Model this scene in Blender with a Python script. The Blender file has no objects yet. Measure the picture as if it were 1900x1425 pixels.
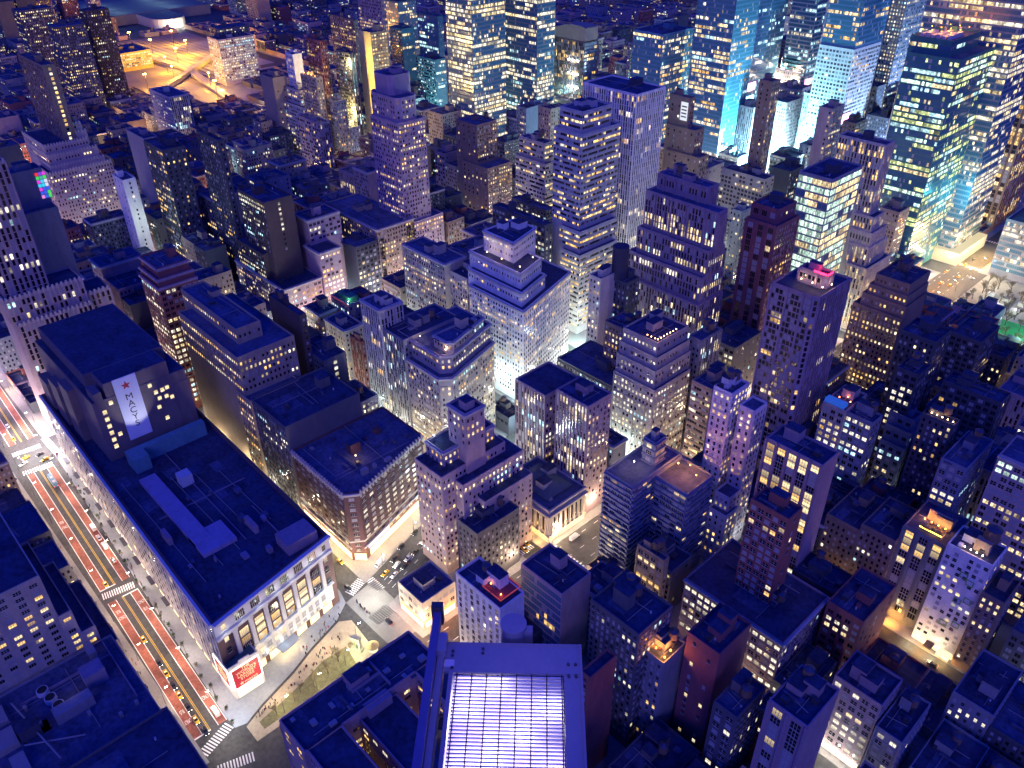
import bpy, math, random
from mathutils import Matrix, Vector
import numpy as np
PI = math.pi
sc = bpy.context.scene
COL = sc.collection
# ---------------------------------------------------------------- camera
cam = bpy.data.objects.new('camera', bpy.data.cameras.new('camera'))
COL.objects.link(cam)
_m = [[0.684744, -0.398742, 0.610025], [0.728749, 0.3827962, -0.5677957], [-0.0071113, 0.8333498, 0.5527002]]
cam.matrix_world = Matrix.Translation((-28.5971, -14.2077, 307.3727)) @ Matrix(_m).to_4x4()
cam.data.sensor_width = 36
cam.data.lens = 28.9078
cam.data.clip_start = 0.5
cam.data.clip_end = 9000
sc.camera = cam
# ---------------------------------------------------------------- sky, moonlike skyglow, exposure
w = bpy.data.worlds.new('World')
sc.world = w
w.use_nodes = True
nt = w.node_tree
bg = nt.nodes['Background']
sky = nt.nodes.new('ShaderNodeTexSky')
sky.sky_type = 'NISHITA'
sky.sun_disc = False
sky.sun_elevation = math.radians(24)
sky.sun_rotation = math.radians(139)
tint = nt.nodes.new('ShaderNodeMix')
tint.data_type = 'RGBA'
tint.blend_type = 'MULTIPLY'
tint.inputs[0].default_value = 1
tc = nt.nodes.new('ShaderNodeTexCoord')
sx = nt.nodes.new('ShaderNodeSeparateXYZ')
nt.links.new(tc.outputs['Generated'], sx.inputs[0])
ramp = nt.nodes.new('ShaderNodeValToRGB')            # town glow near the horizon, deep blue overhead
ramp.color_ramp.elements[0].position = 0.10
ramp.color_ramp.elements[0].color = (0.085, 0.075, 0.18, 1)
ramp.color_ramp.elements[1].position = 0.55
ramp.color_ramp.elements[1].color = (0.006, 0.10, 1.6, 1)
nt.links.new(sx.outputs['Z'], ramp.inputs[0])
nt.links.new(ramp.outputs[0], tint.inputs[7])
nt.links.new(sky.outputs[0], tint.inputs[6])
nt.links.new(tint.outputs[2], bg.inputs[0])
bg.inputs[1].default_value = 0.15
sun = bpy.data.objects.new('skyglow_sun', bpy.data.lights.new('skyglow_sun', 'SUN'))
sun.data.energy = 0.24
sun.data.color = (0.60, 0.42, 1.0)
sun.data.angle = math.radians(14)
_d = Vector((-0.62, 0.72, -0.42))
sun.rotation_euler = _d.to_track_quat('-Z', 'Y').to_euler()
COL.objects.link(sun)
sc.view_settings.view_transform = 'Standard'
sc.view_settings.look = 'None'
sc.view_settings.exposure = 0.42
sc.view_settings.gamma = 1
sc.render.engine = 'CYCLES'
cy = sc.cycles
cy.use_denoising = True
cy.max_bounces = 4
cy.diffuse_bounces = 2
cy.glossy_bounces = 2
cy.transmission_bounces = 2
cy.use_light_tree = True
cy.sample_clamp_indirect = 4
cy.caustics_reflective = False
cy.caustics_refractive = False

# ---------------------------------------------------------------- materials
MATS = {}
def nodes_of(name):
    m = bpy.data.materials.new(name)
    m.use_nodes = True
    return m, m.node_tree, m.node_tree.nodes['Principled BSDF']
def stone(name, c, rough=.85, var=.25, scale=.35, fine=1.6):
    """painted / masonry surface: base colour with weathering stains and small courses"""
    if name in MATS: return MATS[name]
    m, t, b = nodes_of(name)
    co = t.nodes.new('ShaderNodeTexCoord')
    n1 = t.nodes.new('ShaderNodeTexNoise'); n1.inputs['Scale'].default_value = scale; n1.inputs['Detail'].default_value = 5
    n2 = t.nodes.new('ShaderNodeTexNoise'); n2.inputs['Scale'].default_value = fine; n2.inputs['Detail'].default_value = 3
    mp = t.nodes.new('ShaderNodeMapping'); mp.inputs['Scale'].default_value = (1, 1, .35)
    t.links.new(co.outputs['Object'], mp.inputs[0])
    t.links.new(mp.outputs[0], n1.inputs[0]); t.links.new(co.outputs['Object'], n2.inputs[0])
    ad = t.nodes.new('ShaderNodeMath'); ad.operation = 'ADD'
    t.links.new(n1.outputs['Fac'], ad.inputs[0]); t.links.new(n2.outputs['Fac'], ad.inputs[1])
    r = t.nodes.new('ShaderNodeMapRange')
    r.inputs[1].default_value = .6; r.inputs[2].default_value = 1.4
    r.inputs[3].default_value = 1 - var; r.inputs[4].default_value = 1 + var
    t.links.new(ad.outputs[0], r.inputs[0])
    x = t.nodes.new('ShaderNodeMix'); x.data_type = 'RGBA'; x.blend_type = 'MULTIPLY'; x.inputs[0].default_value = 1
    x.inputs[6].default_value = (*c, 1)
    t.links.new(r.outputs[0], x.inputs[7])
    t.links.new(x.outputs[2], b.inputs['Base Color'])
    b.inputs['Roughness'].default_value = rough
    MATS[name] = m
    return m
def plain(name, c, rough=.5, metal=0.0):
    if name in MATS: return MATS[name]
    m, t, b = nodes_of(name)
    n = t.nodes.new('ShaderNodeTexNoise'); n.inputs['Scale'].default_value = 3
    r = t.nodes.new('ShaderNodeMapRange'); r.inputs[3].default_value = .88; r.inputs[4].default_value = 1.12
    t.links.new(n.outputs['Fac'], r.inputs[0])
    x = t.nodes.new('ShaderNodeMix'); x.data_type = 'RGBA'; x.blend_type = 'MULTIPLY'; x.inputs[0].default_value = 1
    x.inputs[6].default_value = (*c, 1); t.links.new(r.outputs[0], x.inputs[7])
    t.links.new(x.outputs[2], b.inputs['Base Color'])
    b.inputs['Roughness'].default_value = rough
    b.inputs['Metallic'].default_value = metal
    MATS[name] = m
    return m
def glow(name, c, s):
    """lamps, screens and neon"""
    if name in MATS: return MATS[name]
    m, t, b = nodes_of(name)
    b.inputs['Base Color'].default_value = (.1, .1, .1, 1)
    b.inputs['Emission Color'].default_value = (*c, 1)
    b.inputs['Emission Strength'].default_value = s
    MATS[name] = m
    return m
def lit_window(name, c, s):
    """a lit room behind glass: brightness differs per pane (rnd) and falls towards the sill"""
    m, t, b = nodes_of(name)
    at = t.nodes.new('ShaderNodeAttribute'); at.attribute_name = 'rnd'
    uv = t.nodes.new('ShaderNodeUVMap')
    sp = t.nodes.new('ShaderNodeSeparateXYZ'); t.links.new(uv.outputs[0], sp.inputs[0])
    no = t.nodes.new('ShaderNodeTexNoise'); no.inputs['Scale'].default_value = 2.2; no.inputs['Detail'].default_value = 2
    co = t.nodes.new('ShaderNodeTexCoord'); t.links.new(co.outputs['Object'], no.inputs[0])
    a = t.nodes.new('ShaderNodeMapRange'); a.inputs[3].default_value = .15; a.inputs[4].default_value = 1.9
    t.links.new(at.outputs['Fac'], a.inputs[0])
    g = t.nodes.new('ShaderNodeMapRange'); g.inputs[3].default_value = .55; g.inputs[4].default_value = 1.25
    t.links.new(sp.outputs['Y'], g.inputs[0])
    f = t.nodes.new('ShaderNodeMapRange'); f.inputs[1].default_value = .3; f.inputs[2].default_value = .7
    f.inputs[3].default_value = .45; f.inputs[4].default_value = 1.3
    t.links.new(no.outputs['Fac'], f.inputs[0])
    p = t.nodes.new('ShaderNodeMath'); p.operation = 'MULTIPLY'; t.links.new(a.outputs[0], p.inputs[0]); t.links.new(g.outputs[0], p.inputs[1])
    q = t.nodes.new('ShaderNodeMath'); q.operation = 'MULTIPLY'; t.links.new(p.outputs[0], q.inputs[0]); t.links.new(f.outputs[0], q.inputs[1])
    f7 = t.nodes.new('ShaderNodeMath'); f7.operation = 'MULTIPLY'; f7.inputs[1].default_value = 7.31; t.links.new(at.outputs['Fac'], f7.inputs[0])
    f8 = t.nodes.new('ShaderNodeMath'); f8.operation = 'FRACT'; t.links.new(f7.outputs[0], f8.inputs[0])
    f9 = t.nodes.new('ShaderNodeMath'); f9.operation = 'MULTIPLY'; f9.inputs[1].default_value = 1.3; t.links.new(f8.outputs[0], f9.inputs[0])
    gt = t.nodes.new('ShaderNodeMath'); gt.operation = 'LESS_THAN'; t.links.new(sp.outputs['Y'], gt.inputs[0]); t.links.new(f9.outputs[0], gt.inputs[1])
    bl = t.nodes.new('ShaderNodeMapRange'); bl.inputs[3].default_value = .42; bl.inputs[4].default_value = 1.15; t.links.new(gt.outputs[0], bl.inputs[0])
    qq = t.nodes.new('ShaderNodeMath'); qq.operation = 'MULTIPLY'; t.links.new(q.outputs[0], qq.inputs[0]); t.links.new(bl.outputs[0], qq.inputs[1])
    k = t.nodes.new('ShaderNodeMath'); k.operation = 'MULTIPLY'; k.inputs[1].default_value = s; t.links.new(qq.outputs[0], k.inputs[0])
    b.inputs['Base Color'].default_value = (.04, .04, .05, 1)
    b.inputs['Roughness'].default_value = .2
    b.inputs['Emission Color'].default_value = (*c, 1)
    t.links.new(k.outputs[0], b.inputs['Emission Strength'])
    return m
WIN = [plain('window_dark', (.012, .014, .02), .18), plain('window_blind', (.30, .30, .31), .6),
       lit_window('window_warm', (1, .76, .38), 1.1), lit_window('window_white', (1, .89, .64), 1.05),
       lit_window('window_cyan', (.55, .92, 1), 1.2), lit_window('window_amber', (1, .60, .17), 1.1),
       lit_window('window_mint', (.70, 1, .80), 1.25), lit_window('window_lime', (.86, 1, .38), 1.0), plain('window_glass', (.05, .15, .22), .22)]
PAL = {'mix': {2: .42, 3: .36, 5: .12, 4: .10}, 'amber': {5: .38, 2: .54, 3: .08}, 'white': {3: .78, 2: .12, 4: .10}, 'ywhite': {3: .62, 2: .38},
       'cool': {3: .5, 4: .38, 2: .12}, 'cyan': {4: .7, 3: .3}, 'mint': {6: .75, 2: .25}, 'lime': {7: .5, 6: .22, 4: .13, 2: .15}}
WALL = {'darkgrey': (.10, .10, .11), 'tan': (.34, .26, .18), 'darkbrown': (.07, .05, .05), 'grey': (.22, .22, .23), 'redbrick': (.27, .09, .075),
        'stone': (.38, .33, .27), 'palegrey': (.40, .39, .38), 'cream': (.50, .44, .34), 'pinkstone': (.42, .31, .29), 'violet': (.34, .24, .28),
        'darkblue': (.055, .06, .08), 'white': (.66, .64, .60), 'brown': (.22, .15, .11), 'glassgrey': (.16, .17, .17), 'bronze': (.16, .12, .10),
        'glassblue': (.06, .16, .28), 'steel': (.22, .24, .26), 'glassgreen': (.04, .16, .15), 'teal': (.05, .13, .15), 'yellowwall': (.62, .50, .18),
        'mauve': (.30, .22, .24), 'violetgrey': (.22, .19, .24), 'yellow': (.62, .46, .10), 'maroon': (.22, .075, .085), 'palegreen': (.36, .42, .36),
        'limestone': (.52, .46, .36), 'whitebrick': (.62, .56, .56), 'bluegrey': (.16, .18, .24), 'darkmaroon': (.11, .05, .05)}
def wall_mat(k): return stone('wall_' + k, WALL[k])
ROOF = stone('roof_tar_sky_tint', (.032, .042, .074), .8, .75, .10, .5)  # dark tar with the blue light of the night sky tinted into its colour
ROOFG = stone('roof_gravel', (.075, .085, .13), .95, .6, .12, .6)
TRIM = stone('trim_stone', (.46, .42, .36), .8, .15)
STEEL = plain('painted_steel', (.10, .10, .11), .5, .6)
WOOD = stone('tank_wood', (.15, .095, .065), .9, .3, .9, 5)
BLACK = plain('black_rubber', (.015, .015, .015), .8)

# ---------------------------------------------------------------- mesh helpers
class MB:
    def __init__(s): s.v = []; s.f = []; s.m = []
    def quad(s, a, b, c, d, m=0):
        n = len(s.v); s.v += [a, b, c, d]; s.f.append((n, n + 1, n + 2, n + 3)); s.m.append(m)
    def poly(s, pts, m=0):
        n = len(s.v); s.v += list(pts); s.f.append(tuple(range(n, n + len(pts)))); s.m.append(m)
    def box(s, x0, x1, y0, y1, z0, z1, m=0):
        n = len(s.v)
        s.v += [(x, y, z) for z in (z0, z1) for (x, y) in ((x0, y0), (x1, y0), (x1, y1), (x0, y1))]
        for f in ((3, 2, 1, 0), (4, 5, 6, 7), (0, 1, 5, 4), (1, 2, 6, 5), (2, 3, 7, 6), (3, 0, 4, 7)):
            s.f.append(tuple(n + i for i in f)); s.m.append(m)
    def prism(s, pts, z0, z1, m=0, top=True, bottom=True):
        k = len(pts); n = len(s.v)
        s.v += [(x, y, z0) for x, y in pts] + [(x, y, z1) for x, y in pts]
        for i in range(k):
            j = (i + 1) % k
            s.f.append((n + i, n + j, n + k + j, n + k + i)); s.m.append(m)
        if top: s.f.append(tuple(n + k + i for i in range(k))); s.m.append(m)
        if bottom: s.f.append(tuple(n + i for i in reversed(range(k)))); s.m.append(m)
    def obox(s, cx, cy, dx, dy, L, W, z0, z1, m=0):
        """box L along (dx,dy), W across"""
        nx, ny = -dy, dx
        s.prism([(cx + a * dx * L / 2 + b * nx * W / 2, cy + a * dy * L / 2 + b * ny * W / 2) for a, b in ((-1, -1), (1, -1), (1, 1), (-1, 1))], z0, z1, m)
    def cyl(s, x, y, z0, z1, r, r1=None, k=14, m=0):
        r1 = r if r1 is None else r1
        n = len(s.v)
        for z, q in ((z0, r), (z1, r1)):
            s.v += [(x + q * math.cos(2 * PI * i / k), y + q * math.sin(2 * PI * i / k), z) for i in range(k)]
        for i in range(k):
            j = (i + 1) % k
            s.f.append((n + i, n + j, n + k + j, n + k + i)); s.m.append(m)
        s.f.append(tuple(n + k + i for i in range(k))); s.m.append(m)
        s.f.append(tuple(n + i for i in reversed(range(k)))); s.m.append(m)
    def tube(s, a, b, r0, r1, k=6, m=0):
        a = Vector(a); b = Vector(b); d = (b - a).normalized()
        u = d.orthogonal().normalized(); w_ = d.cross(u)
        n = len(s.v)
        for p, r in ((a, r0), (b, r1)):
            for i in range(k):
                t = 2 * PI * i / k
                s.v.append(tuple(p + (u * math.cos(t) + w_ * math.sin(t)) * r))
        for i in range(k):
            j = (i + 1) % k
            s.f.append((n + i, n + j, n + k + j, n + k + i)); s.m.append(m)
        s.f.append(tuple(n + k + i for i in range(k))); s.m.append(m)
    def build(s, name, mats, parent=None, off=(0, 0, 0), smooth=False):
        if not isinstance(mats, (list, tuple)): mats = [mats]
        me = bpy.data.meshes.new(name)
        o = (np.array(s.v, float) - np.array(off)).tolist() if s.v else []
        me.from_pydata(o, [], s.f)
        for m in mats: me.materials.append(m)
        if len(mats) > 1: me.polygons.foreach_set('material_index', s.m)
        if smooth: me.polygons.foreach_set('use_smooth', [True] * len(s.f))
        me.update()
        ob = bpy.data.objects.new(name, me)
        COL.objects.link(ob)
        if parent: ob.parent = parent
        return ob
def thing(name, label, cat, loc=(0, 0, 0), rz=0, group=None):
    o = bpy.data.objects.new(name, None)
    o.empty_display_size = 1
    COL.objects.link(o)
    o.location = loc; o.rotation_euler = (0, 0, rz)
    o['label'] = label; o['category'] = cat
    if group: o['group'] = group
    return o
def dup(r, loc, rz, label=None, s=1):
    c = r.copy(); COL.objects.link(c); c.location = loc; c.rotation_euler = (0, 0, rz); c.scale = (s, s, s)
    if label: c['label'] = label
    for ch in r.children:
        d = ch.copy(); COL.objects.link(d); d.parent = c
        for g in ch.children:
            e = g.copy(); COL.objects.link(e); e.parent = d
    return c
def structure(o): o['kind'] = 'structure'; return o
LK = 2.2
def light(x, y, z, c, P, r=.5, name='lamp_light', parent=None):
    l = bpy.data.lights.new(name, 'POINT'); l.energy = P * LK; l.color = c; l.shadow_soft_size = r
    o = bpy.data.objects.new(name, l); o.location = (x, y, z); COL.objects.link(o)
    if parent: o.parent = parent
    return o
def spot(x, y, z, d, c, P, ang=70, r=.3, name='flood_light', parent=None):
    l = bpy.data.lights.new(name, 'SPOT'); l.energy = P; l.color = c; l.shadow_soft_size = r
    l.spot_size = math.radians(ang); l.spot_blend = .6
    o = bpy.data.objects.new(name, l); o.location = (x, y, z); o.rotation_euler = Vector(d).to_track_quat('-Z', 'Y').to_euler(); COL.objects.link(o)
    if parent: o.parent = parent
    return o

# ---------------------------------------------------------------- windows
# style: bay, floor, width, height, kind
STY = {'punch': (2.45, 3.4, 1.1, 1.75, 'p'), 'punch2': (4.2, 3.6, 1.3, 1.7, 'p'), 'sparse': (5.5, 3.6, 1.3, 1.8, 'k'), 'loft': (3.2, 3.6, 2.3, 2.0, 'm'),
       'pier': (2.1, 3.8, 1.05, 3.5, 'f'), 'pierwide': (5.2, 3.7, 3.3, 3.2, 'F'), 'pierwin': (2.6, 3.7, 1.4, 3.2, 'f'), 'gridrib': (2.0, 3.2, 1.7, 2.3, 'r'), 'band': (1.5, 3.6, 1.4, 1.6, 'b'),
       'glass': (1.6, 4.0, 1.5, 2.7, 'g'), 'glass2': (3.4, 4.5, 3.25, 3.5, 'g'), 'grid': (2.2, 3.2, 1.85, 2.3, ''), 'grid2': (3.4, 3.4, 1.6, 2.1, ''),
       'hotel': (2.9, 3.1, 1.6, 1.6, 'k'), 'balc': (3.4, 3.1, 2.7, 2.0, 'B'), 'dots': (99, 3.5, 1.5, 1.6, ''), 'dots2': (3.0, 3.4, 1.6, 1.8, ''),
       'slit': (99, 3.8, 2.2, 2.2, ''), 'slit2': (99, 3.6, 1.7, 1.9, ''), 'garage': (4.2, 3.2, 3.8, 2.2, 'g'), 'pair': (5.4, 3.3, 2.7, 1.6, 'm')}
def face_windows(p0, p1, z0, z1, style, lit, pal, rng, extra):
    """window panes of one facade from p0 to p1; returns rows (cx,cy,cz,w,h,tx,ty,cat,rnd); extra collects fins, bands, balconies"""
    out = []
    if style in ('blank', 'bank') or z1 - z0 < 3: return out
    bay, fl, ww, wh, kind = STY[style]
    dx, dy = p1[0] - p0[0], p1[1] - p0[1]
    L = math.hypot(dx, dy)
    if L < 2.2: return out
    tx, ty = dx / L, dy / L
    nx, ny = ty, -tx
    n = max(1, int((L - .8) / bay)); m = max(1, int((z1 - z0) / fl))
    if kind == 'g': n = max(1, round(L / bay)); ww = L / n - .12
    step = (L - .6) / n; fstep = (z1 - z0) / m
    if kind == 'b': ww = step - .14
    cats = list(PAL[pal].keys()); pr = np.array(list(PAL[pal].values())); pr /= pr.sum()
    for j in range(m):
        z = z0 + (j + .5) * fstep
        hot = rng.random()
        pl = lit * (1.9 if hot < .38 else .42) if lit < .8 else lit
        if style in ('slit', 'slit2', 'dots', 'garage'): pl = lit
        run = -1; rc = rng.choice(cats, p=pr)
        for i in range(n):
            if kind == 'k' and rng.random() < .34: continue
            if run <= 0:
                run = rng.integers(1, 5) if style != 'glass' else rng.integers(2, 12); on = rng.random() < pl
                rc = rng.choice(cats, p=pr) if rng.random() < .6 else rc
            run -= 1
            one = on if rng.random() < .8 else (rng.random() < pl)
            c = rc
            if pal == 'mint': c = 2 if z < 70 and rng.random() < .75 else c
            if one: cat = int(c)
            elif kind == 'g': cat = 8 if rng.random() < .93 else 1
            else: cat = 1 if rng.random() < .34 else 0
            s = .3 + (i + .5) * step
            if style in ('dots',): s = L - 1.6
            out.append((p0[0] + tx * s + nx * .07, p0[1] + ty * s + ny * .07, z, min(ww, step * .95), wh, tx, ty, cat, rng.random()))
    if kind in ('p', 'm') and L > 7 and m > 3:
        mode = int(rng.integers(0, 4)); ev = int(rng.integers(2, 4))
        if mode in (1, 3):
            for i in range(0, n + 1, ev):
                s = .3 + i * step
                extra.obox(p0[0] + tx * s + nx * .14, p0[1] + ty * s + ny * .14, tx, ty, .62, .28, z0 - 1, z1 + .6)
        if mode in (2, 3):
            for j in range(0, m + 1, 1 if mode == 2 else 3):
                z = z0 + j * fstep
                extra.obox(p0[0] + dx / 2 + nx * .1, p0[1] + dy / 2 + ny * .1, tx, ty, L - .3, .2, z - .16, z + .16)
    if kind == 'f':
        for i in range(n + 1):
            s = .3 + i * step
            extra.obox(p0[0] + tx * s + nx * .22, p0[1] + ty * s + ny * .22, tx, ty, .62, .44, z0 - 1, z1 + 1.2)
    if kind == 'r':
        for i in range(0, n + 1, 4):
            s = .3 + i * step
            extra.obox(p0[0] + tx * s + nx * .3, p0[1] + ty * s + ny * .3, tx, ty, 1.2, .6, z0 - 1, z1 + 1.2)
    if kind == 'F':
        for i in range(n + 1):
            s = .3 + i * step
            extra.obox(p0[0] + tx * s + nx * .25, p0[1] + ty * s + ny * .25, tx, ty, 1.0, .5, z0 - 1, z1 + 1.2)
    if kind in ('b', 'B'):
        for j in range(m + 1):
            z = z0 + j * fstep
            d = .9 if kind == 'B' else .3
            extra.obox(p0[0] + dx / 2 + nx * d / 2, p0[1] + dy / 2 + ny * d / 2, tx, ty, L - .2, d, z - (.55 if kind == 'b' else .15), z + (.55 if kind == 'b' else .75))
    return out
def pane_mesh(name, rows, off):
    rows2 = []
    for r in rows:
        k = int(round(r[3] / .95)) if r[3] > 2.2 else 1
        if k < 2: rows2.append(r); continue
        pw = r[3] / k
        for i in range(k):
            d = (i + .5) * pw - r[3] / 2
            rows2.append((r[0] + r[5] * d, r[1] + r[6] * d, r[2], pw - .16, r[4], r[5], r[6], r[7], (r[8] * .7 + .3 * ((i * 37 + int(r[2] * 13)) % 10) / 10)))
    rows = rows2
    R = np.array([r[:7] for r in rows]); n = len(R)
    c = R[:, :3] - np.array(off)
    t = np.stack([R[:, 5], R[:, 6], np.zeros(n)], 1) * (R[:, 3:4] / 2)
    zz = np.zeros((n, 3)); zz[:, 2] = R[:, 4] / 2
    V = np.stack([c - t - zz, c + t - zz, c + t + zz, c - t + zz], 1).reshape(-1, 3)
    me = bpy.data.meshes.new(name)
    me.from_pydata(V.tolist(), [], np.arange(4 * n).reshape(n, 4).tolist())
    for m in WIN: me.materials.append(m)
    me.polygons.foreach_set('material_index', [r[7] for r in rows])
    a = me.attributes.new('rnd', 'FLOAT', 'FACE'); a.data.foreach_set('value', [r[8] for r in rows])
    uv = me.uv_layers.new(name='UVMap'); uv.data.foreach_set('uv', [0, 0, 1, 0, 1, 1, 0, 1] * n)
    return me
PANES = {}
def single_window(r, parent, off):
    """one window: pane in a thin frame with a sill"""
    cx, cy, cz, ww, wh, tx, ty, cat, rn = r
    q = min(3, int(rn * 4))
    key = (round(ww, 1), round(wh, 1), cat, q)
    if key not in PANES:
        b = MB(); b.quad((-ww / 2, 0, -wh / 2), (ww / 2, 0, -wh / 2), (ww / 2, 0, wh / 2), (-ww / 2, 0, wh / 2), cat)
        for i in range(1, int(round(ww / .95)) if ww > 2.2 else 1):
            x = -ww / 2 + i * ww / round(ww / .95); b.box(x - .08, x + .08, -.06, .06, -wh / 2, wh / 2, 9)
        b.box(-ww / 2 - .12, ww / 2 + .12, -.16, .06, -wh / 2 - .2, -wh / 2 - .02, 9)
        b.box(-ww / 2, ww / 2, -.05, .06, -.05, .05, 9)
        m2 = bpy.data.meshes.new('window'); m2.from_pydata(b.v, [], b.f)
        for m in WIN + [TRIM]: m2.materials.append(m)
        m2.polygons.foreach_set('material_index', b.m)
        a = m2.attributes.new('rnd', 'FLOAT', 'FACE'); a.data.foreach_set('value', [(q + .5) / 4] * len(b.f))
        uv = m2.uv_layers.new(name='UVMap')
        d = [0.0] * (2 * len(m2.loops)); d[:8] = [0, 0, 1, 0, 1, 1, 0, 1]; uv.data.foreach_set('uv', d)
        PANES[key] = m2
    o = bpy.data.objects.new('window', PANES[key]); COL.objects.link(o)
    o.parent = parent
    o.location = (cx - off[0], cy - off[1], cz - off[2]); o.rotation_euler = (0, 0, math.atan2(ty, tx))
    return o
CAMP = np.array((-28.5971, -14.2077, 307.3727))
def add_windows(root, rows, off, single):
    if not rows: return
    if single:
        rows = sorted(rows, key=lambda r: (r[0] - CAMP[0]) ** 2 + (r[1] - CAMP[1]) ** 2 + (r[2] - CAMP[2]) ** 2)
        for r in rows[:100]: single_window(r, root, off)
        rows = rows[100:]
    if rows:
        o = bpy.data.objects.new('window_grid', pane_mesh('window_grid', rows, off)); COL.objects.link(o); o.parent = root; o['kind'] = 'stuff'
def inset(poly, d):
    k = len(poly); out = []
    for i in range(k):
        p, a, b = Vector(poly[i]), Vector(poly[i - 1]), Vector(poly[(i + 1) % k])
        e1 = (p - a).normalized(); e2 = (b - p).normalized()
        n1 = Vector((-e1.y, e1.x)); n2 = Vector((-e2.y, e2.x))
        bis = (n1 + n2); l = bis.length
        bis = bis / l if l > 1e-6 else n1
        out.append(tuple(p + bis * (d / max(.35, bis.dot(n1)))))
    return out
def tier_poly(t, sk, ch):
    u0, u1, v0, v1, h = t
    e1 = u0 + sk * (v1 - v0); w1 = max(u1, e1 + 4)
    P = [(-u1, v0)]
    if ch: P += [(-(u0 + ch), v0), (-(u0 + sk * ch), v0 + ch)]
    else: P += [(-u0, v0)]
    P += [(-e1, v1), (-w1, v1)]
    return P
def water_tank(root, x, y, z, off, r=1.9, big=False):
    b = MB()
    if big: r = 3.2
    for a in range(4):
        b.box(x + r * .6 * (1 if a & 1 else -1) - .12, x + r * .6 * (1 if a & 1 else -1) + .12, y + r * .6 * (1 if a & 2 else -1) - .12, y + r * .6 * (1 if a & 2 else -1) + .12, z, z + 2.6, 1)
    b.box(x - r, x + r, y - r, y + r, z + 2.4, z + 2.65, 1)
    b.cyl(x, y, z + 2.65, z + 2.65 + r * 1.9, r, r * .94, 18)
    b.cyl(x, y, z + 2.65 + r * 1.9, z + 2.65 + r * 2.45, r * 1.02, .1, 18, 1)
    b.build('water_tank', [WOOD, STEEL], root, off)
def roof_stuff(root, P, h, rng, off, n, tanks, wm, big=False, low=.5):
    """bulkheads, ducts and tanks standing on a roof"""
    A = np.array(P); c = A.mean(0)
    W_ = A[:, 0].max() - A[:, 0].min(); D_ = A[:, 1].max() - A[:, 1].min()
    def at(a, b): return c[0] + a * W_ * .33, c[1] + b * D_ * .33
    for i in range(n):
        x, y = at(rng.uniform(-.75, .5), rng.uniform(-.4, .9))
        a = min(rng.uniform(2, 4.2), W_ * .2); d = min(rng.uniform(2, 4.2), D_ * .2); hh = rng.uniform(2.6, 5.5) * (1.5 if big else 1)
        b = MB(); b.box(x - a, x + a, y - d, y + d, h - .9, h + hh); b.build('bulkhead', wm, root, off)
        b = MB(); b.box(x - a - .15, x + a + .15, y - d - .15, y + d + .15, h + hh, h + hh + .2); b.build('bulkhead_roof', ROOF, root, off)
    for i in range(tanks):
        x, y = at(rng.uniform(-.8, .8), rng.uniform(-.2, .9))
        water_tank(root, x, y, h - .8 + (2 if i else .5), off)
    k = int(rng.integers(1, 5))
    if W_ > 9 and D_ > 7:
        for i in range(k):
            b = MB(); x, y = at(rng.uniform(-1, 1), rng.uniform(-1, 1)); a = rng.uniform(.5, 1.6); q = rng.uniform(.5, 1.3)
            b.box(x - a, x + a, y - a * q, y + a * q, h - .9, h + rng.uniform(-.2, 1.4)); b.build('air_conditioner', [STEEL, ROOFG, wm][i % 3], root, off)
        b = MB()
        x, y = at(rng.uniform(-.5, .5), rng.uniform(-.8, .3))
        b.box(x - W_ * .22, x + W_ * .22, y - .35, y + .35, h - .5, h + .2)
        b.build('duct', ROOFG, root, off)
        b = MB(); y2 = c[1] + D_ * rng.uniform(-.3, .3); x2 = c[0] + W_ * rng.uniform(-.3, .3)
        b.tube((c[0] - W_ * .42, y2, h - .55), (c[0] + W_ * .3, y2 + rng.uniform(-2, 2), h - .55), .14, .14, 5); b.tube((x2, c[1] - D_ * .4, h - .5), (x2, c[1] + D_ * .35, h - .5), .12, .12, 5)
        b.build('roof_pipe', plain('pipe_grey', (.3, .28, .25)), root, off)
        b = MB(); x2, y2 = at(rng.uniform(-1, .2), rng.uniform(-1, .6)); q1, q2 = W_ * rng.uniform(.12, .25), D_ * rng.uniform(.12, .25)
        b.box(x2 - q1, x2 + q1, y2 - q2, y2 + q2, h - 1.07, h - 1.03); b.build('roof_patch', ROOFG, root, off)
        for i in range(int(rng.integers(1, 4))):
            b = MB(); x2, y2 = at(rng.uniform(-1.1, 1.1), rng.uniform(-1.1, 1.1)); b.cyl(x2, y2, h - 1, h + rng.uniform(-.4, .5), .35, .35, 8); b.build('vent_pipe', [STEEL, plain('duct_white', (.5, .5, .5))][i % 2], root, off)
def facade_lamp(x, y, z, c, P, label, group, r=.25):
    t = thing('roof_lamp', label, 'lamp', (x, y, z), 0, group)
    b = MB(); b.cyl(0, 0, -1.2, 0, .06, .06, 6); b.build('post', STEEL, t)
    b = MB(); b.cyl(0, 0, 0, .4, .28, .2, 8); b.build('bulb', glow('bulb_%d_%d' % (int(c[1] * 100), int(c[2] * 100)), c, 14), t)
    light(0, 0, .75, c, P * .5, r, parent=t)
NEARSET = set('e1 f1 tri t1350 bank glassbeige whitepunch terrace reddark darktank tankb z34win z34frame z34low hotelA hotelB hotelC longornate beigelit brickN balcony slender twoshaft marb mid redr ppink hotelN pmid'.split())
ORANGE = (1, .42, .06); WARM = (1, .66, .34); WHITE = (1, .93, .8); COOLW = (.78, .92, 1); CYAN = (.35, .85, 1); PINK = (1, .62, .5)
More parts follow.
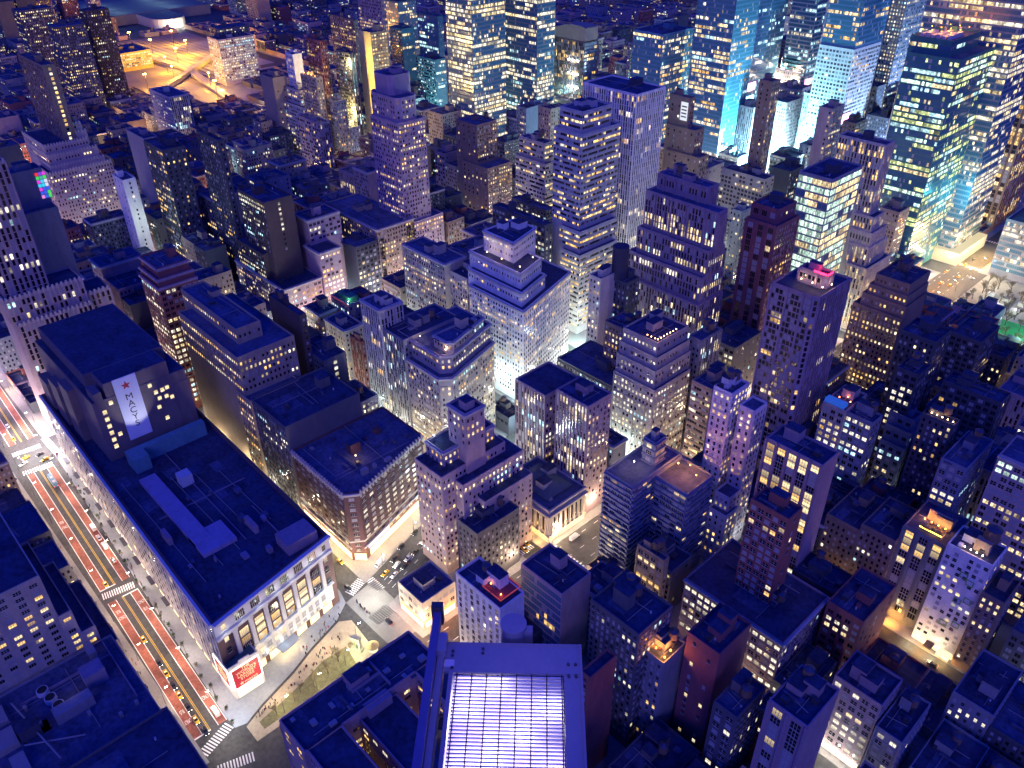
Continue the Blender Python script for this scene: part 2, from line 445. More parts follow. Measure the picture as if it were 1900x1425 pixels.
def building(idn, label, tiers, sk, ch, col, st, lit, pal, tanks, fl, seed=0):
    rng = np.random.default_rng(abs(hash_id(idn)) % 100000 + seed)
    t0 = tiers[0]
    off = (-(t0[0] + t0[1]) / 2, (t0[2] + t0[3]) / 2, 0)
    root = thing(KINDS.get(idn, 'office_building' if max(t[4] for t in tiers) > 95 else 'loft_building'), label, 'building', off)
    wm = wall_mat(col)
    W_ = MB(); R_ = MB(); rows = []; C_ = MB()
    ph = ZB.get(idn, 0)
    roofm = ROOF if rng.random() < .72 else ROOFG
    for i, t in enumerate(tiers):
        P = tier_poly(t, sk, ch if i < 2 else min(ch, 3)); h = t[4]
        if 'o' in fl and i >= 2:
            u0, u1, v0, v1 = t[:4]; c = 3.5
            P = [(-u1, v0 + c), (-u1 + c, v0), (-u0 - c, v0), (-u0, v0 + c), (-u0, v1 - c), (-u0 - c, v1), (-u1 + c, v1), (-u1, v1 - c)]
        par = 1.1
        I = inset(P, .45); k = len(P)
        W_.prism(P, 0, h, 0, top=False, bottom=False)
        for a in range(k):
            b = (a + 1) % k
            W_.quad((*P[a], h), (*P[b], h), (*I[b], h), (*I[a], h))
            W_.quad((*I[a], h), (*I[b], h), (*I[b], h - par), (*I[a], h - par))
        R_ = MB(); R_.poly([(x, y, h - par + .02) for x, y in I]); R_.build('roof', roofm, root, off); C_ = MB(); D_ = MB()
        zb = ph + 1 if 0 < ph < h - 2 else 5.5
        for a in range(k):
            p0, p1 = P[a], P[(a + 1) % k]
            nx, ny = p1[1] - p0[1], -(p1[0] - p0[0])
            L = math.hypot(nx, ny) + 1e-9
            if ny / L < -.3 and nx / L < .3: s_, l_ = st[0], lit[0]
            elif nx / L > .2: s_, l_ = (st[1], lit[1]) if ny / L > -.3 else (st[0], lit[0])
            else: continue
            if 'o' in fl and i == 3: s_ = 'blank'
            zt = h - 1.8
            if 'c' in fl or 'n' in fl: zt = h - 2.6
            rows += face_windows(p0, p1, zb, zt, s_, l_, pal, rng, W_)
            if 'c' in fl and L > 3:
                tx, ty = -ny / L, nx / L
                mx, my = (p0[0] + p1[0]) / 2, (p0[1] + p1[1]) / 2
                C_.obox(mx + nx / L * .5, my + ny / L * .5, tx, ty, L + .6, 1.0, h - 1.5, h - .55)
                C_.obox(mx + nx / L * .25, my + ny / L * .25, tx, ty, L + .2, .5, h - 2.2, h - 1.5)
                if h > 30: D_.obox(mx + nx / L * .2, my + ny / L * .2, tx, ty, L + .2, .4, h * .28, h * .28 + .7)
            if 'b' in fl and L > 3:
                tx, ty = -ny / L, nx / L
                q = int(L / 2.4)
                for z in range(q):
                    s = (z + .5) * L / q
                    C_.obox(p0[0] + tx * s + nx / L * .1, p0[1] + ty * s + ny / L * .1, tx, ty, 1.1, .7, h - 1.6, h + 1.2)
            if 'd' in fl and L > 8 and i >= 3:
                tx, ty = -ny / L, nx / L
                for z in range(4):
                    s = (z + .6) * L / 4.2
                    W_.obox(p0[0] + tx * s + nx / L * .5, p0[1] + ty * s + ny / L * .5, tx, ty, 1.3, 1.0, ph - 6, h - 2)
        ph = h
        if D_.v: D_.build('belt_course', TRIM if col not in ('redbrick', 'maroon') else wall_mat('pinkstone'), root, off)
        if C_.v: C_.build('cornice', TRIM if col not in ('redbrick', 'maroon') else wall_mat('pinkstone'), root, off)
    W_.build('wall', wm, root, off)
    add_windows(root, rows, off, idn in NEARSET)
    # the top most tier carries the roof clutter
    tt = max(tiers, key=lambda t: t[4]); P = tier_poly(tt, sk, 0); h = tt[4]
    if 'f' not in fl and tt[1] - tt[0] > 6:
        roof_stuff(root, P, h, rng, off, 1 if 'n' in fl else (1 + int(rng.random() < .55)), tanks, wm, 'h' in fl)
    elif tt[1] - tt[0] > 12:
        roof_stuff(root, P, h, rng, off, 1, tanks, wall_mat('darkblue'))
    ext = EXTRA.get(idn)
    if ext: ext(root, off, tiers, sk, wm, rng)
    return root
def hash_id(s):
    x = 7
    for c in str(s): x = (x * 131 + ord(c)) % 1000003
    return x
KINDS = {'macys': 'department_store', 'bank': 'bank_hall', 'garage': 'parking_garage', 'newyorker': 'hotel', 'hotelN': 'hotel', 'hotelB': 'hotel', 'hotelA': 'hotel', 'whitepunch': 'hotel', 'westin': 'hotel',
         'resid': 'apartment_building', 'far1': 'apartment_building', 'far2': 'apartment_building', 'far5': 'apartment_building', 'reddark': 'apartment_building', 'balcony': 'apartment_building',
         'greybig': 'apartment_building', 'tri': 'shop_building', 'mall': 'shopping_mall', 'slender': 'hotel'}
EXTRA = {}
ZB = {'wgtop': 145}
def txt(s, size, mat, parent, loc, rot, depth=.03, spacing=1.0, name='lettering'):
    cu = bpy.data.curves.new(name, 'FONT'); cu.body = s; cu.size = size; cu.extrude = depth; cu.align_x = 'CENTER'; cu.align_y = 'CENTER'; cu.space_line = spacing
    tmp = bpy.data.objects.new(name, cu); COL.objects.link(tmp)
    bpy.context.view_layer.update()
    me = bpy.data.meshes.new_from_object(tmp.evaluated_get(bpy.context.evaluated_depsgraph_get()))
    bpy.data.objects.remove(tmp)
    me.materials.clear(); me.materials.append(mat)
    o = bpy.data.objects.new(name, me); COL.objects.link(o); o.parent = parent
    o.location = loc; o.rotation_euler = rot
    return o
# ---------------------------------------------------------------- extras of single buildings (lamps, signs, columns ...)
def roof_lamps(pts, c, P, label, group):
    for x, y, z in pts: facade_lamp(x, y, z, c, P, label, group)
def ex_wedge(root, off, T, sk, wm, rng):
    t = T[1]
    roof_lamps([(-(t[0] + 5), t[2] + 4, t[4] + 2.2), (-(t[0] + 26), t[2] + 3, t[4] + 2.2), (-(t[0] + 11), t[2] + 32, t[4] + 2.2)], WARM, 700, 'warm terrace lamp beside the lit rooftop pavilion', 'lamps on the pavilion terrace')
EXTRA['wedge'] = ex_wedge
def ex_whitebig(root, off, T, sk, wm, rng):
    t = T[2]
    roof_lamps([(-(t[0] + 4), t[2] + 3, t[4] + 2), (-(t[0] + 20), t[2] + 2.6, t[4] + 2), (-(t[0] + 34), t[2] + 3, t[4] + 2), (-(t[0] + 8), t[2] + 18, t[4] + 2)], WARM, 500, 'warm lamp on the upper terrace of the white stepped office block', 'lamps on the white block terrace')
EXTRA['whitebig'] = ex_whitebig
def ex_bigstep(root, off, T, sk, wm, rng):
    t = T[3]
    pts = [(-(t[0] + .8), t[2] + 1 + 2.6 * i, t[4] + 1.3) for i in range(7)] + [(-(t[0] + 2.5 + 2.6 * i), t[2] + .8, t[4] + 1.3) for i in range(3)]
    roof_lamps(pts, (1, .5, .2), 60, 'orange globe lamp on the terrace rail of the navy stepped tower', 'string of orange terrace lamps')
EXTRA['bigstep'] = ex_bigstep
def ex_k6(root, off, T, sk, wm, rng):
    t = T[0]
    roof_lamps([(-(t[0] + 2.5 * i + 1.2), t[2] + .8, t[4] + 1) for i in range(5)], (1, .6, .25), 90, 'orange lamp along the rail of the black loft roof bar', 'lamps of the roof bar')
EXTRA['k6'] = ex_k6
def ex_terrace(root, off, T, sk, wm, rng):
    t = T[0]; h = t[4]
    b = MB(); b.box(-t[1] - 1, -t[1] - .6, t[2] - .2, t[3] + .3, h - 1, h + 4.2); b.build('screen_wall', wall_mat('tan'), root, off)
    b = MB()
    for i in range(3): b.box(-t[1] + 1.5 + i * 2.4, -t[1] + 2.9 + i * 2.4, t[2] + 2 + i, t[2] + 4 + i, h - 1, h + .1)
    b.build('terrace_seat', WOOD, root, off)
    roof_lamps([(-(t[0] + 1.2), t[2] + 2, h + .6), (-(t[0] + 1.6), t[2] + 6, h + .6), (-(t[0] + 6), t[2] + 3, h + .6), (-(t[0] + 7), t[2] + 8, h + .6)], (1, .36, .03), 900, 'orange lamp on the glowing roof terrace', 'lamps of the orange terrace')
EXTRA['terrace'] = ex_terrace
def ex_balcony(root, off, T, sk, wm, rng):
    t = T[0]; h = t[4]
    facade_lamp(-(t[0] + 9), t[2] + 11.5, h + 3, (1, .72, .45), 1500, 'single bright lamp throwing a fan of light over the balcony tower roof', None)
    roof_lamps([(-185, 247, 62), (-192, 252, 61), (-196, 248, 62)], (1, .36, .03), 2200, 'orange work lamp in the yellow lit yard behind the balcony tower', 'orange yard lamps')
EXTRA['balcony'] = ex_balcony
def ex_greybig(root, off, T, sk, wm, rng):
    t = T[1]; h = t[4]
    b = MB(); b.box(-t[0] - 7, -t[0] - .4, t[2] - .35, t[2] - .1, h - .2, h + .7); b.box(-t[0] + .1, -t[0] + .35, t[2], t[2] + 5, h - .2, h + .7)
    b.build('red_light_strip', glow('neon_red', (1, .02, .08), 5), root, off)
    light(-t[0] - 4, t[2] + 2, h + 1.5, (1, .05, .1), 350, .4, parent=None)
    t = T[0]
    roof_lamps([(-(t[0] + 3), t[2] + 9, t[4] + 1.6), (-(t[0] + 9), t[2] + 10, t[4] + 1.6), (-(t[0] + 15), t[2] + 10, t[4] + 1.6), (-(t[0] + 1.5), t[2] + 15, t[4] + 1.6)], WARM, 280, 'warm lamp at the foot of the red lit roof hut', 'lamps round the red lit hut')
EXTRA['greybig'] = ex_greybig
def ex_whitepunch(root, off, T, sk, wm, rng):
    t = T[0]; h = t[4]
    b = MB()
    b.box(-t[0] - 14, -t[0] - 3, t[2] + 3, t[2] + 14, h - .9, h - .4)
    b.build('deck', stone('deck_red', (.35, .06, .05)), root, off)
    b = MB()
    for s in ((-14, -13.8, 3, 14), (-3.2, -3, 3, 14), (-14, -3, 3, 3.2), (-14, -3, 13.8, 14)): b.box(-t[0] + s[0], -t[0] + s[1], t[2] + s[2], t[2] + s[3], h - .4, h + .1)
    b.build('deck_edge', glow('neon_red_dim', (1, .12, .05), .3), root, off)
    roof_lamps([(-t[0] - 5, t[2] + 5, h + .4), (-t[0] - 12, t[2] + 6, h + .4), (-t[0] - 8, t[2] + 11, h + .4), (-t[0] - 18, t[2] + 9, h + .4)], (1, .3, .05), 22, 'small orange lamp on the red roof deck', 'lamps on the red deck')
EXTRA['whitepunch'] = ex_whitepunch
def ex_signA(root, off, T, sk, wm, rng):
    t = T[0]; h = t[4]
    b = MB(); b.box(-t[1] + .2, -t[0] - 1.5, t[2] + .3, t[2] + 4.5, h, h + 2)
    b.build('blue_light_box', glow('sign_blue', (.02, .16, 1), .35), root, off)
    roof_lamps([(-t[0] - 2 - i * 3, t[2] + 8 + (i % 2) * 3, h + .6) for i in range(3)], (1, .25, .08), 40, 'red string lamp behind the blue roof sign', 'red roof lamps')
EXTRA['signA'] = ex_signA
def ex_tri(root, off, T, sk, wm, rng):
    t = T[0]
    b = MB(); b.box(-t[0] + .05, -t[0] + .35, t[2] + .4, t[3] - 1, 4.6, 5.4); b.box(-t[1] + 1, -t[0], t[2] - .35, t[2] - .05, 4.6, 5.4)
    b.build('shop_sign_band', glow('neon_orange', (1, .16, .02), 3.5), root, off)
    b = MB(); b.box(-t[0] + .04, -t[0] + .16, t[2] + 1, t[3] - 1, .6, 4.2); b.box(-t[1] + 1, -t[0] - .6, t[2] - .16, t[2] - .04, .6, 4.2)
    b.build('shop_front', glow('shop_glass', (1, .82, .6), 1.3), root, off)
    for i in range(3): light(-t[0] + 2.4, t[2] + 3 + 6 * i, 4.4, (1, .3, .08), 700, .4)
    for i in range(3): light(-t[0] - 3 - 6 * i, t[2] - 2.4, 4.6, (1, .5, .3), 450, .4)
    b = MB(); x, y, h = -(t[0] + 9), t[2] + 10, t[4]
    b.box(x - 4, x - 1, y - .3, y + .3, h - 1, h - .2); b.box(x - .3, x + .3, y - 4, y + 5, h - 1, h - .3); b.box(x, x + 2.5, y + 1, y + 3, h - 1, h + .6)
    b.build('roof_ducts', plain('duct_white', (.5, .5, .5)), root, off)
EXTRA['tri'] = ex_tri
def ex_z34(root, off, T, sk, wm, rng):
    t = T[0]
    b = MB(); b.box(-t[1] + .5, -t[0] - .5, t[2] - .3, t[2] - .08, .8, 4.6)
    b.build('shop_front', glow('shop_glass', (1, .82, .6), 1.3), root, off)
    for i in range(3): light(-t[1] + 3 + i * 6, t[2] - 3, 4, (1, .86, .66), 420, .4)
EXTRA['z34win'] = ex_z34
def ex_bank(root, off, T, sk, wm, rng):
    u0, u1, v0, v1, h = T[0]
    b = MB()
    n = 9
    for i in range(n):
        x = -u1 + 2 + (u1 - u0 - 4) * i / (n - 1); b.cyl(x, v0 - .3, 6, h - 5, .75, .62, 12)
        b.box(x - .9, x + .9, v0 - 1.2, v0 + .2, 5.4, 6); b.box(x - .9, x + .9, v0 - 1.2, v0 + .2, h - 5, h - 4.4)
    for i in range(8):
        y = v0 + 2.2 + (v1 - v0 - 4.4) * i / 7; b.cyl(-u0 + .3, y, 6, h - 5, .75, .62, 12)
        b.box(-u0 - .2, -u0 + 1.2, y - .9, y + .9, 5.4, 6); b.box(-u0 - .2, -u0 + 1.2, y - .9, y + .9, h - 5, h - 4.4)
    b.build('column', stone('wall_limestone', WALL['limestone']), root, off)
    b = MB()
    for z0, z1, d in ((h - 4.4, h - 3, 1.3), (h - 3, h - 2.4, 2.0), (h - .8, h, .6), (4.6, 5.4, 1.2)):
        b.box(-u1, -u0 + d, v0 - d, v0 + .01 - .02, z0, z1); b.box(-u0 + .01, -u0 + d - .004, v0, v1, z0, z1)
    b.build('entablature', stone('wall_limestone', WALL['limestone']), root, off)
    b = MB()
    for i in range(8):
        x = -u1 + 4.2 + (u1 - u0 - 4) * i / 8; b.box(x - .8, x + .8, v0 - .05, v0 + .1, 7, h - 6)
        y = v0 + 3.7 + (v1 - v0 - 4.4) * i / 7
        if i < 7: b.box(-u0 - .1, -u0 + .05, y - .8, y + .8, 7, h - 6)
    b.build('tall_window', WIN[0], root, off)
    b = MB(); a = [(-u1 + 5, v0 + 5), (-u0 - 6, v0 + 5), (-u0 - 6, v1 - 4), (-u1 + 5, v1 - 4)]; z = h + 3.6
    r = [(-u1 + 12, (v0 + v1) / 2), (-u0 - 13, (v0 + v1) / 2)]
    g = lambda p, zz: (p[0], p[1], zz)
    b.quad(g(a[0], h), g(a[1], h), g(r[1], z), g(r[0], z)); b.poly([g(a[1], h), g(a[2], h), g(r[1], z)]); b.quad(g(a[2], h), g(a[3], h), g(r[0], z), g(r[1], z)); b.poly([g(a[3], h), g(a[0], h), g(r[0], z)])
    b.prism(a, h - 1.2, h, 0, top=False)
    b.build('hipped_roof', stone('copper_roof', (.12, .15, .13)), root, off)
    for i in range(4): light(-u0 + 3.2, v0 + 4 + i * 7, 3, (1, .74, .46), 520, .4)
    for i in range(4): light(-u0 - 4 - i * 9, v0 - 3.4, 3, (1, .6, .22), 800, .4)
EXTRA['bank'] = ex_bank
def ex_yellow(root, off, T, sk, wm, rng):
    u0, u1, v0, v1, h = T[0]
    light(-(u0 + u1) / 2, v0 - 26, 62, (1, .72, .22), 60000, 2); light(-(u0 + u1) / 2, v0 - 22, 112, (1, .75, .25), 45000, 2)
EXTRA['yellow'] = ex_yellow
def ex_whitewall(root, off, T, sk, wm, rng):
    u0, u1, v0, v1, h = T[0]
    light(-u0 + 22, (v0 + v1) / 2, h - 34, (.8, 1, .8), 5000, 2)
EXTRA['whitewall'] = ex_whitewall
def ex_green(root, off, T, sk, wm, rng):
    u0, u1, v0, v1, h = T[1]
    b = MB()
    for i in range(6): b.box(-u1 + 4 + i * 4, -u1 + 6.6 + i * 4, v0 + 6, v1 - 6 - (i % 3) * 8, h - 1, h + 1 + (i % 2))
    b.build('cooling_tower', plain('duct_white', (.5, .5, .5)), root, off)
    roof_lamps([(-u1 + 4 + 7 * (i % 4), v0 + 8 + 16 * (i // 4), h + 3.4) for i in range(12)], (1, .36, .02), 1500, 'orange lamp over the open roof plant of the dark green glass tower', 'orange roof plant lamps')
    light(-u0 + 34, v0 + 44, 60, (.12, .8, 1), 22000, 3)
EXTRA['green'] = ex_green
def ex_orangecrown(root, off, T, sk, wm, rng):
    u0, u1, v0, v1, h = T[0]
    roof_lamps([(-u0 - 4 - 7 * i, v0 + 1.5, h + 1) for i in range(4)], (1, .5, .08), 900, 'orange lamp on the crown of the slim tower', 'orange crown lamps')
EXTRA['orangecrown'] = ex_orangecrown
def ex_led(root, off, T, sk, wm, rng):
    u0, u1, v0, v1, h = T[1]
    cols = ['r', 'v', 'm', 'g', 't', 'g', 'm', 'c', 'w', 'c', 'c', 'w', 'm', 'b', 'b', 'b', 'b', 'g', 'p', 'b', 'g']
    cc = {'r': (1, .03, .02), 'v': (.25, .06, .8), 'm': (.9, .05, .8), 'g': (.05, .8, .08), 't': (.1, .45, .4), 'c': (.05, .7, 1), 'w': (.8, .8, 1), 'b': (.04, .12, .9), 'p': (.9, .3, .8)}
    for j in range(7):
        for i in range(3):
            b = MB(); y = v0 + 13.2 + i * 2.0; z = h - 3.6 - j * 2.3
            b.box(-u0 + .05, -u0 + .3, y - .85, y + .85, z - .95, z + .95)
            k = cols[j * 3 + i]; b.build('light_panel', glow('led_' + k, cc[k], .7), root, off)
    light(-u0 + 3, v0 + 8, h - 27, WARM, 900, .5)
EXTRA['ledwall'] = ex_led
def ex_westin(root, off, T, sk, wm, rng):
    u0, u1, v0, v1, h = T[0]
    b = MB(); n = 10
    for i in range(n):
        a, c = i / n, (i + 1) / n
        za, zc = h + 16 * math.sin(PI * (.15 + .5 * a)) , h + 16 * math.sin(PI * (.15 + .5 * c))
        x0, x1 = -u1 + (u1 - u0) * a, -u1 + (u1 - u0) * c
        b.quad((x0, v0 + .3, h - 1), (x1, v0 + .3, h - 1), (x1, v0 + .3, zc), (x0, v0 + .3, za)); b.quad((x0, v0 + .3, za), (x1, v0 + .3, zc), (x1, v1, zc), (x0, v1, za)); b.quad((x1, v1, h - 1), (x0, v1, h - 1), (x0, v1, za), (x1, v1, zc))
    b.quad((-u0, v0 + .3, h - 1), (-u0, v1, h - 1), (-u0, v1, h + 14), (-u0, v0 + .3, h + 14))
    b.build('curved_roof', wall_mat('tan'), root, off)
    for j in range(4):
        for i in range(3):
            x, z = -u0 - 9 - i * 7, h - 22 - j * 15
            b = MB(); b.cyl(x, v0 - .6, z - .5, z + .5, .9, .9, 8); b.build('star_light', glow('bulb_star', (.8, .95, 1), 40), root, off)
            if i == 1: light(x, v0 - 4, z, (.8, .95, 1), 2500, .6)
EXTRA['westin'] = ex_westin
def ex_notice(root, off, T, sk, wm, rng):
    u0, u1, v0, v1, h = T[2]
    b = MB(); b.box(-u0 - 8, -u0 - 1.5, v0 - .4, v0 - .1, h - 18, h - 4); b.build('notice_board', glow('board_white', (.85, .9, 1), .7), root, off)
    b = MB()
    for i in range(4): b.box(-u0 - 7.2, -u0 - 2.3, v0 - .5, v0 - .4, h - 15.6 + i * 2.6, h - 14.6 + i * 2.6)
    b.build('notice_lines', plain('ink', (.03, .03, .04)), root, off)
EXTRA['signtower'] = ex_notice
def ex_greenroof(root, off, T, sk, wm, rng):
    u0, u1, v0, v1, h = T[0]
    b = MB(); b.box(-u1 + 4, -u0 - 3, v0 + 3, v1 - 2, h - 1, h + 3); b.build('roof_hut', stone('hut_green', (.05, .22, .12)), root, off)
    b = MB(); b.box(-u1 + .2, -u0 - .2, v0 - .25, v0 - .05, h - .9, h - .5); b.build('neon_edge', glow('neon_red_dim', (1, .12, .05), .3), root, off)
    facade_lamp(-u0 - 2, v0 + 1.5, h + 1.2, (.5, 1, .8), 1200, 'green white lamp beside the green rooftop hut', None)
EXTRA['greenroof'] = ex_greenroof
def ex_creamback(root, off, T, sk, wm, rng):
    u0, u1, v0, v1, h = T[0]
    b = MB(); b.cyl(-(u0 + u1) / 2 - 4, v0 + 4, h - 1, h + 20, 5, 5, 24); b.build('water_tank', stone('tank_black', (.04, .04, .06)), root, off)
EXTRA['creamback'] = ex_creamback
def ex_hotelA(root, off, T, sk, wm, rng):
    u0, u1, v0, v1, h = T[0]
    b = MB(); b.box(-u1 + 5, -u0 - 4, v0 + 12, v0 + 12.4, h - 1, h + 5); b.build('screen_wall', wall_mat('tan'), root, off)
    b = MB(); b.box(-u1 + 5, -u0 - 4, v0 + 4, v0 + 4.3, h - .4, h); b.build('light_bar', glow('bulb_50_7', (1, .5, .07), 6), root, off)
    b = MB()
    for i in range(6): b.box(-u1 + 5.5 + i * 1.8, -u1 + 6.6 + i * 1.8, v0 + 7 + (i % 2) * 2, v0 + 8.1 + (i % 2) * 2, h - 1, h - .2)
    b.build('bar_table', WOOD, root, off)
    roof_lamps([(-u1 + 5 + 3 * i, v0 + 9, h + .8) for i in range(4)], (1, .35, .05), 700, 'orange lamp over the tables of the roof bar on the grey glass hotel wing', 'lamps of the hotel roof bar')
    light(-(u0 + u1) / 2, v0 - 4, 3, ORANGE, 1500, .5)
EXTRA['hotelA'] = ex_hotelA
def ex_hotelB(root, off, T, sk, wm, rng):
    u0, u1, v0, v1, h = T[0]
    g = stone('panel_green', (.22, .40, .12))
    for i, (a, z) in enumerate([(.55, .80), (.72, .76), (.82, .60), (.62, .56), (.52, .30), (.78, .34)]):
        x, zz = -u1 + (u1 - u0) * a, h * z
        b = MB()
        for s in ((-1.6, 1.6, 1.2, 1.5), (-1.6, 1.6, -1.5, -1.2), (-1.6, -1.2, -1.2, 1.2), (1.2, 1.6, -1.2, 1.2)): b.box(x + s[0], x + s[1], v0 - .35, v0 - .02, zz + s[2], zz + s[3])
        b.build('green_panel', g, root, off)
    b = MB(); b.box(-u1 + 6.5, -u1 + 10, v0 - 5, v0 - .2, 3.6, 4.0); b.build('canopy', wall_mat('darkbrown'), root, off)
    b = MB(); b.box(-u0 - 6, -u0 - .5, v0 - 5, v0 - .1, 3.4, 3.8); b.build('glass_canopy', glow('canopy_lit', (1, .8, .4), 1.2), root, off)
    for x, c, P in ((-u1 + 2, (1, .85, .5), 900), (-u1 + 7, ORANGE, 900), (-u0 - 7, (1, .85, .5), 900), (-u0 - 2, (1, .6, .2), 700)): light(x, v0 - 5.5, 3.0, c, P, .4)
    roof_lamps([(-u1 + 6 + 2.4 * i, v0 + 2, h + .5) for i in range(4)], WARM, 170, 'warm lamp on the roof edge of the white hotel with green panels', 'lamps on the white hotel roof')
    water_tank(root, -(u0 + 6), v0 + 10, h + 1, off, big=True)
    b = MB(); b.box(-u0 - 10, -u0 - 4, v0 + 5, v0 + 8, h - 1, h + 5); b.build('roof_screen', wall_mat('tan'), root, off)
EXTRA['hotelB'] = ex_hotelB
def ex_e1(root, off, T, sk, wm, rng):
    u0, u1, v0, v1, h = T[0]
    b = MB()
    b.box(-u1 + 1, -u0 - 6.5, v0 - .22, v0 - .06, .7, 5); b.obox(-(u0 + 3), v0 + 3, .72, .69, 6, .3, .7, 5)
    dx, dy = -sk, 1; L = math.hypot(dx, dy); dx /= L; dy /= L
    q = (v1 - v0) * 1.04
    b.obox(-(u0 + sk * (v1 - v0) * .55) + .2, v0 + (v1 - v0) * .55, dx, dy, q * .8, .3, .7, 5)
    b.build('shop_front', glow('shop_amber', (1, .72, .34), 1.7), root, off)
    b = MB(); b.obox(-(u0 + sk * 16) + .35, v0 + 16, dx, dy, 17, .2, 6.2, 8.4); b.build('shop_sign', glow('sign_violet', (.45, .42, 1), 1.5), root, off)
    b = MB(); b.box(-u1, -u0 - 5, v0 - .8, v0 - .1, 8.8, 9.8); b.obox(-(u0 + sk * (v1 - v0) * .53) + .45, v0 + (v1 - v0) * .53, dx, dy, q * .9, .8, 8.8, 9.8)
    b.build('belt_course', TRIM, root, off)
    for i in range(6): light(-u0 - 6 - i * 9, v0 - 3.2, 4.5, (1, .66, .26), 900, .4)
    for i in range(6):
        v = v0 + 5 + i * 9.5; light(-(u0 + sk * (v - v0)) + 3.4, v, 4.5, (1, .68, .3), 900, .4)
    for i in range(10):
        x, y = -u1 + 4 + (i * 11.9) % 36, v0 + 8 + (i * 17.1) % 44
        b = MB(); b.box(x, x + 2 + i % 3, y, y + 1.6 + i % 2 * 2, h - 1.05, h - .3 + (i % 4) * .8); b.build('roof_unit', [plain('pipe_grey', (.3, .28, .25)), wm, ROOFG][i % 3], root, off)
    b = MB(); b.box(-u1 + 3, -u0 - 20, v0 + 5, v0 + 5.25, h - 1.05, h - .5); b.box(-u0 - 20.3, -u0 - 20, v0 + 5.25, v0 + 14, h - 1.05, h - .5); b.build('roof_seam', wall_mat('violetgrey'), root, off)
    b = MB()
    n = 22
    for i in range(n):
        x = -u1 + (u1 - u0 - 5) * (i + .5) / n; b.box(x - .35, x + .35, v0 - .9, v0, h - 3.4, h + .9)
    for i in range(n):
        v = v0 + 6 + (v1 - v0 - 6) * (i + .5) / n; x = -(u0 + sk * (v - v0)); b.box(x, x + .9, v - .35, v + .35, h - 3.4, h + .9)
    b.build('cornice_bracket', TRIM, root, off)
    facade_lamp(-(u0 + 24), v0 + 20, h + 2, (1, .6, .25), 500, 'amber lamp on the roof of the block with the rounded cornice corner', None)
EXTRA['e1'] = ex_e1
def ex_t1350(root, off, T, sk, wm, rng):
    u0, u1, v0, v1, h = T[0]
    for j, (a0, a1, b0, b1, hh) in enumerate(((264, 284, 160, 200, 63), (258.5, 276, 168, 207, 57), (253, 271, 176.5, 208, 45))):
        b = MB(); b.box(-a1, -a0, b0, b1, 0, hh); b.build('shoulder', wm, root, off)
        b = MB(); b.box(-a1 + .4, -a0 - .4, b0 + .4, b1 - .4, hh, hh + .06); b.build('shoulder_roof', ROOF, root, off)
        rows = face_windows((-a1, b0), (-a0, b0), 5, hh - 2, 'punch', .32, 'mix', rng, MB()) + face_windows((-a0, b0), (-a0, b1), 5, hh - 2, 'punch', .42, 'mix', rng, MB())
        o = bpy.data.objects.new('window_grid', pane_mesh('window_grid', rows, off)); COL.objects.link(o); o.parent = root; o['kind'] = 'stuff'
    facade_lamp(-(u0 + 10), v0 + 3, h + 2.5, (.7, .9, 1), 700, 'white blue lamp on the roof of the stone corner tower', None)
EXTRA['t1350'] = ex_t1350
def ex_mall(root, off, T, sk, wm, rng):
    u0, u1, v0, v1, h = T[0]
    for i in range(3):
        x, y = -292 - i * 5.5, -9 - i * 1.2
        b = MB(); b.cyl(x, y, h - 1, h + 1.3, 2.3, 2.2, 20); b.build('roof_fan', plain('duct_white', (.5, .5, .5)), root, off)
        b = MB(); b.cyl(x, y, h + 1.3, h + 1.4, 1.8, 1.8, 20); b.build('fan_grille', BLACK, root, off)
    b = MB(); b.box(-299, -292, 2, 10, h - 1, h + 6); b.build('stair_hut', wall_mat('violetgrey'), root, off)
    b = MB(); b.box(-289, -284, -12, 2, h - 1, h + 4); b.box(-313, -306, 8, 11, h - 1, h + 2.5); b.build('plant_room', wall_mat('grey'), root, off)
    for i in range(4):
        b = MB(); b.box(-u1 + 6 + i * 13, -u1 + 15 + i * 13, -30 - 4 * (i % 2), -25, h - 1, h + 1.2 + i % 2); b.build('air_handler', plain('pipe_grey', (.3, .28, .25)), root, off)
    b = MB(); b.box(-u1 + 2, -u0 - 14, v1 - 4.4, v1 - 4, h - 1, h + .6); b.box(-u1 + 10, -u1 + 10.4, -20, v1 - 4.4, h - 1, h + .4); b.build('parapet_wall', wall_mat('violetgrey'), root, off)
    light(-u0 - 30, -4, h + 5, (1, .8, .55), 60, .5)
    for i in range(9):
        x, y = -u1 + 5 + (i * 17.3) % 44, -42 + (i * 23.7) % 56
        b = MB(); b.box(x, x + 4 + i % 3 * 2, y, y + 3 + i % 4, h - 1.08, h - 1.03); b.build('roof_patch', ROOFG, root, off)
        b = MB(); b.box(x + 1, x + 2.6, y + 1, y + 2.2, h - 1, h + .2 + (i % 3) * .5); b.build('vent_box', plain('pipe_grey', (.3, .28, .25)), root, off)
    b = MB(); b.tube((-u1 + 8, -22, h + 1), (-u0 - 6, -16, h + 1), .35, .35); b.tube((-u1 + 30, -24, h + .6), (-u0 - 10, -6, h + .6), .3, .3); b.build('roof_pipe', plain('pipe_grey', (.3, .28, .25)), root, off)
EXTRA['mall'] = ex_mall
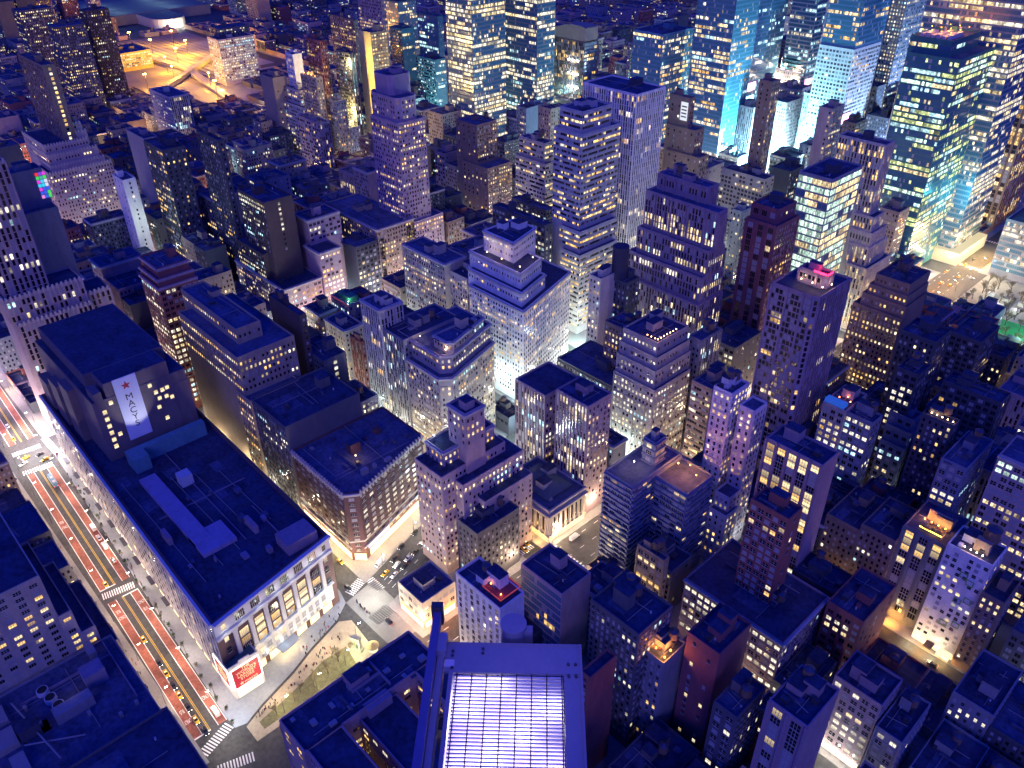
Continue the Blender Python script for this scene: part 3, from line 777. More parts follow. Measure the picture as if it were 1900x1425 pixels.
def ex_marb(root, off, T, sk, wm, rng):
    for i in range(12):
        x, y = -212 + (i * 5.7) % 13, 48 + i * 4.4
        b = MB(); b.box(x, x + 1.6 + i % 2, y, y + 1.5 + i % 3 * .6, 48.9, 49.5 + (i % 3) * .4); b.build('vent_box', plain('pipe_grey', (.3, .28, .25)), root, off)
        if i % 3 == 0:
            b = MB(); b.box(x - 1, x + 4, y + 2, y + 5, 48.88, 48.96); b.build('roof_patch', ROOFG, root, off)
    b = MB(); b.box(-199, -195, 70, 80, 45, 49.5); b.build('bulkhead', wm, root, off)
    b = MB(); b.box(-212, -199, 82, 82.5, 49, 50.6); b.box(-206, -205.6, 70, 82, 49, 50.6); b.build('parapet_wall', wall_mat('violetgrey'), root, off)
    light(-180, 63.5, 8, (1, .5, .25), 1500, .6); light(-184, 87, 8, (1, .5, .25), 1500, .6)
EXTRA['marb'] = ex_marb
def ex_bofa(root, off, T, sk, wm, rng):
    u0, u1, v0, v1, h = T[0]
    b = MB(); b.box(-u1 + 4, -u0 + 8, v0 - 6, v1, 0, 11); b.build('podium', glow('podium_glass', (1, .82, .42), .55), root, off)
    for i in range(4): light(-u0 + 14, v0 + i * 14, 8, (1, .8, .4), 3500, 1)
    for i in range(3): light(-u0 - 5 - i * 18, v0 - 14, 8, (1, .85, .5), 3000, 1)
EXTRA['bofa'] = ex_bofa
def ex_tstower(root, off, T, sk, wm, rng):
    u0, u1, v0, v1, h = T[0]
    b = MB()
    b.box(-u0 + .1, -u0 + .6, v0 + 2, v0 + 16, 10, 42); b.box(-u0 + .1, -u0 + .6, v0 + 20, v1 - 2, 6, 30); b.build('billboard', glow('screen_cyan', (.45, .9, 1), 6), root, off)
    b = MB(); b.box(-u0 + .7, -u0 + 1.2, v0 + .2, v0 + 1.8, 8, 60); b.build('light_strip', glow('screen_white', (.85, .97, 1), 14), root, off)
EXTRA['tstower'] = ex_tstower
def ex_screens(root, off, T, sk, wm, rng):
    u0, u1, v0, v1, h = T[0]
    for i, (z0, z1, c) in enumerate(((8, 22, 0), (26, 44, 1), (50, 70, 0), (76, 84, 2))):
        b = MB(); b.box(-u0 + .15, -u0 + .6, v0 + 2, v0 + 2 + min(16, (v1 - v0) * .7), z0, z1); b.build('billboard', glow('screen_%d' % c, ((.3, .75, 1), (.9, .95, 1), (1, .3, .6))[c], 5), root, off)
    b = MB(); b.box(-u1 + 2, -u0 - 1, v0 - .6, v0 - .15, 10, 26); b.build('billboard', glow('screen_1', (.9, .95, 1), 5), root, off)
EXTRA['paleshaft'] = EXTRA['bluestripe'] = EXTRA['whitegrid'] = ex_screens
# ---------------------------------------------------------------- data: every building in metres (west, east, south, north, height)
B = {
 'e2': ('dark plain loft with a bare rooftop shaft, left of the rounded cornice block', [(352.4, 388.7, 130.0, 175.0, 59.9)], 0, 0, 'darkgrey', ('punch', 'blank'), (0.12, 0.1), 'cool', 0, 'n'),
 'darklong': ('long dark terraced office block with amber window rows facing the department store', [(387.1, 403.4, 129.0, 159.0, 59.0), (394.4, 464.6, 130.0, 164.0, 82.6), (407.6, 474.4, 138.0, 152.5, 91.0)], 0, 0, 'tan', ('punch', 'punch'), (0.5, 0.45), 'amber', 0, 'n'),
 'ffar': ('tall black windowless box with a flat roof, behind the long terraced block with amber windows', [(399.8, 434.3, 172.0, 176.0, 89.6)], 0, 0, 'darkbrown', ('blank', 'punch2'), (0.1, 0.06), 'cool', 1, ''),
 'slit': ('navy loft with one vertical slit of white windows on its side', [(388.8, 416.8, 176.0, 191.0, 63.0)], 0, 0, 'darkgrey', ('punch', 'slit'), (0.2, 0.7), 'white', 0, ''),
 'mid': ('small plain loft with five rows of dim windows behind the rounded cornice corner', [(362.5, 385.2, 168.0, 192.5, 45.6)], 0, 0, 'grey', ('punch', 'punch'), (0.15, 0.18), 'cool', 1, ''),
 'red': ('red brick tower with white balustrades stepping at the top and lit upper floors', [(488.0, 514.3, 130.0, 153.8, 89.0), (490.2, 515.7, 131.5, 153.5, 93.2), (493.5, 518.5, 134.0, 153.2, 98.2)], 0, 0, 'redbrick', ('loft', 'loft'), (0.5, 0.62), 'white', 1, 'c'),
 'wedge': ('large wedge shaped office block with a cut corner and a brightly lit rooftop pavilion', [(324.0, 366.5, 212.0, 260.0, 63.2), (328.0, 371.5, 216.0, 260.0, 74.3), (329.9, 344.2, 221.0, 253.8, 81.2)], 0.3, 6, 'stone', ('punch', 'punch'), (0.5, 0.5), 'mix', 0, 'nc'),
 'shaft': ('slim pale loft tower with tall grouped piers, left neighbour of the wedge shaped block', [(378.5, 397.0, 210.0, 226.0, 87.1)], 0, 0, 'palegrey', ('pier', 'pier'), (0.2, 0.2), 'amber', 0, 'c'),
 'conn': ('dark recessed loft joined between the slim pale tower and the wedge shaped block', [(358.9, 381.4, 211.0, 251.0, 75.3)], 0, 0, 'grey', ('pier', 'punch'), (0.25, 0.2), 'cool', 1, ''),
 'lowcream': ('low cream building with a green flat roof and heavy cornice', [(429.1, 451.6, 215.0, 228.8, 50.9)], 0, 0, 'cream', ('punch', 'punch'), (0.12, 0.2), 'mix', 0, 'c'),
 'dsmall': ('narrow dark red brick loft with vertical piers left of the slim pale loft tower', [(412.3, 424.3, 216.0, 218.8, 48.8)], 0, 0, 'redbrick', ('pier', 'punch'), (0.12, 0.1), 'amber', 0, ''),
 'dornate': ('ornate tan corner building with a low lit attic row', [(486.8, 505.8, 230.0, 245.0, 33.6)], 0, 0, 'tan', ('punch', 'punch'), (0.2, 0.4), 'amber', 0, 'c'),
 'greenroof': ('low building with a green rooftop hut and red neon edge', [(476.2, 498.5, 248.0, 259.8, 38.6)], 0, 0, 'grey', ('punch', 'punch'), (0.2, 0.2), 'cyan', 0, 'g'),
 'lowpink': ('pink stone mid-rise with a big dark green terrace roof and red arched upper floors', [(528.0, 599.8, 227.1, 258.6, 38.7)], 0, 0, 'pinkstone', ('punch', 'loft'), (0.75, 0.45), 'mix', 0, 'c'),
 'slittower': ('black tower with one column of white stair windows down its blank side', [(552.5, 593.8, 228.0, 238.0, 57.7), (543.8, 582.3, 232.0, 254.0, 98.4)], 0, 0, 'darkbrown', ('punch', 'slit2'), (0.45, 0.85), 'white', 1, ''),
 'violet': ('violet brick office tower with a blank left side and rows of lit windows', [(528.0, 549.0, 259.8, 278.0, 57.0), (545.4, 565.4, 263.8, 291.3, 76.0)], 0, 0, 'violet', ('blank', 'loft'), (0.05, 0.55), 'mix', 0, 'c'),
 'dkbox': ('dark office cube with a blue lit roof hut and a pale left wall', [(528.0, 549.5, 290.6, 316.9, 51.7)], 0, 0, 'darkblue', ('blank', 'loft'), (0.1, 0.25), 'mix', 0, ''),
 'longroof': ('long tan office block with a glowing top storey and a broad flat roof', [(528.0, 603.5, 311.6, 346.6, 60.1)], 0, 0, 'tan', ('punch', 'punch'), (0.6, 0.5), 'amber', 1, 'c'),
 'deco': ('tall violet art deco tower with an octagonal crown and rows of yellow windows', [(528.0, 568.0, 338.4, 376.2, 55.8), (530.4, 564.9, 340.4, 365.9, 133.8), (531.8, 567.6, 342.4, 361.9, 150.7), (544.2, 567.2, 346.4, 367.2, 163.9)], 0, 0, 'violet', ('punch', 'punch'), (0.35, 0.42), 'amber', 0, 'o'),
 'slab': ('broad cream loft slab with a black attic and many small lit windows', [(419.3, 465.5, 290.0, 308.0, 75.3)], 0, 0, 'stone', ('punch', 'blank'), (0.5, 0.1), 'mix', 0, 'c'),
 'wing': ('lower cream wing with a lit terrace joined to the white stepped office block', [(401.8, 424.8, 294.0, 324.0, 69.2)], 0, 0, 'cream', ('punch', 'punch'), (0.5, 0.4), 'mix', 0, ''),
 'whitebig': ('white stepped office block with three lit terraces and a low square penthouse', [(344.9, 395.4, 290.0, 350.8, 69.3), (350.3, 400.3, 294.0, 322.8, 78.2), (355.3, 403.1, 298.0, 323.2, 88.0), (370.1, 398.1, 306.0, 332.8, 101.0)], 0.3, 0, 'white', ('punch', 'punch'), (0.5, 0.5), 'amber', 0, 'c'),
 'lowroofwin': ('dark long roofed loft with one row of white windows behind the white stepped office block', [(407.2, 462.2, 371.0, 379.0, 82.0)], 0, 0, 'darkblue', ('loft', 'punch'), (0.4, 0.2), 'white', 0, ''),
 'redbrown': ('slim brown brick tower with a blank left side stepping down to the right', [(555.3, 589.3, 449.0, 478.5, 67.7), (570.4, 598.4, 451.0, 474.5, 101.9)], 0, 0, 'brown', ('sparse', 'punch'), (0.25, 0.3), 'amber', 1, ''),
 'greybands': ('grey office tower banded with continuous rows of yellow windows and a stepped foot', [(383.2, 402.2, 382.0, 421.8, 63.4), (387.7, 407.7, 386.0, 425.8, 78.5), (392.4, 418.9, 390.0, 428.5, 144.8), (395.0, 415.8, 392.0, 420.5, 158.6)], 0, 0, 'palegrey', ('band', 'band'), (0.35, 0.38), 'amber', 0, ''),
 'striped': ('tall black and white striped office tower with a flat dark roof', [(401.2, 452.2, 455.0, 486.8, 157.3)], 0, 0, 'white', ('pier', 'pier'), (0.1, 0.1), 'amber', 0, 'f'),
 'deco2': ('mauve ziggurat office tower with many lit terraces and a buttressed top', [(275.8, 330.8, 371.0, 397.0, 70.1), (276.6, 333.6, 373.0, 395.0, 87.0), (276.7, 330.7, 377.0, 393.2, 103.0), (276.7, 329.9, 381.0, 390.2, 126.1), (291.0, 328.0, 389.0, 399.5, 135.5)], 0, 0, 'mauve', ('pier', 'pier'), (0.42, 0.42), 'mix', 1, 'd'),
 'signtower': ('narrow brown tower with a small white notice board near its top and stepped right side', [(393.2, 425.4, 528.0, 541.2, 97.1), (400.8, 429.3, 530.0, 542.0, 116.5), (409.8, 429.8, 532.0, 538.0, 139.3)], 0, 0, 'brown', ('sparse', 'punch'), (0.1, 0.25), 'white', 0, 'N'),
 'stepleft': ('squat grey ziggurat with rows of yellow windows left of the grey banded tower', [(486.3, 521.6, 451.0, 460.5, 87.8), (490.7, 520.4, 454.0, 464.0, 103.2)], 0, 0, 'stone', ('band', 'band'), (0.4, 0.4), 'amber', 2, ''),
 'smallsq': ('small square tan tower with a few yellow windows below the tall glass towers', [(560.2, 576.7, 532.0, 544.0, 102.3)], 0, 0, 'tan', ('punch', 'punch'), (0.3, 0.3), 'amber', 0, ''),
 'middark': ('wide navy loft with a red brick end, left of the grey banded tower', [(458.9, 498.9, 425.0, 434.2, 63.4)], 0, 0, 'darkblue', ('loft', 'punch'), (0.2, 0.2), 'cool', 0, ''),
 'nyt': ('very tall pale glass office tower glowing yellow with a dark mechanical band', [(699.8, 740.8, 560.0, 605.5, 228.0)], 0, 0, 'glassgrey', ('glass', 'glass'), (0.7, 0.7), 'ywhite', 0, 'f'),
 'elevents': ('very tall angular glass tower glowing white and yellow, right of the yellow glass tower', [(687.9, 750.9, 640.0, 667.0, 190.0)], 0, 0, 'glassgrey', ('glass', 'glass'), (0.6, 0.6), 'white', 0, 'f'),
 'westin': ('hotel tower with a curved split roof and a starburst of white lights on its face', [(692.3, 745.6, 720.0, 741.5, 115.8)], 0, 0, 'bronze', ('pier', 'glass'), (0.2, 0.2), 'amber', 0, 'w'),
 'bluegl': ('blue glass office tower with a sloping blank top', [(568.1, 607.1, 700.0, 750.0, 142.4)], 0, 0, 'glassblue', ('glass', 'glass'), (0.2, 0.35), 'mix', 0, ''),
 'tstower': ('very tall blue glass tower washed in turquoise light on its right side', [(491.5, 535.0, 705.0, 745.2, 215.0)], 0, 0, 'glassblue', ('glass', 'glass'), (0.4, 0.3), 'mix', 0, 'f'),
 'bluestripe': ('very tall blue striped tower behind the turquoise lit glass tower', [(527.4, 552.1, 800.0, 859.8, 200.0)], 0, 0, 'glassblue', ('pier', 'glass'), (0.25, 0.2), 'cyan', 0, 'f'),
 'rounded': ('tall slim brown tower with a rounded top and blank stone face', [(381.4, 393.2, 600.0, 612.0, 144.9)], 0, 0, 'brown', ('sparse', 'punch'), (0.1, 0.25), 'amber', 0, ''),
 'hleft': ('dark stone block with two lit terraces below the slim brown rounded tower', [(365.1, 407.1, 585.0, 598.8, 72.7)], 0, 0, 'stone', ('loft', 'loft'), (0.35, 0.2), 'mix', 1, ''),
 'hdark': ('plain dark blue slab with a rooftop hut behind the glowing pale green office tower', [(363.1, 381.8, 620.0, 643.5, 71.3)], 0, 0, 'darkblue', ('blank', 'punch'), (0.05, 0.2), 'cool', 0, ''),
 'glasslit': ('square office tower with almost every floor glowing pale green and yellow', [(245.6, 267.9, 451.0, 488.2, 136.4)], 0, 0, 'steel', ('glass2', 'glass2'), (0.92, 0.9), 'mint', 0, 'f'),
 'stripe2': ('cream striped office tower rising from a stack of wider terraces', [(244.7, 260.0, 532.0, 568.0, 51.0), (247.6, 262.8, 534.0, 562.0, 65.7), (248.4, 264.4, 535.0, 556.8, 76.1), (250.2, 264.7, 536.0, 552.2, 86.9), (255.0, 288.5, 538.0, 550.2, 136.0)], 0, 0, 'cream', ('pier', 'pier'), (0.3, 0.3), 'amber', 0, 'f'),
 'green': ('large dark green glass office tower with an orange lit rooftop', [(259.1, 297.9, 640.0, 710.5, 173.7), (270.4, 301.1, 647.0, 697.0, 184.0)], 0, 0, 'glassgreen', ('glass', 'glass'), (0.5, 0.45), 'lime', 0, 'O'),
 'whitegrid': ('white gridded lower half of a tall tower that continues in blue glass', [(395.9, 430.6, 760.0, 812.8, 143.7)], 0, 0, 'white', ('loft', 'loft'), (0.15, 0.15), 'amber', 0, 'f'),
 'wgtop': ('dark blue glass upper half of the tall tower above its white gridded lower half', [(396.3, 430.1, 761.0, 814.0, 235.0)], 0, 0, 'glassblue', ('glass', 'glass'), (0.2, 0.2), 'amber', 0, 'f'),
 'paleshaft': ('very tall pale shaft flooded with blue light beside the white gridded tower', [(492.7, 522.7, 860.0, 879.0, 235.0)], 0, 0, 'palegrey', ('glass', 'glass'), (0.2, 0.2), 'cyan', 0, 'f'),
 'slimdots': ('slim mauve tower with a column of amber dots on its edge', [(346.8, 358.3, 640.0, 660.8, 122.7)], 0, 0, 'mauve', ('dots', 'punch'), (0.3, 0.3), 'amber', 0, ''),
 'curvold': ('small old brown tower with a curved front', [(347.3, 359.3, 690.0, 709.5, 100.8)], 0, 0, 'brown', ('punch', 'punch'), (0.2, 0.2), 'amber', 1, ''),
 'whitedots': ('very tall tower with bright white dotted windows beside the dark green glass tower', [(396.1, 411.4, 850.0, 894.2, 235.0)], 0, 0, 'steel', ('punch', 'dots2'), (0.85, 0.4), 'white', 0, 'f'),
 'teal': ('teal glass tower with a bright turquoise corner', [(865.1, 903.4, 640.0, 657.2, 82.4)], 0, 0, 'teal', ('band', 'glass'), (0.15, 0.3), 'cyan', 0, 'f'),
 'tealtall': ('taller teal slab standing behind the teal tower with a bright turquoise corner', [(918.4, 959.9, 690.0, 699.0, 119.6)], 0, 0, 'teal', ('glass', 'glass'), (0.2, 0.2), 'cyan', 0, ''),
 'dkteal': ('dark teal glass mid-rise left of the teal glass tower', [(957.2, 982.9, 660.0, 680.8, 103.5)], 0, 0, 'teal', ('band', 'glass'), (0.2, 0.2), 'mix', 0, ''),
 'dkteal2': ('distant teal tower at the top edge, left of the yellow glass tower', [(1112.6, 1149.1, 770.0, 804.0, 107.3)], 0, 0, 'teal', ('glass', 'glass'), (0.3, 0.3), 'mix', 0, ''),
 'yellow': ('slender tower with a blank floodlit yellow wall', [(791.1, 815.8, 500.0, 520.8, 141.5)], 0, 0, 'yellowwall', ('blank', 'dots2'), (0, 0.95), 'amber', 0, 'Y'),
 'yellow2': ('tall mauve apartment tower rising behind the floodlit yellow wall', [(853.3, 899.3, 560.0, 566.3, 160.0)], 0, 0, 'mauve', ('punch', 'punch'), (0.3, 0.35), 'amber', 0, ''),
 'browntop': ('distant brown apartment slab with scattered amber windows at the top edge', [(972.8, 1028.8, 600.0, 605.5, 119.8)], 0, 0, 'brown', ('punch', 'punch'), (0.35, 0.4), 'amber', 0, ''),
 'whitestrip': ('dark slab with thin horizontal stripes and one bright vertical strip', [(803.3, 829.0, 480.0, 487.0, 123.1)], 0, 0, 'darkblue', ('band', 'pier'), (0.1, 0.2), 'cool', 0, ''),
 'redbrick': ('dark red brick apartment slab left of the striped dark slab', [(868.2, 898.2, 485.0, 494.2, 125.2)], 0, 0, 'redbrick', ('punch', 'punch'), (0.25, 0.25), 'amber', 1, ''),
 'whitesm': ('small white sided tower left of the dark red brick slab', [(868.6, 883.9, 450.0, 461.2, 116.2)], 0, 0, 'white', ('punch', 'blank'), (0.3, 0.1), 'amber', 0, ''),
 'orangecrown': ('slim tower with an orange lit crown', [(809.0, 839.3, 440.0, 447.8, 103.4)], 0, 0, 'tan', ('punch', 'punch'), (0.2, 0.2), 'amber', 0, 'O'),
 'stepped': ('pale rounded mid-rise with two stepped bands of windows', [(838.4, 893.9, 440.0, 452.5, 66.5), (855.4, 889.9, 445.0, 456.5, 81.6)], 0, 0, 'cream', ('loft', 'band'), (0.2, 0.2), 'mix', 0, ''),
 'brownt': ('violet loft with a pale ribbed right side, in front of the stepped pale mid-rise', [(744.9, 786.9, 400.0, 411.5, 78.1)], 0, 0, 'mauve', ('loft', 'pier'), (0.15, 0.15), 'amber', 0, ''),
 'brownsm': ('plain beige block with a flat roof, far left of the stepped pale mid-rise', [(883.4, 911.1, 430.0, 446.8, 92.7)], 0, 0, 'tan', ('blank', 'sparse'), (0.1, 0.2), 'amber', 0, ''),
 'b390': ('small dark stepped tower right of the slim tower with the orange crown', [(800.6, 819.8, 455.0, 467.5, 78.4)], 0, 0, 'grey', ('punch', 'punch'), (0.2, 0.2), 'amber', 0, ''),
 'blackbox': ('black stepped hotel block with pale ledges and yellow lit corner rooms', [(663.1, 697.9, 215.0, 233.0, 111.8)], 0, 0, 'darkblue', ('loft', 'punch2'), (0.3, 0.1), 'amber', 1, ''),
 'blackbox2': ('dark square tower with a flat top directly behind the black stepped hotel block', [(605.3, 640.3, 235.0, 239.8, 127.7)], 0, 0, 'darkblue', ('punch', 'punch2'), (0.1, 0.08), 'amber', 0, ''),
 'violetslab': ('blank violet grey slab left of the black stepped hotel block', [(734.7, 771.5, 228.0, 240.0, 102.4)], 0, 0, 'violetgrey', ('blank', 'blank'), (0, 0), 'amber', 0, ''),
 'whitewall': ('low floodlit white wall with a few black windows', [(690.0, 710.0, 188.8, 199.0, 87.9)], 0, 0, 'white', ('sparse', 'sparse'), (0.0, 0.05), 'amber', 0, ''),
 'resid': ('pale apartment block with a square roof hut near the orange rail yard', [(990.6, 1045.1, 355.0, 377.8, 66.6)], 0, 0, 'palegrey', ('punch', 'pier'), (0.25, 0.25), 'white', 0, 'h'),
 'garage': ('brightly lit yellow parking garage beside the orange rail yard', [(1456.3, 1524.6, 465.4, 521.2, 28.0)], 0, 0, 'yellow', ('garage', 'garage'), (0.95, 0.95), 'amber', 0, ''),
 'far1': ('dark apartment tower behind the white gridded low block by the rail yard', [(1277.3, 1306.5, 560.0, 610.2, 75.9)], 0, 0, 'darkgrey', ('punch', 'punch'), (0.3, 0.2), 'white', 0, ''),
 'far1b': ('white gridded low block with bright windows by the rail yard', [(1258.1, 1293.1, 548.0, 605.2, 65.0)], 0, 0, 'cream', ('loft', 'loft'), (0.8, 0.85), 'white', 0, ''),
 'far2': ('broad dark apartment slab with scattered amber lights, left of the lit garage', [(1248.8, 1278.8, 330.0, 368.0, 111.2)], 0, 0, 'darkgrey', ('punch', 'punch'), (0.25, 0.25), 'amber', 0, ''),
 'far3': ('slim black tower directly left of the orange rail yard', [(1272.3, 1294.3, 380.0, 410.0, 122.0)], 0, 0, 'darkbrown', ('punch', 'punch'), (0.15, 0.15), 'mix', 0, ''),
 'far4': ('dark brick slab with one column of yellow stair windows at upper left', [(817.2, 881.2, 190.0, 200.2, 153.4)], 0, 0, 'brown', ('punch', 'slit'), (0.05, 0.9), 'amber', 0, ''),
 'far5': ('farthest dark apartment tower in the upper left corner', [(1390.7, 1420.7, 330.0, 375.0, 114.4)], 0, 0, 'darkgrey', ('punch', 'punch'), (0.3, 0.3), 'mix', 0, ''),
 'newyorker': ('huge mauve hotel stepping up in battlemented tiers', [(802.0, 833.2, 165.1, 218.9, 70.6), (805.0, 846.0, 169.5, 215.0, 75.2), (808.0, 859.0, 170.1, 212.1, 83.8), (811.0, 869.0, 170.5, 207.0, 91.4), (818.0, 833.0, 199.4, 209.9, 96.3), (821.0, 831.2, 200.3, 208.0, 102.8)], 0, 0, 'pinkstone', ('punch', 'punch'), (0.12, 0.16), 'mix', 0, 'b'),
 'purple': ('slim maroon tower with pink vertical piers and a plain brick cap', [(251.3, 272.3, 405.0, 429.8, 118.1), (254.4, 271.9, 409.0, 429.2, 126.5)], 0, 0, 'maroon', ('pierwide', 'punch'), (0.05, 0.1), 'amber', 0, 'f'),
 'greenbox': ('pale green topped brick mid-rise left of the slim maroon tower', [(319.8, 327.5, 480.0, 493.0, 87.0)], 0, 0, 'palegreen', ('punch', 'punch'), (0.25, 0.2), 'amber', 0, ''),
 'idark': ('narrow dark loft with two roof tanks left of the slim maroon tower', [(244.2, 252.4, 330.0, 349.8, 75.0)], 0, 0, 'grey', ('punch', 'pier'), (0.15, 0.1), 'cool', 2, ''),
 'cream': ('cream building with a blank side wall and square windows', [(314.8, 324.1, 325.0, 341.5, 89.4)], 0, 0, 'cream', ('punch', 'blank'), (0.35, 0), 'mix', 0, ''),
 'creamback': ('dark narrow building with a large black roof tank', [(305.9, 315.9, 338.0, 350.5, 85.3)], 0, 0, 'darkblue', ('punch', 'punch'), (0.15, 0.15), 'cool', 0, 'T'),
 'ibrown': ('brown brick building with a lit top row, left of the navy stepped office tower', [(271.6, 293.1, 305.0, 321.0, 77.8)], 0, 0, 'brown', ('punch', 'punch'), (0.35, 0.2), 'amber', 1, ''),
 'bigstep': ('navy stepped office tower with a string of orange terrace lights on top', [(243.3, 272.0, 290.0, 321.8, 60.5), (245.6, 272.6, 292.0, 323.0, 70.8), (246.8, 272.8, 294.0, 322.8, 77.8), (248.9, 272.6, 296.0, 323.0, 85.4)], 0, 0, 'stone', ('punch', 'punch'), (0.5, 0.35), 'white', 0, 'L'),
 'lowdark': ('low black flat roofed building in front of the brown brick building', [(272.8, 316.6, 291.0, 321.0, 48.5)], 0, 0, 'darkgrey', ('punch', 'punch'), (0.2, 0.2), 'cool', 0, ''),
 'twoshaft': ('mauve twin shaft office tower with a blank grey light well', [(246.5, 268.5, 240.0, 257.8, 72.9), (279.0, 302.2, 243.0, 269.0, 62.0)], 0, 0, 'mauve', ('pier', 'punch'), (0.3, 0.35), 'mix', 0, ''),
 'bank': ('classical bank hall with tall columns and a low hipped roof', [(244.7, 280.7, 212.0, 239.5, 22.7)], 0, 0, 'limestone', ('bank', 'bank'), (0, 0), 'amber', 0, 'B'),
 't1350': ('stone corner tower with stepped shoulders and a plain square roof hut', [(269.4, 282.4, 166.0, 197.8, 71.7), (263.2, 275.5, 175.0, 186.5, 91.9)], 0, 0, 'pinkstone', ('punch', 'punch'), (0.3, 0.35), 'amber', 0, 'c'),
 'tri': ('low wedge shaped shop building with a bare blue roof and orange lit shop front', [(244.8, 263.3, 130.0, 149.5, 17.9)], 0, 0, 'cream', ('loft', 'loft'), (0.7, 0.75), 'white', 0, 'S'),
 'orangelow': ('low building with a yellow lit side and long horizontal windows', [(216.1, 228.9, 302.0, 322.0, 68.9)], 0, 0, 'tan', ('band', 'punch'), (0.3, 0.2), 'mix', 0, ''),
 'slender': ('slim white brick hotel shaft with a blank ribbed wing and pink roof tanks', [(187.8, 197.8, 272.0, 286.0, 94.3), (177.8, 185.8, 277.0, 287.8, 87.1), (176.3, 184.8, 266.0, 276.0, 41.8), (174.4, 184.6, 262.0, 272.0, 33.9)], 0, 0, 'whitebrick', ('punch', 'punch'), (0.45, 0.3), 'amber', 3, ''),
 'greybig': ('large mauve apartment tower with pale vertical ribs and a red lit roof hut', [(184.0, 208.8, 330.0, 362.2, 123.7), (187.2, 202.2, 342.0, 349.0, 130.6)], 0, 2.5, 'mauve', ('gridrib', 'pier'), (0.05, 0.05), 'amber', 0, 'R'),
 'brownk': ('brown stepped office block with evenly spaced lit square windows', [(182.5, 213.3, 445.0, 474.2, 68.8), (182.4, 209.7, 446.0, 472.5, 76.5), (183.5, 207.5, 447.0, 474.5, 82.9), (184.4, 205.4, 448.0, 474.5, 89.8)], 0, 0, 'brown', ('punch', 'blank'), (0.65, 0.05), 'amber', 2, ''),
 'kmid': ('dark hotel block with an arched roof and orange terraces beside the park', [(142.8, 160.1, 465.0, 493.0, 61.7)], 0, 0, 'darkblue', ('loft', 'punch'), (0.12, 0.1), 'amber', 0, 'h'),
 'k2': ('dark low building with a white lit roof edge beside the park lawn', [(135.4, 150.9, 500.0, 514.8, 39.3)], 0, 0, 'darkblue', ('punch', 'punch'), (0.25, 0.1), 'amber', 0, ''),
 'k3': ('navy stepped loft right of the brown block with square windows', [(147.7, 166.7, 400.0, 419.5, 86.3)], 0, 0, 'darkblue', ('punch', 'punch'), (0.12, 0.05), 'mix', 0, ''),
 'k4': ('navy loft with a pale lit left edge in front of the other navy lofts', [(143.4, 154.9, 375.0, 389.0, 79.2)], 0, 0, 'darkblue', ('loft', 'punch'), (0.15, 0.05), 'cool', 1, ''),
 'k5': ('wide dark loft with four orange windows under a long roof', [(107.2, 136.0, 390.0, 402.5, 72.9)], 0, 0, 'darkblue', ('loft', 'punch'), (0.12, 0.05), 'amber', 0, ''),
 'k6': ('black loft with a lamp lit roof bar', [(113.2, 128.2, 345.0, 351.8, 78.7)], 0, 0, 'darkblue', ('punch', 'punch'), (0.1, 0.05), 'amber', 1, 'L'),
 'signA': ('pale loft with a blue lit roof sign', [(159.4, 171.6, 335.0, 357.0, 68.2)], 0, 0, 'stone', ('loft', 'blank'), (0.45, 0.1), 'mix', 0, 'U'),
 'signB': ('grey loft right of the loft with the blue roof sign', [(145.8, 160.0, 337.0, 347.2, 66.9)], 0, 0, 'grey', ('loft', 'punch'), (0.45, 0.1), 'cool', 1, ''),
 'pstep': ('navy loft with three stepped terraces and one row of white windows', [(137.6, 151.1, 370.0, 383.0, 37.2), (137.7, 151.2, 372.0, 382.0, 46.5), (138.6, 151.9, 374.0, 384.0, 53.6)], 0, 0, 'bluegrey', ('loft', 'punch'), (0.3, 0.05), 'cool', 0, ''),
 'hotelN': ('dark hotel with pink columns and rows of amber windows on its left face', [(134.6, 161.6, 260.0, 273.5, 90.2)], 0, 0, 'mauve', ('pierwide', 'blank'), (0.45, 0.0), 'amber', 0, ''),
 'brickN': ('dark red brick loft with a plain pink end wall', [(129.8, 147.1, 228.0, 238.5, 83.9)], 0, 0, 'redbrick', ('loft', 'sparse'), (0.18, 0.06), 'amber', 0, ''),
 'ppink': ('pink stone loft tower at the right edge with grouped windows', [(49.1, 89.1, 330.0, 350.0, 84.1)], 0, 0, 'pinkstone', ('loft', 'punch'), (0.4, 0.2), 'mint', 0, 'c'),
 'pmid': ('short navy loft with two rows of white windows', [(97.7, 109.0, 325.0, 355.0, 73.4)], 0, 0, 'bluegrey', ('loft', 'punch'), (0.35, 0.05), 'cool', 1, ''),
 'hotelA': ('grey glass hotel wing with a red lit roof bar', [(87.9, 106.7, 294.0, 318.0, 54.2)], 0, 0, 'glassgrey', ('pierwide', 'punch'), (0.25, 0.1), 'amber', 0, 'OT'),
 'hotelB': ('white hotel with scattered windows and green panels', [(69.1, 87.4, 290.0, 305.5, 59.5)], 0, 0, 'white', ('hotel', 'punch'), (0.15, 0.2), 'amber', 0, 'T'),
 'hotelC': ('narrow dark brick annex right of the white hotel with green panels', [(59.7, 68.7, 288.0, 306.0, 46.3)], 0, 0, 'brown', ('punch', 'punch'), (0.3, 0.1), 'amber', 0, ''),
 'z34win': ('dark loft with a grid of white windows above a lit shop front', [(72.3, 91.0, 210.0, 226.8, 42.2)], 0, 0, 'mauve', ('loft', 'punch'), (0.5, 0.05), 'white', 0, 'S'),
 'z34frame': ('mauve framed loft with tall black window bays at the bottom edge', [(79.8, 93.8, 160.0, 180.0, 72.7)], 0, 0, 'mauve', ('pierwide', 'blank'), (0.2, 0), 'amber', 1, ''),
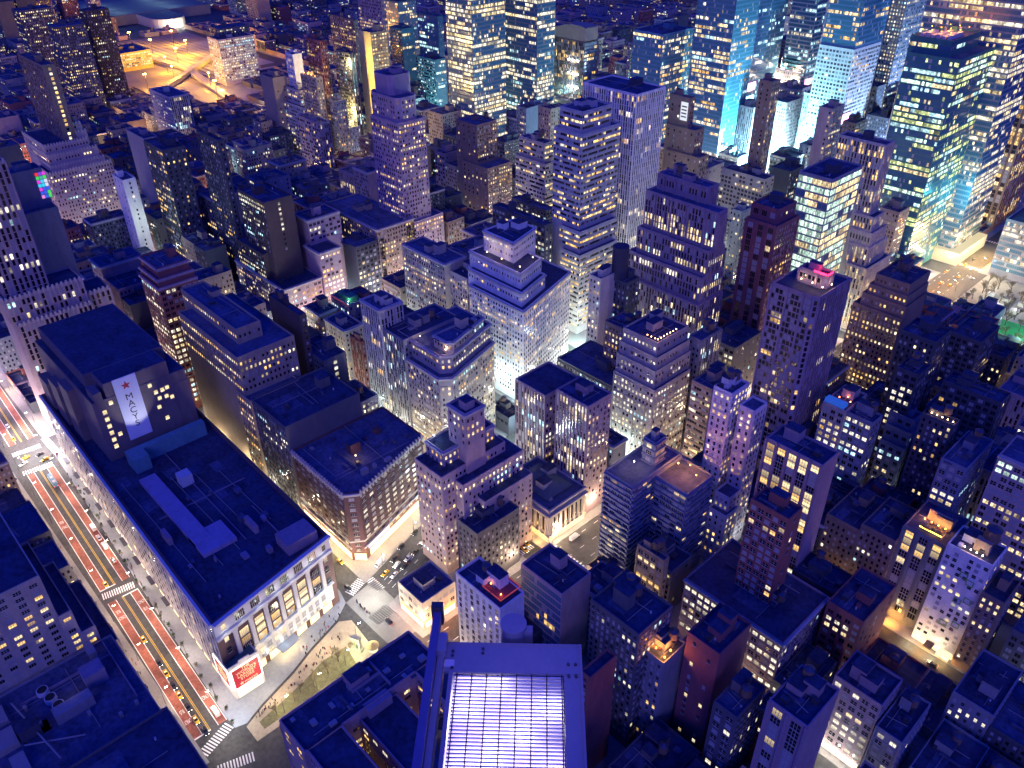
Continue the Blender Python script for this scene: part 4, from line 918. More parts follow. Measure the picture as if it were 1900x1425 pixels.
 'z34low': ('lower plain loft right of the loft with a grid of white windows', [(61.5, 71.5, 208.0, 232.0, 33.4)], 0, 0, 'grey', ('loft', 'punch'), (0.35, 0.05), 'cool', 1, ''),
 'glassbeige': ('loft with a glass grid front, a plain beige end wall and a roof hut', [(183.9, 207.9, 157.0, 174.5, 52.0)], 0, 0, 'pinkstone', ('glass', 'blank'), (0.12, 0), 'amber', 0, 'hW'),
 'whitepunch': ('white gridded hotel with a red lit roof deck', [(192.5, 219.5, 131.0, 144.0, 56.8)], 0, 0, 'white', ('grid2', 'blank'), (0.03, 0), 'white', 1, 'R'),
 'redr': ('red brick slab with an orange lit ledge beside the louvered floodlight', [(144.6, 149.1, 130.0, 144.2, 61.8)], 0, 0, 'redbrick', ('punch', 'blank'), (0.1, 0.0), 'amber', 0, 'h'),
 'darktank': ('dark loft with two wooden roof tanks and lit middle rows', [(141.4, 164.7, 152.0, 171.5, 69.2)], 0, 0, 'darkgrey', ('punch', 'punch'), (0.12, 0.1), 'white', 2, 'h'),
 'terrace': ('slim loft with a roof terrace glowing orange', [(133.4, 145.7, 158.0, 171.8, 55.3)], 0, 0, 'grey', ('punch', 'blank'), (0.2, 0.05), 'amber', 1, 'Ot'),
 'beigelit': ('beige loft with amber windows and a pale roof', [(173.6, 188.6, 212.0, 216.0, 39.9)], 0, 0, 'tan', ('loft', 'punch'), (0.6, 0.1), 'amber', 2, ''),
 'longornate': ('long mauve loft with an arcaded orange cornice', [(114.3, 163.0, 214.0, 250.0, 35.8)], 0, 0, 'mauve', ('loft', 'punch'), (0.55, 0.1), 'white', 1, 'c'),
 'reddark': ('maroon brick apartment block with a plain mauve end wall', [(117.6, 131.6, 168.0, 188.0, 66.2)], 0, 0, 'maroon', ('sparse', 'blank'), (0.3, 0.02), 'amber', 0, 'h'),
 'tankb': ('narrow black loft with one big roof tank', [(101.9, 111.4, 158.0, 176.0, 55.9)], 0, 0, 'darkgrey', ('loft', 'punch'), (0.15, 0.1), 'white', 1, ''),
 'righttower': ('glass tower with a pale grid at the right edge above the park', [(153.4, 213.4, 705.0, 765.0, 49.1)], 0, 0, 'steel', ('glass', 'glass'), (0.35, 0.3), 'white', 0, ''),
 'nelson': ('tall striped mauve office tower stepping out at its foot, at the left edge', [(526, 545, 60, 102, 76), (527, 548, 58, 101, 92), (528, 548, 102, 115, 81), (531, 556, 60, 84, 166)], 0, 0, 'pinkstone', ('pier', 'pierwin'), (0.1, 0.13), 'cool', 0, 'b'),
 'ledwall': ('plain blue grey tower with a mosaic of coloured light panels', [(563, 585, 86, 109, 124), (572, 585, 92, 109, 146)], 0, 0, 'bluegrey', ('blank', 'blank'), (0, 0), 'cool', 0, 'M'),
 'balcony': ('dark balcony apartment tower with a lamp lit roof deck', [(201, 218, 221, 257, 60.5), (182, 200.5, 237, 257, 58.5), (205, 212, 241, 249, 73)], 0, 0, 'bluegrey', ('balc', 'balc'), (0.12, 0.14), 'amber', 0, 'Or'),
 'e1': ('dark brick corner block with a rounded white bracketed cornice above glowing shop windows', [(299, 352, 131, 188, 45)], 0.3, 6, 'darkmaroon', ('pair', 'pair'), (0.14, 0.42), 'white', 0, 'cn'),
 'marb': ('dark E shaped office block with lit windows in its light courts, below the square', [(197, 214, 45, 102, 50), (150, 197.5, 92, 101.8, 50), (150, 197.4, 46, 60, 50), (150, 197.3, 67, 83, 46)], 0, 0, 'mauve', ('pair', 'pair'), (0.38, 0.38), 'amber', 0, 'n'),
 'mall': ('low dark rooftop with round fans and a curved parapet at the lower left', [(262, 313, -45, 19, 30)], 0, 0, 'grey', ('blank', 'blank'), (0, 0), 'cool', 0, 'f'),
 'f1': ('beige stepped hotel wall with pairs of lit windows at the lower left edge', [(315, 372, -60, 4.5, 74), (314.4, 368, 4.4, 9.5, 51), (313.8, 364, 9.4, 15, 38), (313.2, 360, 14.9, 21, 25)], 0, 0, 'stone', ('punch', 'pair'), (0.3, 0.5), 'amber', 0, 'f'),
 'la': ('narrow low shop block directly behind the beige stepped hotel, roof with air units', [(376, 400, -28, 21.5, 22)], 0, 0, 'grey', ('punch', 'punch'), (0.2, 0.2), 'amber', 0, ''),
 'lb': ('dark low block second behind the beige stepped hotel along the street of red lanes', [(400.3, 431, -30, 22, 27)], 0, 0, 'darkgrey', ('punch', 'punch'), (0.2, 0.2), 'amber', 1, ''),
 'lc': ('lowest dark roof across the street from the middle of the department store', [(431.3, 464, -30, 22, 15)], 0, 0, 'darkblue', ('punch', 'punch'), (0.2, 0.2), 'amber', 0, 'n'),
 'ld': ('dark block on the near corner of the bright avenue crossing at the left edge', [(464.3, 494, -30, 23, 33)], 0, 0, 'brown', ('punch', 'punch'), (0.25, 0.25), 'amber', 0, 'c'),
 'f3': ('plain flat roofed block at the bottom left edge', [(205, 255, -30, 20, 40)], 0, 0, 'darkgrey', ('blank', 'punch'), (0.05, 0.1), 'cool', 0, 'f'),
 'bofa': ('huge faceted glass tower glowing gold over a lit lobby beside the avenue crossing', [(246, 320, 706, 760, 250)], 0, 0, 'steel', ('glass', 'glass'), (0.5, 0.62), 'ywhite', 0, 'f'),
 'goldpier': ('dark tower with golden vertical piers at the right edge', [(246, 300, 795, 850, 165)], 0, 0, 'brown', ('pierwide', 'pierwide'), (0.35, 0.35), 'amber', 0, 'f'),
}
REST = [(1076, 1101.8, 370.9, 398.0, 34.0), (1382.5, 1418.9, 705, 727.7, 7.7), (376.0, 394.1, 852.7, 881.8, 86.0), (1266.7, 1301.4, 1367.7, 1396.8, 34.0), (552.5, 576.3, 210.3, 220.5, 23.6), (758.0, 772.0, 210.3, 227.8, 46.0), (743.3, 772.0, 243.5, 272.6, 52.0), (1005.8, 1020.0, 248.5, 272.6, 38.0), (1076, 1117.4, 484.4, 513.5, 7.1), (1811.1, 1840.0, 564.6, 582.1, 60.0), (339.5, 362.0, 531.5, 560.6, 52.8), (1135.2, 1161.6, 531.5, 560.6, 7.1), (1383.6, 1423.5, 731.7, 754.4, 12.0), (1143.6, 1169.9, 1173.9, 1203.0, 26.0), (1901.9, 1937.9, 531.5, 555.6, 60.0), (574.9, 590.4, 163.2, 192.3, 52.0), (1020.2, 1046.0, 243.5, 272.6, 48.0), (190.8, 216.0, 290.6, 314.8, 29.4), (749.5, 772.0, 290.6, 319.8, 40.0), (824.6, 845.3, 290.6, 314.8, 38.0), (1227.9, 1251.3, 404.0, 433.2, 7), (1278.3, 1320.0, 415.6, 433.2, 7.7), (1198.7, 1224.7, 705, 727.7, 34.0), (1663.5, 1706.0, 772.4, 796.5, 18.9), (1624, 1669.6, 966.1, 995.3, 26.0), (1170.0, 1207.3, 1173.9, 1203.0, 34.0), (979.4, 999.4, 323.8, 352.9, 30.0), (1466.4, 1506.5, 323.8, 352.9, 26.0), (1497.0, 1531.3, 733.7, 754.4, 26.0), (528, 552.9, 885.8, 915.0, 116.0), (1577.2, 1594.0, 933.0, 962.1, 26.0), (476.4, 498.0, 210.3, 227.8, 21.6), (528, 552.3, 210.3, 220.5, 26.6), (1446.9, 1486.0, 290.6, 317.8, 26.0), (676.9, 696.3, 404.0, 433.2, 52.0), (905.4, 921.2, 406.0, 422.3, 38.0), (1870, 1901.2, 484.4, 513.5, 60.0), (1139.6, 1158.9, 451.2, 480.4, 7.1), (706.9, 726.1, 705.0, 715.6, 52.0), (641.6, 666.7, 1093.6, 1120.8, 102.0), (1504.4, 1544.5, 1131.8, 1155.9, 34.0), (1277.5, 1310.7, 1287.3, 1316.5, 26.0), (576.5, 590.5, 210.3, 220.5, 25.6), (179.8, 198.3, 370.9, 400.0, 28.0), (128.4, 144.3, 404.0, 433.2, 46.0), (84.4, 107.3, 451.2, 480.4, 28.0), (856.4, 870.9, 933.0, 962.1, 48.0), (1170.1, 1206.9, 1414.8, 1443.9, 26.0), (136.8, 148.6, 85.5, 112.0, 28.0), (1712.9, 1753.8, 564.6, 582.1, 7.1), (864.0, 879.6, 531.5, 549.0, 38.0), (1659.4, 1706.3, 705, 722.7, 7), (641.7, 666.1, 705, 727.7, 86.0), (1478.4, 1502.6, 810.5, 834.7, 34.0), (1668.9, 1711.4, 933.0, 962.1, 26.0), (1663.9, 1713.7, 1013.3, 1042.4, 26.0), (883.7, 898.1, 1013.3, 1042.4, 38.0), (974.9, 989.3, 290.6, 314.8, 38.0), (448.0, 470.4, 645.4, 675, 46.0), (1624, 1663.4, 772.4, 801.5, 16.0), (761.4, 772.0, 772.4, 796.5, 108.0), (528, 552.4, 862.9, 881.8, 96.0), (1711.5, 1753.9, 933.0, 962.1, 34.0), (1143.6, 1177.9, 1334.5, 1358.7, 34.0), (51.8, 67.7, 163.2, 192.3, 33.3), (197.6, 216.0, 260.9, 272.6, 46.0), (427.6, 446.6, 248.5, 272.6, 41.6), (816.4, 839.3, 243.5, 272.6, 48.0), (637.2, 660.2, 328.8, 352.9, 46.0), (1251.5, 1271.5, 404.0, 433.2, 7.1), (1115.1, 1139.5, 451.2, 475.4, 7.1), (1754.0, 1811.0, 566.6, 582.9, 34.0), (1245.3, 1284.4, 611.8, 641.4, 7), (1706.4, 1739.4, 705, 727.7, 7.7), (1350, 1382.4, 705, 727.7, 7.7), (1921.4, 1959.9, 852.7, 879.8, 34.0), (1560.5, 1594.0, 885.8, 915.0, 26.0), (743.1, 772.0, 163.2, 192.3, 33.3), (1292.2, 1320.0, 243.5, 272.6, 26.0), (958.4, 979.2, 323.8, 352.9, 30.7), (107.6, 124.9, 486.4, 513.5, 52.0), (319.0, 334.6, 451.2, 475.4, 37.1), (1180.4, 1216.5, 569.6, 593.8, 7.1), (1134.9, 1171.6, 645.4, 675, 26.0), (966.4, 991.2, 1126.8, 1155.9, 48.0), (1103.1, 1139.8, 1093.6, 1120.8, 34.0), (1076, 1116.3, 1212.0, 1236.2, 26.0), (575.1, 592.4, 290.6, 306.9, 66.0), (1534.8, 1573.2, 325.8, 352.9, 16.0), (964.0, 980.1, 531.5, 560.6, 48.0), (1509.1, 1543.1, 772.4, 801.5, 16.0), (1133.4, 1158.4, 1495.1, 1519.2, 34.0), (678.1, 689.0, 165.2, 192.3, 32.0), (1165.5, 1197.0, 451.2, 468.7, 7), (656.0, 672.8, 772.4, 796.5, 90.0), (1031.3, 1046.0, 1292.3, 1316.5, 48.0), (728.3, 749.4, 290.6, 319.8, 40.0), (1009.7, 1035.2, 379.4, 395.0, 30.0), (994.5, 1017.0, 404.0, 433.2, 24.0), (1160.7, 1186.1, 370.9, 400.0, 12.0), (302.4, 318.8, 451.2, 478.4, 32.0), (752.5, 772.0, 885.8, 915.0, 78.0), (836.0, 856.2, 933.0, 962.1, 38.0), (713.4, 738.0, 1209.0, 1236.2, 116.0), (979.8, 996.5, 1334.5, 1361.7, 38.0), (1033.0, 1046.0, 1334.5, 1363.7, 48.0), (1108.9, 1145.7, 1528.2, 1557.4, 26.0), (1624, 1675.7, 323.8, 352.9, 34.0), (696.4, 714.1, 404.0, 433.2, 46.0), (1101.8, 1140.7, 404.0, 433.2, 20.0), (987.9, 1007.7, 451.2, 480.4, 24.0), (1076, 1115.0, 451.2, 480.4, 8.9), (1098.7, 1135.1, 531.5, 560.6, 7), (1542.8, 1567.4, 705, 727.7, 34.0), (677.4, 700.9, 807.5, 834.7, 102.0), (654.4, 671.2, 885.8, 915.0, 102.0), (989.2, 1004.7, 1207.0, 1236.2, 38.0), (528, 553.7, 130.0, 159.2, 32.0), (1134.3, 1160.6, 370.9, 400.0, 16.0), (1190.7, 1227.8, 404.0, 433.2, 7), (877.0, 896.6, 611.8, 629.6, 38.0), (927.1, 945.2, 650.4, 675, 38.0), (417.5, 441.4, 731.7, 754.4, 46.0), (691.9, 706.8, 705.0, 715.6, 52.0), (981.8, 995.9, 731.7, 754.4, 48.0), (1669.3, 1708.8, 805.5, 834.7, 20.0), (351.1, 367.3, 805.5, 834.7, 108.0), (1171.1, 1203.7, 1254.2, 1283.3, 16.0), (1117.5, 1155.1, 1447.9, 1477.1, 26.0), (619.7, 645.5, 243.5, 272.6, 46.0), (682.4, 706.5, 245.5, 272.6, 32.0), (839.4, 856.3, 248.5, 272.6, 48.0), (1116.1, 1152.3, 323.8, 352.9, 12.0), (1186.3, 1210.6, 370.9, 400.0, 7.1), (423.8, 443.8, 566.6, 593.8, 66.0), (743.8, 759.4, 531.5, 558.6, 40.0), (879.8, 898.9, 531.5, 549.0, 48.0), (939.7, 957.6, 569.6, 593.8, 48.0), (1275.6, 1295.9, 650.4, 675, 7.1), (1705.5, 1735.5, 731.7, 754.4, 7.1), (1139.1, 1176.9, 852.7, 881.8, 34.0), (1517.8, 1554.5, 852.7, 876.8, 26.0), (892.5, 913.1, 968.1, 995.3, 48.0), (956.7, 972.0, 1013.3, 1042.4, 48.0), (1350, 1390.6, 1372.7, 1396.8, 34.0), (1188.1, 1224.2, 1452.9, 1477.1, 34.0), (728.8, 742.9, 165.2, 192.3, 46.0), (802, 818.3, 219.8, 237.5, 48.0), (818.4, 842.4, 220.5, 239.5, 48.0), (895.1, 919.5, 290.6, 317.8, 48.0), (161.0, 176.1, 484.4, 513.5, 40.0), (757.6, 772.0, 451.2, 478.4, 32.0), (1624, 1659.2, 705, 725.7, 7.7), (618.3, 634.8, 731.7, 754.4, 116.0), (900.7, 923.4, 705, 727.7, 30.0), (446.5, 470.2, 807.5, 834.7, 58.0), (1350, 1378.8, 772.4, 801.5, 20.0), (1574.2, 1594.0, 810.5, 834.7, 16.0), (1960.1, 1997.1, 852.7, 881.8, 60.0), (656.6, 674.0, 1209.0, 1236.2, 116.0), (168.9, 192.8, 101.4, 112.0, 28.0), (842.5, 858.4, 220.5, 239.5, 48.0), (1150.0, 1179.2, 243.5, 272.6, 20.0), (1024.3, 1046.0, 564.6, 593.8, 48.0), (1234.4, 1275.4, 647.4, 675, 7), (1275.9, 1320.0, 772.4, 796.5, 34.0), (1502.8, 1533.5, 805.5, 834.7, 16.0), (1717.0, 1752.0, 885.8, 915.0, 26.0), (822.0, 842.2, 890.8, 915.0, 38.0), (1507.7, 1534.6, 885.8, 915.0, 16.0), (1534.7, 1560.3, 885.8, 915.0, 20.0), (1234.1, 1273.1, 971.1, 995.3, 34.0), (1547.0, 1577.1, 933.0, 962.1, 20.0), (1476.0, 1504.3, 1126.8, 1155.9, 20.0), (446.7, 470.0, 245.5, 272.6, 23.6), (1123.0, 1150.3, 290.6, 314.8, 12.0), (759.3, 772.0, 414.3, 433.2, 40.0), (1035.4, 1046.0, 380.4, 398.0, 48.0), (943.0, 965.7, 451.2, 478.4, 38.0), (1294.8, 1320.0, 705, 727.7, 7.1), (1101.3, 1138.9, 852.7, 881.8, 20.0), (1524.8, 1555.1, 971.1, 995.3, 34.0), (931.9, 955.7, 1289.3, 1316.5, 38.0), (1240.6, 1280.0, 1334.5, 1363.7, 16.0), (1280.1, 1320.0, 1334.5, 1363.7, 16.0), (1301.6, 1320.0, 1367.7, 1396.8, 26.0), (1224.3, 1252.0, 1452.9, 1477.1, 20.0), (634.2, 648.6, 55, 79.5, 32.0), (456.4, 471.8, 323.8, 352.9, 58.0), (649.2, 667.9, 290.6, 314.8, 52.0), (1029.6, 1046.0, 290.6, 319.8, 24.0), (1350, 1374.6, 323.8, 352.9, 16.0), (833.1, 857.8, 370.9, 398.0, 38.0), (975.4, 994.3, 404.0, 433.2, 24.0), (246, 271.8, 489.4, 513.5, 42.2), (321.9, 338.2, 495.9, 513.5, 46.0), (338.4, 363.9, 484.4, 513.5, 40.0), (362.2, 384.0, 531.5, 555.6, 41.6), (1208.4, 1245.2, 611.8, 641.4, 8.2), (1997.3, 2051.2, 852.7, 876.8, 12.0), (1456.7, 1481.4, 933.0, 957.1, 20.0), (1624, 1663.8, 1013.3, 1037.4, 12.0), (1508.7, 1535.7, 1173.9, 1203.0, 34.0), (1181.6, 1206.1, 1495.1, 1519.2, 26.0), (656.3, 678.0, 165.2, 192.3, 32.0), (459.3, 476.3, 210.3, 239.5, 24.0), (716.3, 736.6, 328.8, 352.9, 52.0), (1150.5, 1174.8, 290.6, 317.8, 12.0), (1733.7, 1790.8, 489.4, 513.5, 34.0), (632.1, 647.8, 451.2, 478.4, 32.0), (1798.2, 1840.0, 531.5, 560.6, 26.0), (119.3, 142.6, 564.6, 593.8, 17.6), (1076, 1112.7, 569.6, 593.8, 34.0), (470.5, 486.3, 645.4, 675, 46.0), (1171.7, 1201.5, 647.4, 675, 17.4), (1659.6, 1705.3, 733.7, 754.4, 8.1), (1257.2, 1294.7, 705, 722.7, 7.7), (1477.7, 1507.6, 887.8, 915.0, 26.0), (1624, 1665.9, 1051.4, 1075.6, 20.0), (551.9, 567.0, 1013.3, 1037.4, 102.0), (1416.5, 1455.6, 1093.6, 1120.8, 12.0), (1449.6, 1475.8, 1128.8, 1155.9, 12.0), (552.3, 574.6, 1173.9, 1198.0, 116.0), (1248.4, 1277.3, 1292.3, 1316.5, 20.0), (1155.2, 1188.0, 1449.9, 1477.1, 20.0), (744.3, 772.0, 370.9, 400.0, 29.4), (1076, 1101.7, 406.0, 433.2, 12.0), (648.0, 673.5, 451.2, 480.4, 24.0), (718.8, 740.5, 451.2, 478.4, 40.0), (1011.0, 1031.1, 484.4, 513.5, 24.0), (1197.1, 1226.7, 451.2, 468.7, 10.6), (759.6, 772.0, 531.5, 560.6, 46.0), (666.4, 687.4, 650.4, 675, 58.0), (1533.7, 1574.0, 805.5, 834.7, 12.0), (419.0, 443.4, 852.7, 881.8, 116.0), (528, 544.6, 1093.6, 1122.8, 90.0), (1210.9, 1241.4, 1367.7, 1396.8, 16.0), (131.1, 144.4, 173.4, 192.3, 34.0), (471.9, 498.0, 328.8, 352.9, 46.0), (826.3, 852.2, 328.8, 352.9, 14.0), (1294.7, 1320.0, 325.8, 352.9, 16.0), (117.8, 134.0, 370.9, 388.4, 41.6), (1273.5, 1309.1, 370.9, 380.4, 16.0), (1753.0, 1793.6, 451.2, 480.4, 60.0), (1226.9, 1253.8, 451.2, 478.4, 7.7), (679.4, 690.9, 731.7, 754.4, 78.0), (1076, 1110.8, 731.7, 754.4, 34.0), (469.5, 490.9, 852.7, 881.8, 78.0), (1579.0, 1594.0, 852.7, 879.8, 12.0), (1754.0, 1801.6, 933.0, 957.1, 34.0), (1514.0, 1546.8, 933.0, 960.1, 20.0), (1455.7, 1486.5, 1048.4, 1075.6, 20.0), (1158.6, 1181.4, 1495.1, 1522.2, 34.0), (81.9, 96.6, 130.0, 159.2, 33.3), (160.3, 171.1, 451.2, 478.4, 28.0), (838.3, 858.7, 489.4, 513.5, 30.0), (902.0, 919.9, 564.6, 593.8, 48.0), (715.5, 740.5, 611.8, 629.6, 52.0), (1076, 1102.2, 611.8, 641.4, 20.0), (1201.7, 1234.3, 645.4, 675, 12.0), (366.5, 385.4, 705, 725.7, 74.2), (377.2, 396.5, 731.7, 754.4, 76.8), (1224.8, 1257.0, 705, 727.7, 34.0), (1310.0, 1320.0, 731.7, 754.4, 34.0), (1567.5, 1594.0, 705, 722.7, 27.2), (588.3, 612.4, 772.4, 799.5, 78.0), (873.4, 890.0, 1173.9, 1203.0, 48.0), (955.8, 980.8, 1287.3, 1316.5, 30.0), (1076, 1117.4, 1334.5, 1363.7, 20.0)]
